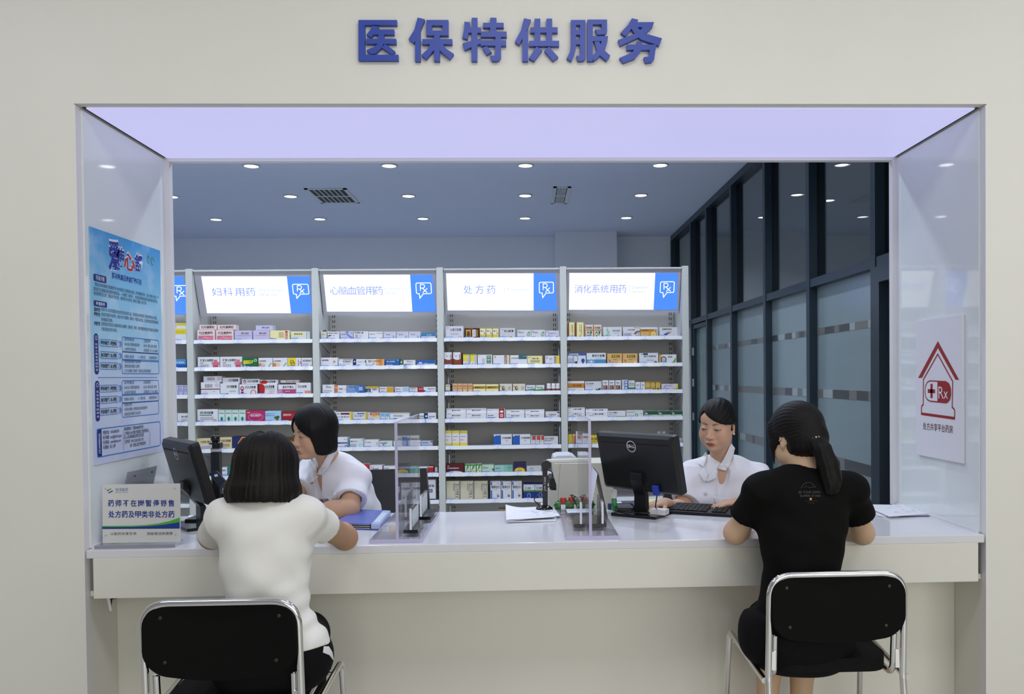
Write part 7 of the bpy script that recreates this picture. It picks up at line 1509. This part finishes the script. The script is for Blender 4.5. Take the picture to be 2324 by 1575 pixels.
customer_black()

# ---- pharmacist on the left, turned to the customer
def coat_sleeve(s, a, b_, t, r0=.060, r1=.070):
    q = V3(a)*(1-t)+V3(b_)*t; s.ell(a, V3(r0, r0, r0), None, .03); s.cap(a, q, r0, r1, .035, flat=True); d = (q-V3(a)); s.cap(q-d*.22, q+d*.2, r1-.026, r1-.022, 0, 's', flat=True)
def clerk_left():
    p = thing('person', (-0.85, 0.75, 0.0), 'pharmacist with a black bob and white short-sleeved coat, leaning towards the seated customer', 'person')
    neck = px3(752, 1056, .74); pel = V3(-.72, 1.02, .52)
    T = Torso(pel, neck, (-.62, .78, .0))
    hd = Head(onY(715, 980, .62), rot(-47, 12, 4), .955)
    sn, sf = px3(803, 1082, .70), px3(706, 1070, .93)           # near (her left) and far shoulder
    en, ef = px3(793, 1155, .575), px3(655, 1140, .72); wn, wf = V3(-.985, .50, .812), V3(-1.10, .55, .812)
    lo, hi = (-1.28, .36, .0), (-.45, 1.26, 1.27)
    v = Vol(lo, hi, .0036)
    T.put(v, 0, .95); hd.build(v, T.w(0, 0, .45))
    for a, b_ in ((sn, T.w(.05, 0, .44)), (sf, T.w(-.05, 0, .44))): v.cap(a, b_, .045, .05, .04)
    arms(v, ((sn, en, wn), (sf, ef, wf)), 0, .98)
    hand(v, wn, (-.8, -.3, 0), (0, 0, -1), .95, -1, .4); hand(v, wf, (-.5, -.8, 0), (0, 0, -1), .95, 1, .4)
    for x in (-1, 1):
        h_ = T.w(x*.09, 0, 0); k_ = h_+V3(-.30, -.20, -.02)+T.r*x*.04; a_ = V3(k_[0]+.05, k_[1]+.05, .08)
        v.cap(h_, k_, .08, .058, .05); v.cap(k_, a_, .055, .036, .04); v.cap(a_, a_+V3(-.12, -.08, -.03), .034, .026, .03)
    vol_obj('body', v, SKIN, p, hd.colours((.56, .335, .215), (.38, .11, .08)))
    s = Vol(lo, (-.42, 1.27, 1.12), .0042)
    T.put(s, .020, .98, waist=1.15)
    for a, b_ in ((sn, T.w(.05, 0, .45)), (sf, T.w(-.05, 0, .45))): s.cap(a, b_, .056, .058, .05)
    coat_sleeve(s, sn, en, .70, .060, .072); coat_sleeve(s, sf, ef, .60, .058, .064)
    s.cap(T.w(0, .075, .47), T.w(0, .15, .31), .034, .008, .01, 's')
    s.ripple(wave([((.5, .3, .8), 38, .4, .6), ((.8, .2, -.5), 55, 2.0, .5), ((0, .3, .9), 75, 1.0, .35)]), .0050)
    s.plane((0, 0, .50), (0, 0, -1))
    so = vol_obj('coat', s, coatm, p); bv = bvh_of(so, [c for c in p.children if c.name.startswith('body')][0])
    drape('collar', bv, [[(763, 1013), (768, 1020), (758, 1035), (745, 1060), (729.5, 1078), (719, 1077), (727, 1062), (738, 1042), (750, 1022)], [(708, 1041), (717, 1053), (719, 1072), (712, 1067), (706, 1056), (700, 1046)]], coatf, so, .006, .003)
    drape('lapel', bv, [[(719, 1077), (717, 1080), (701, 1092), (705, 1098), (709, 1094), (722, 1083)]], coatf, so, .005, .002)
    drape('pocket', bvh_of(so), [[(740, 1128), (759, 1117.5), (762, 1121), (764, 1140), (744, 1145)]], coatf, so, .003, .0015)
    drape('name_badge', bvh_of(so), [[(722, 1134), (744, 1131.5), (750.5, 1143), (728, 1146)]], mat('badge_grey', (0.18, 0.2, 0.24), 0.3), so, .006, .002, smooth=False)
    drape('badge_stripe', bvh_of(so), [[(724, 1134), (731, 1133.2), (737, 1145), (730, 1146)]], mat('badge_red', (0.25, 0.03, 0.05), 0.3), so, .0082, .001, smooth=False)
    drape('button', bv, [[(704, 1096), (711.5, 1094.5), (712, 1097), (704.5, 1098.5)]], mat('button_grey', (0.3, 0.3, 0.34), 0.3), so, .006, .002, smooth=False)
    h_ = Vol(V3(hd.c)-.16, V3(hd.c)+.16, .003); R = hd.R; w = hd.w
    h_.ell(w(0, .006, .030), (.086, .101, .096), R, 0)
    h_.cap(w(0, .006, .02), w(0, .006, -.060), .083, .084, .03, ax=R[:, 1], sc=.96)
    for x in (-1, 1): h_.cap(w(x*.068, -.026, .03), w(x*.074, -.012, -.080), .022, .020, .02, ax=R[:, 1], sc=1.5)
    def strands(P):
        q = hd.local(P); th = np.arctan2(q[:, 0], q[:, 1]-.01); return np.sin(th*38+3*np.sin(th*7))+.5*np.sin(th*81)
    h_.ripple(strands, .0008)
    def hairline(x, y, z):     # parted above the right brow, swept across the forehead, falling past the cheeks
        zl = np.where(x < -.016, .088-(-x-.016)*1.9, .088-(x+.016)*1.15)
        side = y+.040+np.clip((z+.02), -.09, 0)*.10
        return np.maximum(np.maximum(z-zl, side), np.where(x > 0, x-.0640, -x-.0600-np.clip(-z-.005, 0, .02)*.5))
    h_.cut(hd, hairline, .010)
    h_.cap(w(0, -.03, -.10), w(0, -.01, -.20), .062, .07, .01, 's', ax=R[:, 1], sc=1.3)
    h_.ell(w(0, .01, -.152), (.14, .16, .060), R @ rot(0, -14), .004, 's')
    h_.cap(w(-.03, -.09, .120), w(-.02, .05, .134), .006, .006, .008, 's')
    vol_obj('hair', h_, HAIRB, p)
clerk_left()

# ---- pharmacist on the right, typing
def clerk_right():
    p = thing('person', (0.90, 0.9, 0.0), 'pharmacist with pulled-back black hair and white coat, typing behind the black monitor', 'person')
    neck = px3(1641, 1060, .88); pel = V3(.93, 1.00, .52)
    T = Torso(pel, neck, (-1, -.02, 0))
    hd = Head(onY(1628, 963, .80), rot(-35, 14, 3), 1.0)
    sl, sr = px3(1568, 1080, .90), px3(1716, 1084, .88)
    el, er = px3(1548, 1160, .80), px3(1748, 1150, .70); wl, wr_ = V3(.615, .62, .815), px3(1668, 1143, .615)
    lo, hi = (.50, .42, .0), (1.22, 1.24, 1.29)
    v = Vol(lo, hi, .0032)
    T.put(v, 0, 1.0); hd.build(v, T.w(0, 0, .45), 1.12)
    for a, b_ in ((sl, T.w(.05, 0, .44)), (sr, T.w(-.05, 0, .44))): v.cap(a, b_, .045, .052, .04)
    arms(v, ((sl, el, wl), (sr, er, wr_)), 0, .98)
    hand(v, wr_, (-.92, -.33, -.03), (0, -.1, -1), .98, -1, .62, .2); hand(v, wl, (-.8, -.5, 0), (0, 0, -1), .95, 1, .4)
    for x in (-1, 1):
        h_ = T.w(x*.09, 0, 0); k_ = h_+V3(0, -.36, 0); a_ = V3(k_[0], k_[1]+.05, .08)
        k_ = h_+V3(0, -.34, -.01); v.cap(h_, k_, .08, .058, .05); a_ = V3(k_[0], k_[1]+.08, .08); v.cap(k_, a_, .055, .036, .04); v.cap(a_, a_+V3(0, -.14, -.03), .034, .026, .03)
    vol_obj('body', v, SKIN, p, hd.colours((.60, .365, .245), (.46, .085, .06), thick=1.25))
    s = Vol(lo, (1.24, 1.25, 1.12), .0042)
    T.put(s, .022, 1.02, waist=1.2)
    for a, b_ in ((sl, T.w(.05, 0, .45)), (sr, T.w(-.05, 0, .45))): s.cap(a, b_, .058, .060, .05)
    coat_sleeve(s, sl, el, .70, .061, .066); coat_sleeve(s, sr, er, .66, .063, .070)
    s.cap(T.w(.022, .085, .48), T.w(.050, .16, .34), .034, .010, .01, 's')
    s.ripple(wave([((.5, .1, .8), 38, .4, .6), ((.8, .2, -.5), 55, 2.0, .5), ((0, .3, .9), 75, 1.0, .35)]), .0048)
    s.plane((0, 0, .50), (0, 0, -1))
    so = vol_obj('coat', s, coatm, p); bv = bvh_of(so, [c for c in p.children if c.name.startswith('body')][0])
    drape('collar', bv, [[(1659.5, 1006), (1668, 1017), (1665, 1030), (1656, 1055), (1647.5, 1069), (1629, 1064), (1636, 1052), (1648, 1030)], [(1601, 1026), (1605, 1030), (1603, 1045), (1596, 1060), (1584.5, 1052), (1592, 1040)]], coatf, so, .008, .003)
    drape('lapel', bv, [[(1629, 1065), (1628, 1085), (1605, 1094), (1602, 1091), (1609, 1081), (1622, 1068)], [(1597, 1061), (1600, 1066), (1607, 1080), (1603, 1091), (1598, 1094), (1586, 1074)]], coatf, so, .007, .003)
    drape('pocket', bvh_of(so), [[(1621, 1127.5), (1663, 1129.5), (1665, 1140), (1623, 1142)]], coatf, so, .003, .0018)
    b = MB()
    for (px, py) in ((1601, 1119.5),):
        P = onto(bv, px, py, .004)
        if P: b.lathe(P, [(.0085, 0), (.0085, .0025), (.0055, .003)], mat('button_white', (.7, .7, .74), .25), axis=(CAM-P).normalized(), n=16)
    b.build('button', so)
    h_ = Vol(V3(hd.c)-.16, V3(hd.c)+.16, .003); R = hd.R; w = hd.w
    h_.ell(w(0, .008, .030), (.0825, .104, .093), R, 0)
    h_.ell(w(0, .050, -.035), (.066, .060, .062), R, .03)
    for x in (-1, 1): h_.cap(w(x*.070, -.020, .03), w(x*.076, .012, .026), .012, .012, .015)
    def strands(P):
        q = hd.local(P); th = np.arctan2(q[:, 0]+.03, q[:, 2]-.0); return np.sin(th*30+4*q[:, 1]/.05)+.5*np.sin(th*73)
    h_.ripple(strands, .0008)
    def hairline(x, y, z):     # side parting, fringe swept down to the ear, the rest pulled back
        zl = np.where(x < -.036, .078-(-x-.036)*1.9, .078-(x+.036)*.62)
        return np.maximum(np.maximum(z-zl, y+.008-np.clip(z+.005, 0, .06)*.55-np.clip(-z-.03, 0, .02)*1.5), -1)
    h_.cut(hd, hairline, .008)
    for x in (-1, 1): h_.ell(w(x*.088, .004, -.030), (.022, .026, .036), R, .008, 's')
    vol_obj('hair', h_, HAIRB, p)
    pear = mat('pearl', (.85, .83, .80), .15, 0, .6); silv = mat('silver_chain', (.75, .75, .78), .2, .9)
    b = MB(); q = Vector(w(.0795, -.002, -.040)); b.lathe(q-Vector((0, 0, .004)), [(.0008, 0), (.0036, .0016), (.0042, .004), (.0036, .0064), (.0008, .008)], pear, n=10); b.build('earring', p)
    bb = BVHTree.FromPolygons(*(lambda o: ([v_.co[:] for v_ in o.data.vertices], [tuple(f.vertices) for f in o.data.polygons]))([c for c in p.children if c.name.startswith('body')][0]))
    pts = [onto(bb, x, y, .002) for x, y in ((1606, 1030), (1608.5, 1040), (1612, 1052), (1616, 1064), (1614.5, 1073))]; pts = [q for q in pts if q is not None]
    if len(pts) > 1:
        b = MB()
        for i in range(len(pts)-1):
            for k in range(5): q = pts[i].lerp(pts[i+1], k/5); b.lathe(q-Vector((0, 0, .0015)), [(.0005, 0), (.0016, .0015), (.0005, .003)], silv, n=6)
        b.build('necklace', p)
    P = onto(bb, 1627.5, 1141, 0.0)
    if P: b = MB(); b.lathe(P, [(.0005, 0), (.0035, .001), (.0025, .005), (.0005, .006)], silv, axis=(CAM-P).normalized(), n=8); b.build('ring', p)
clerk_right()
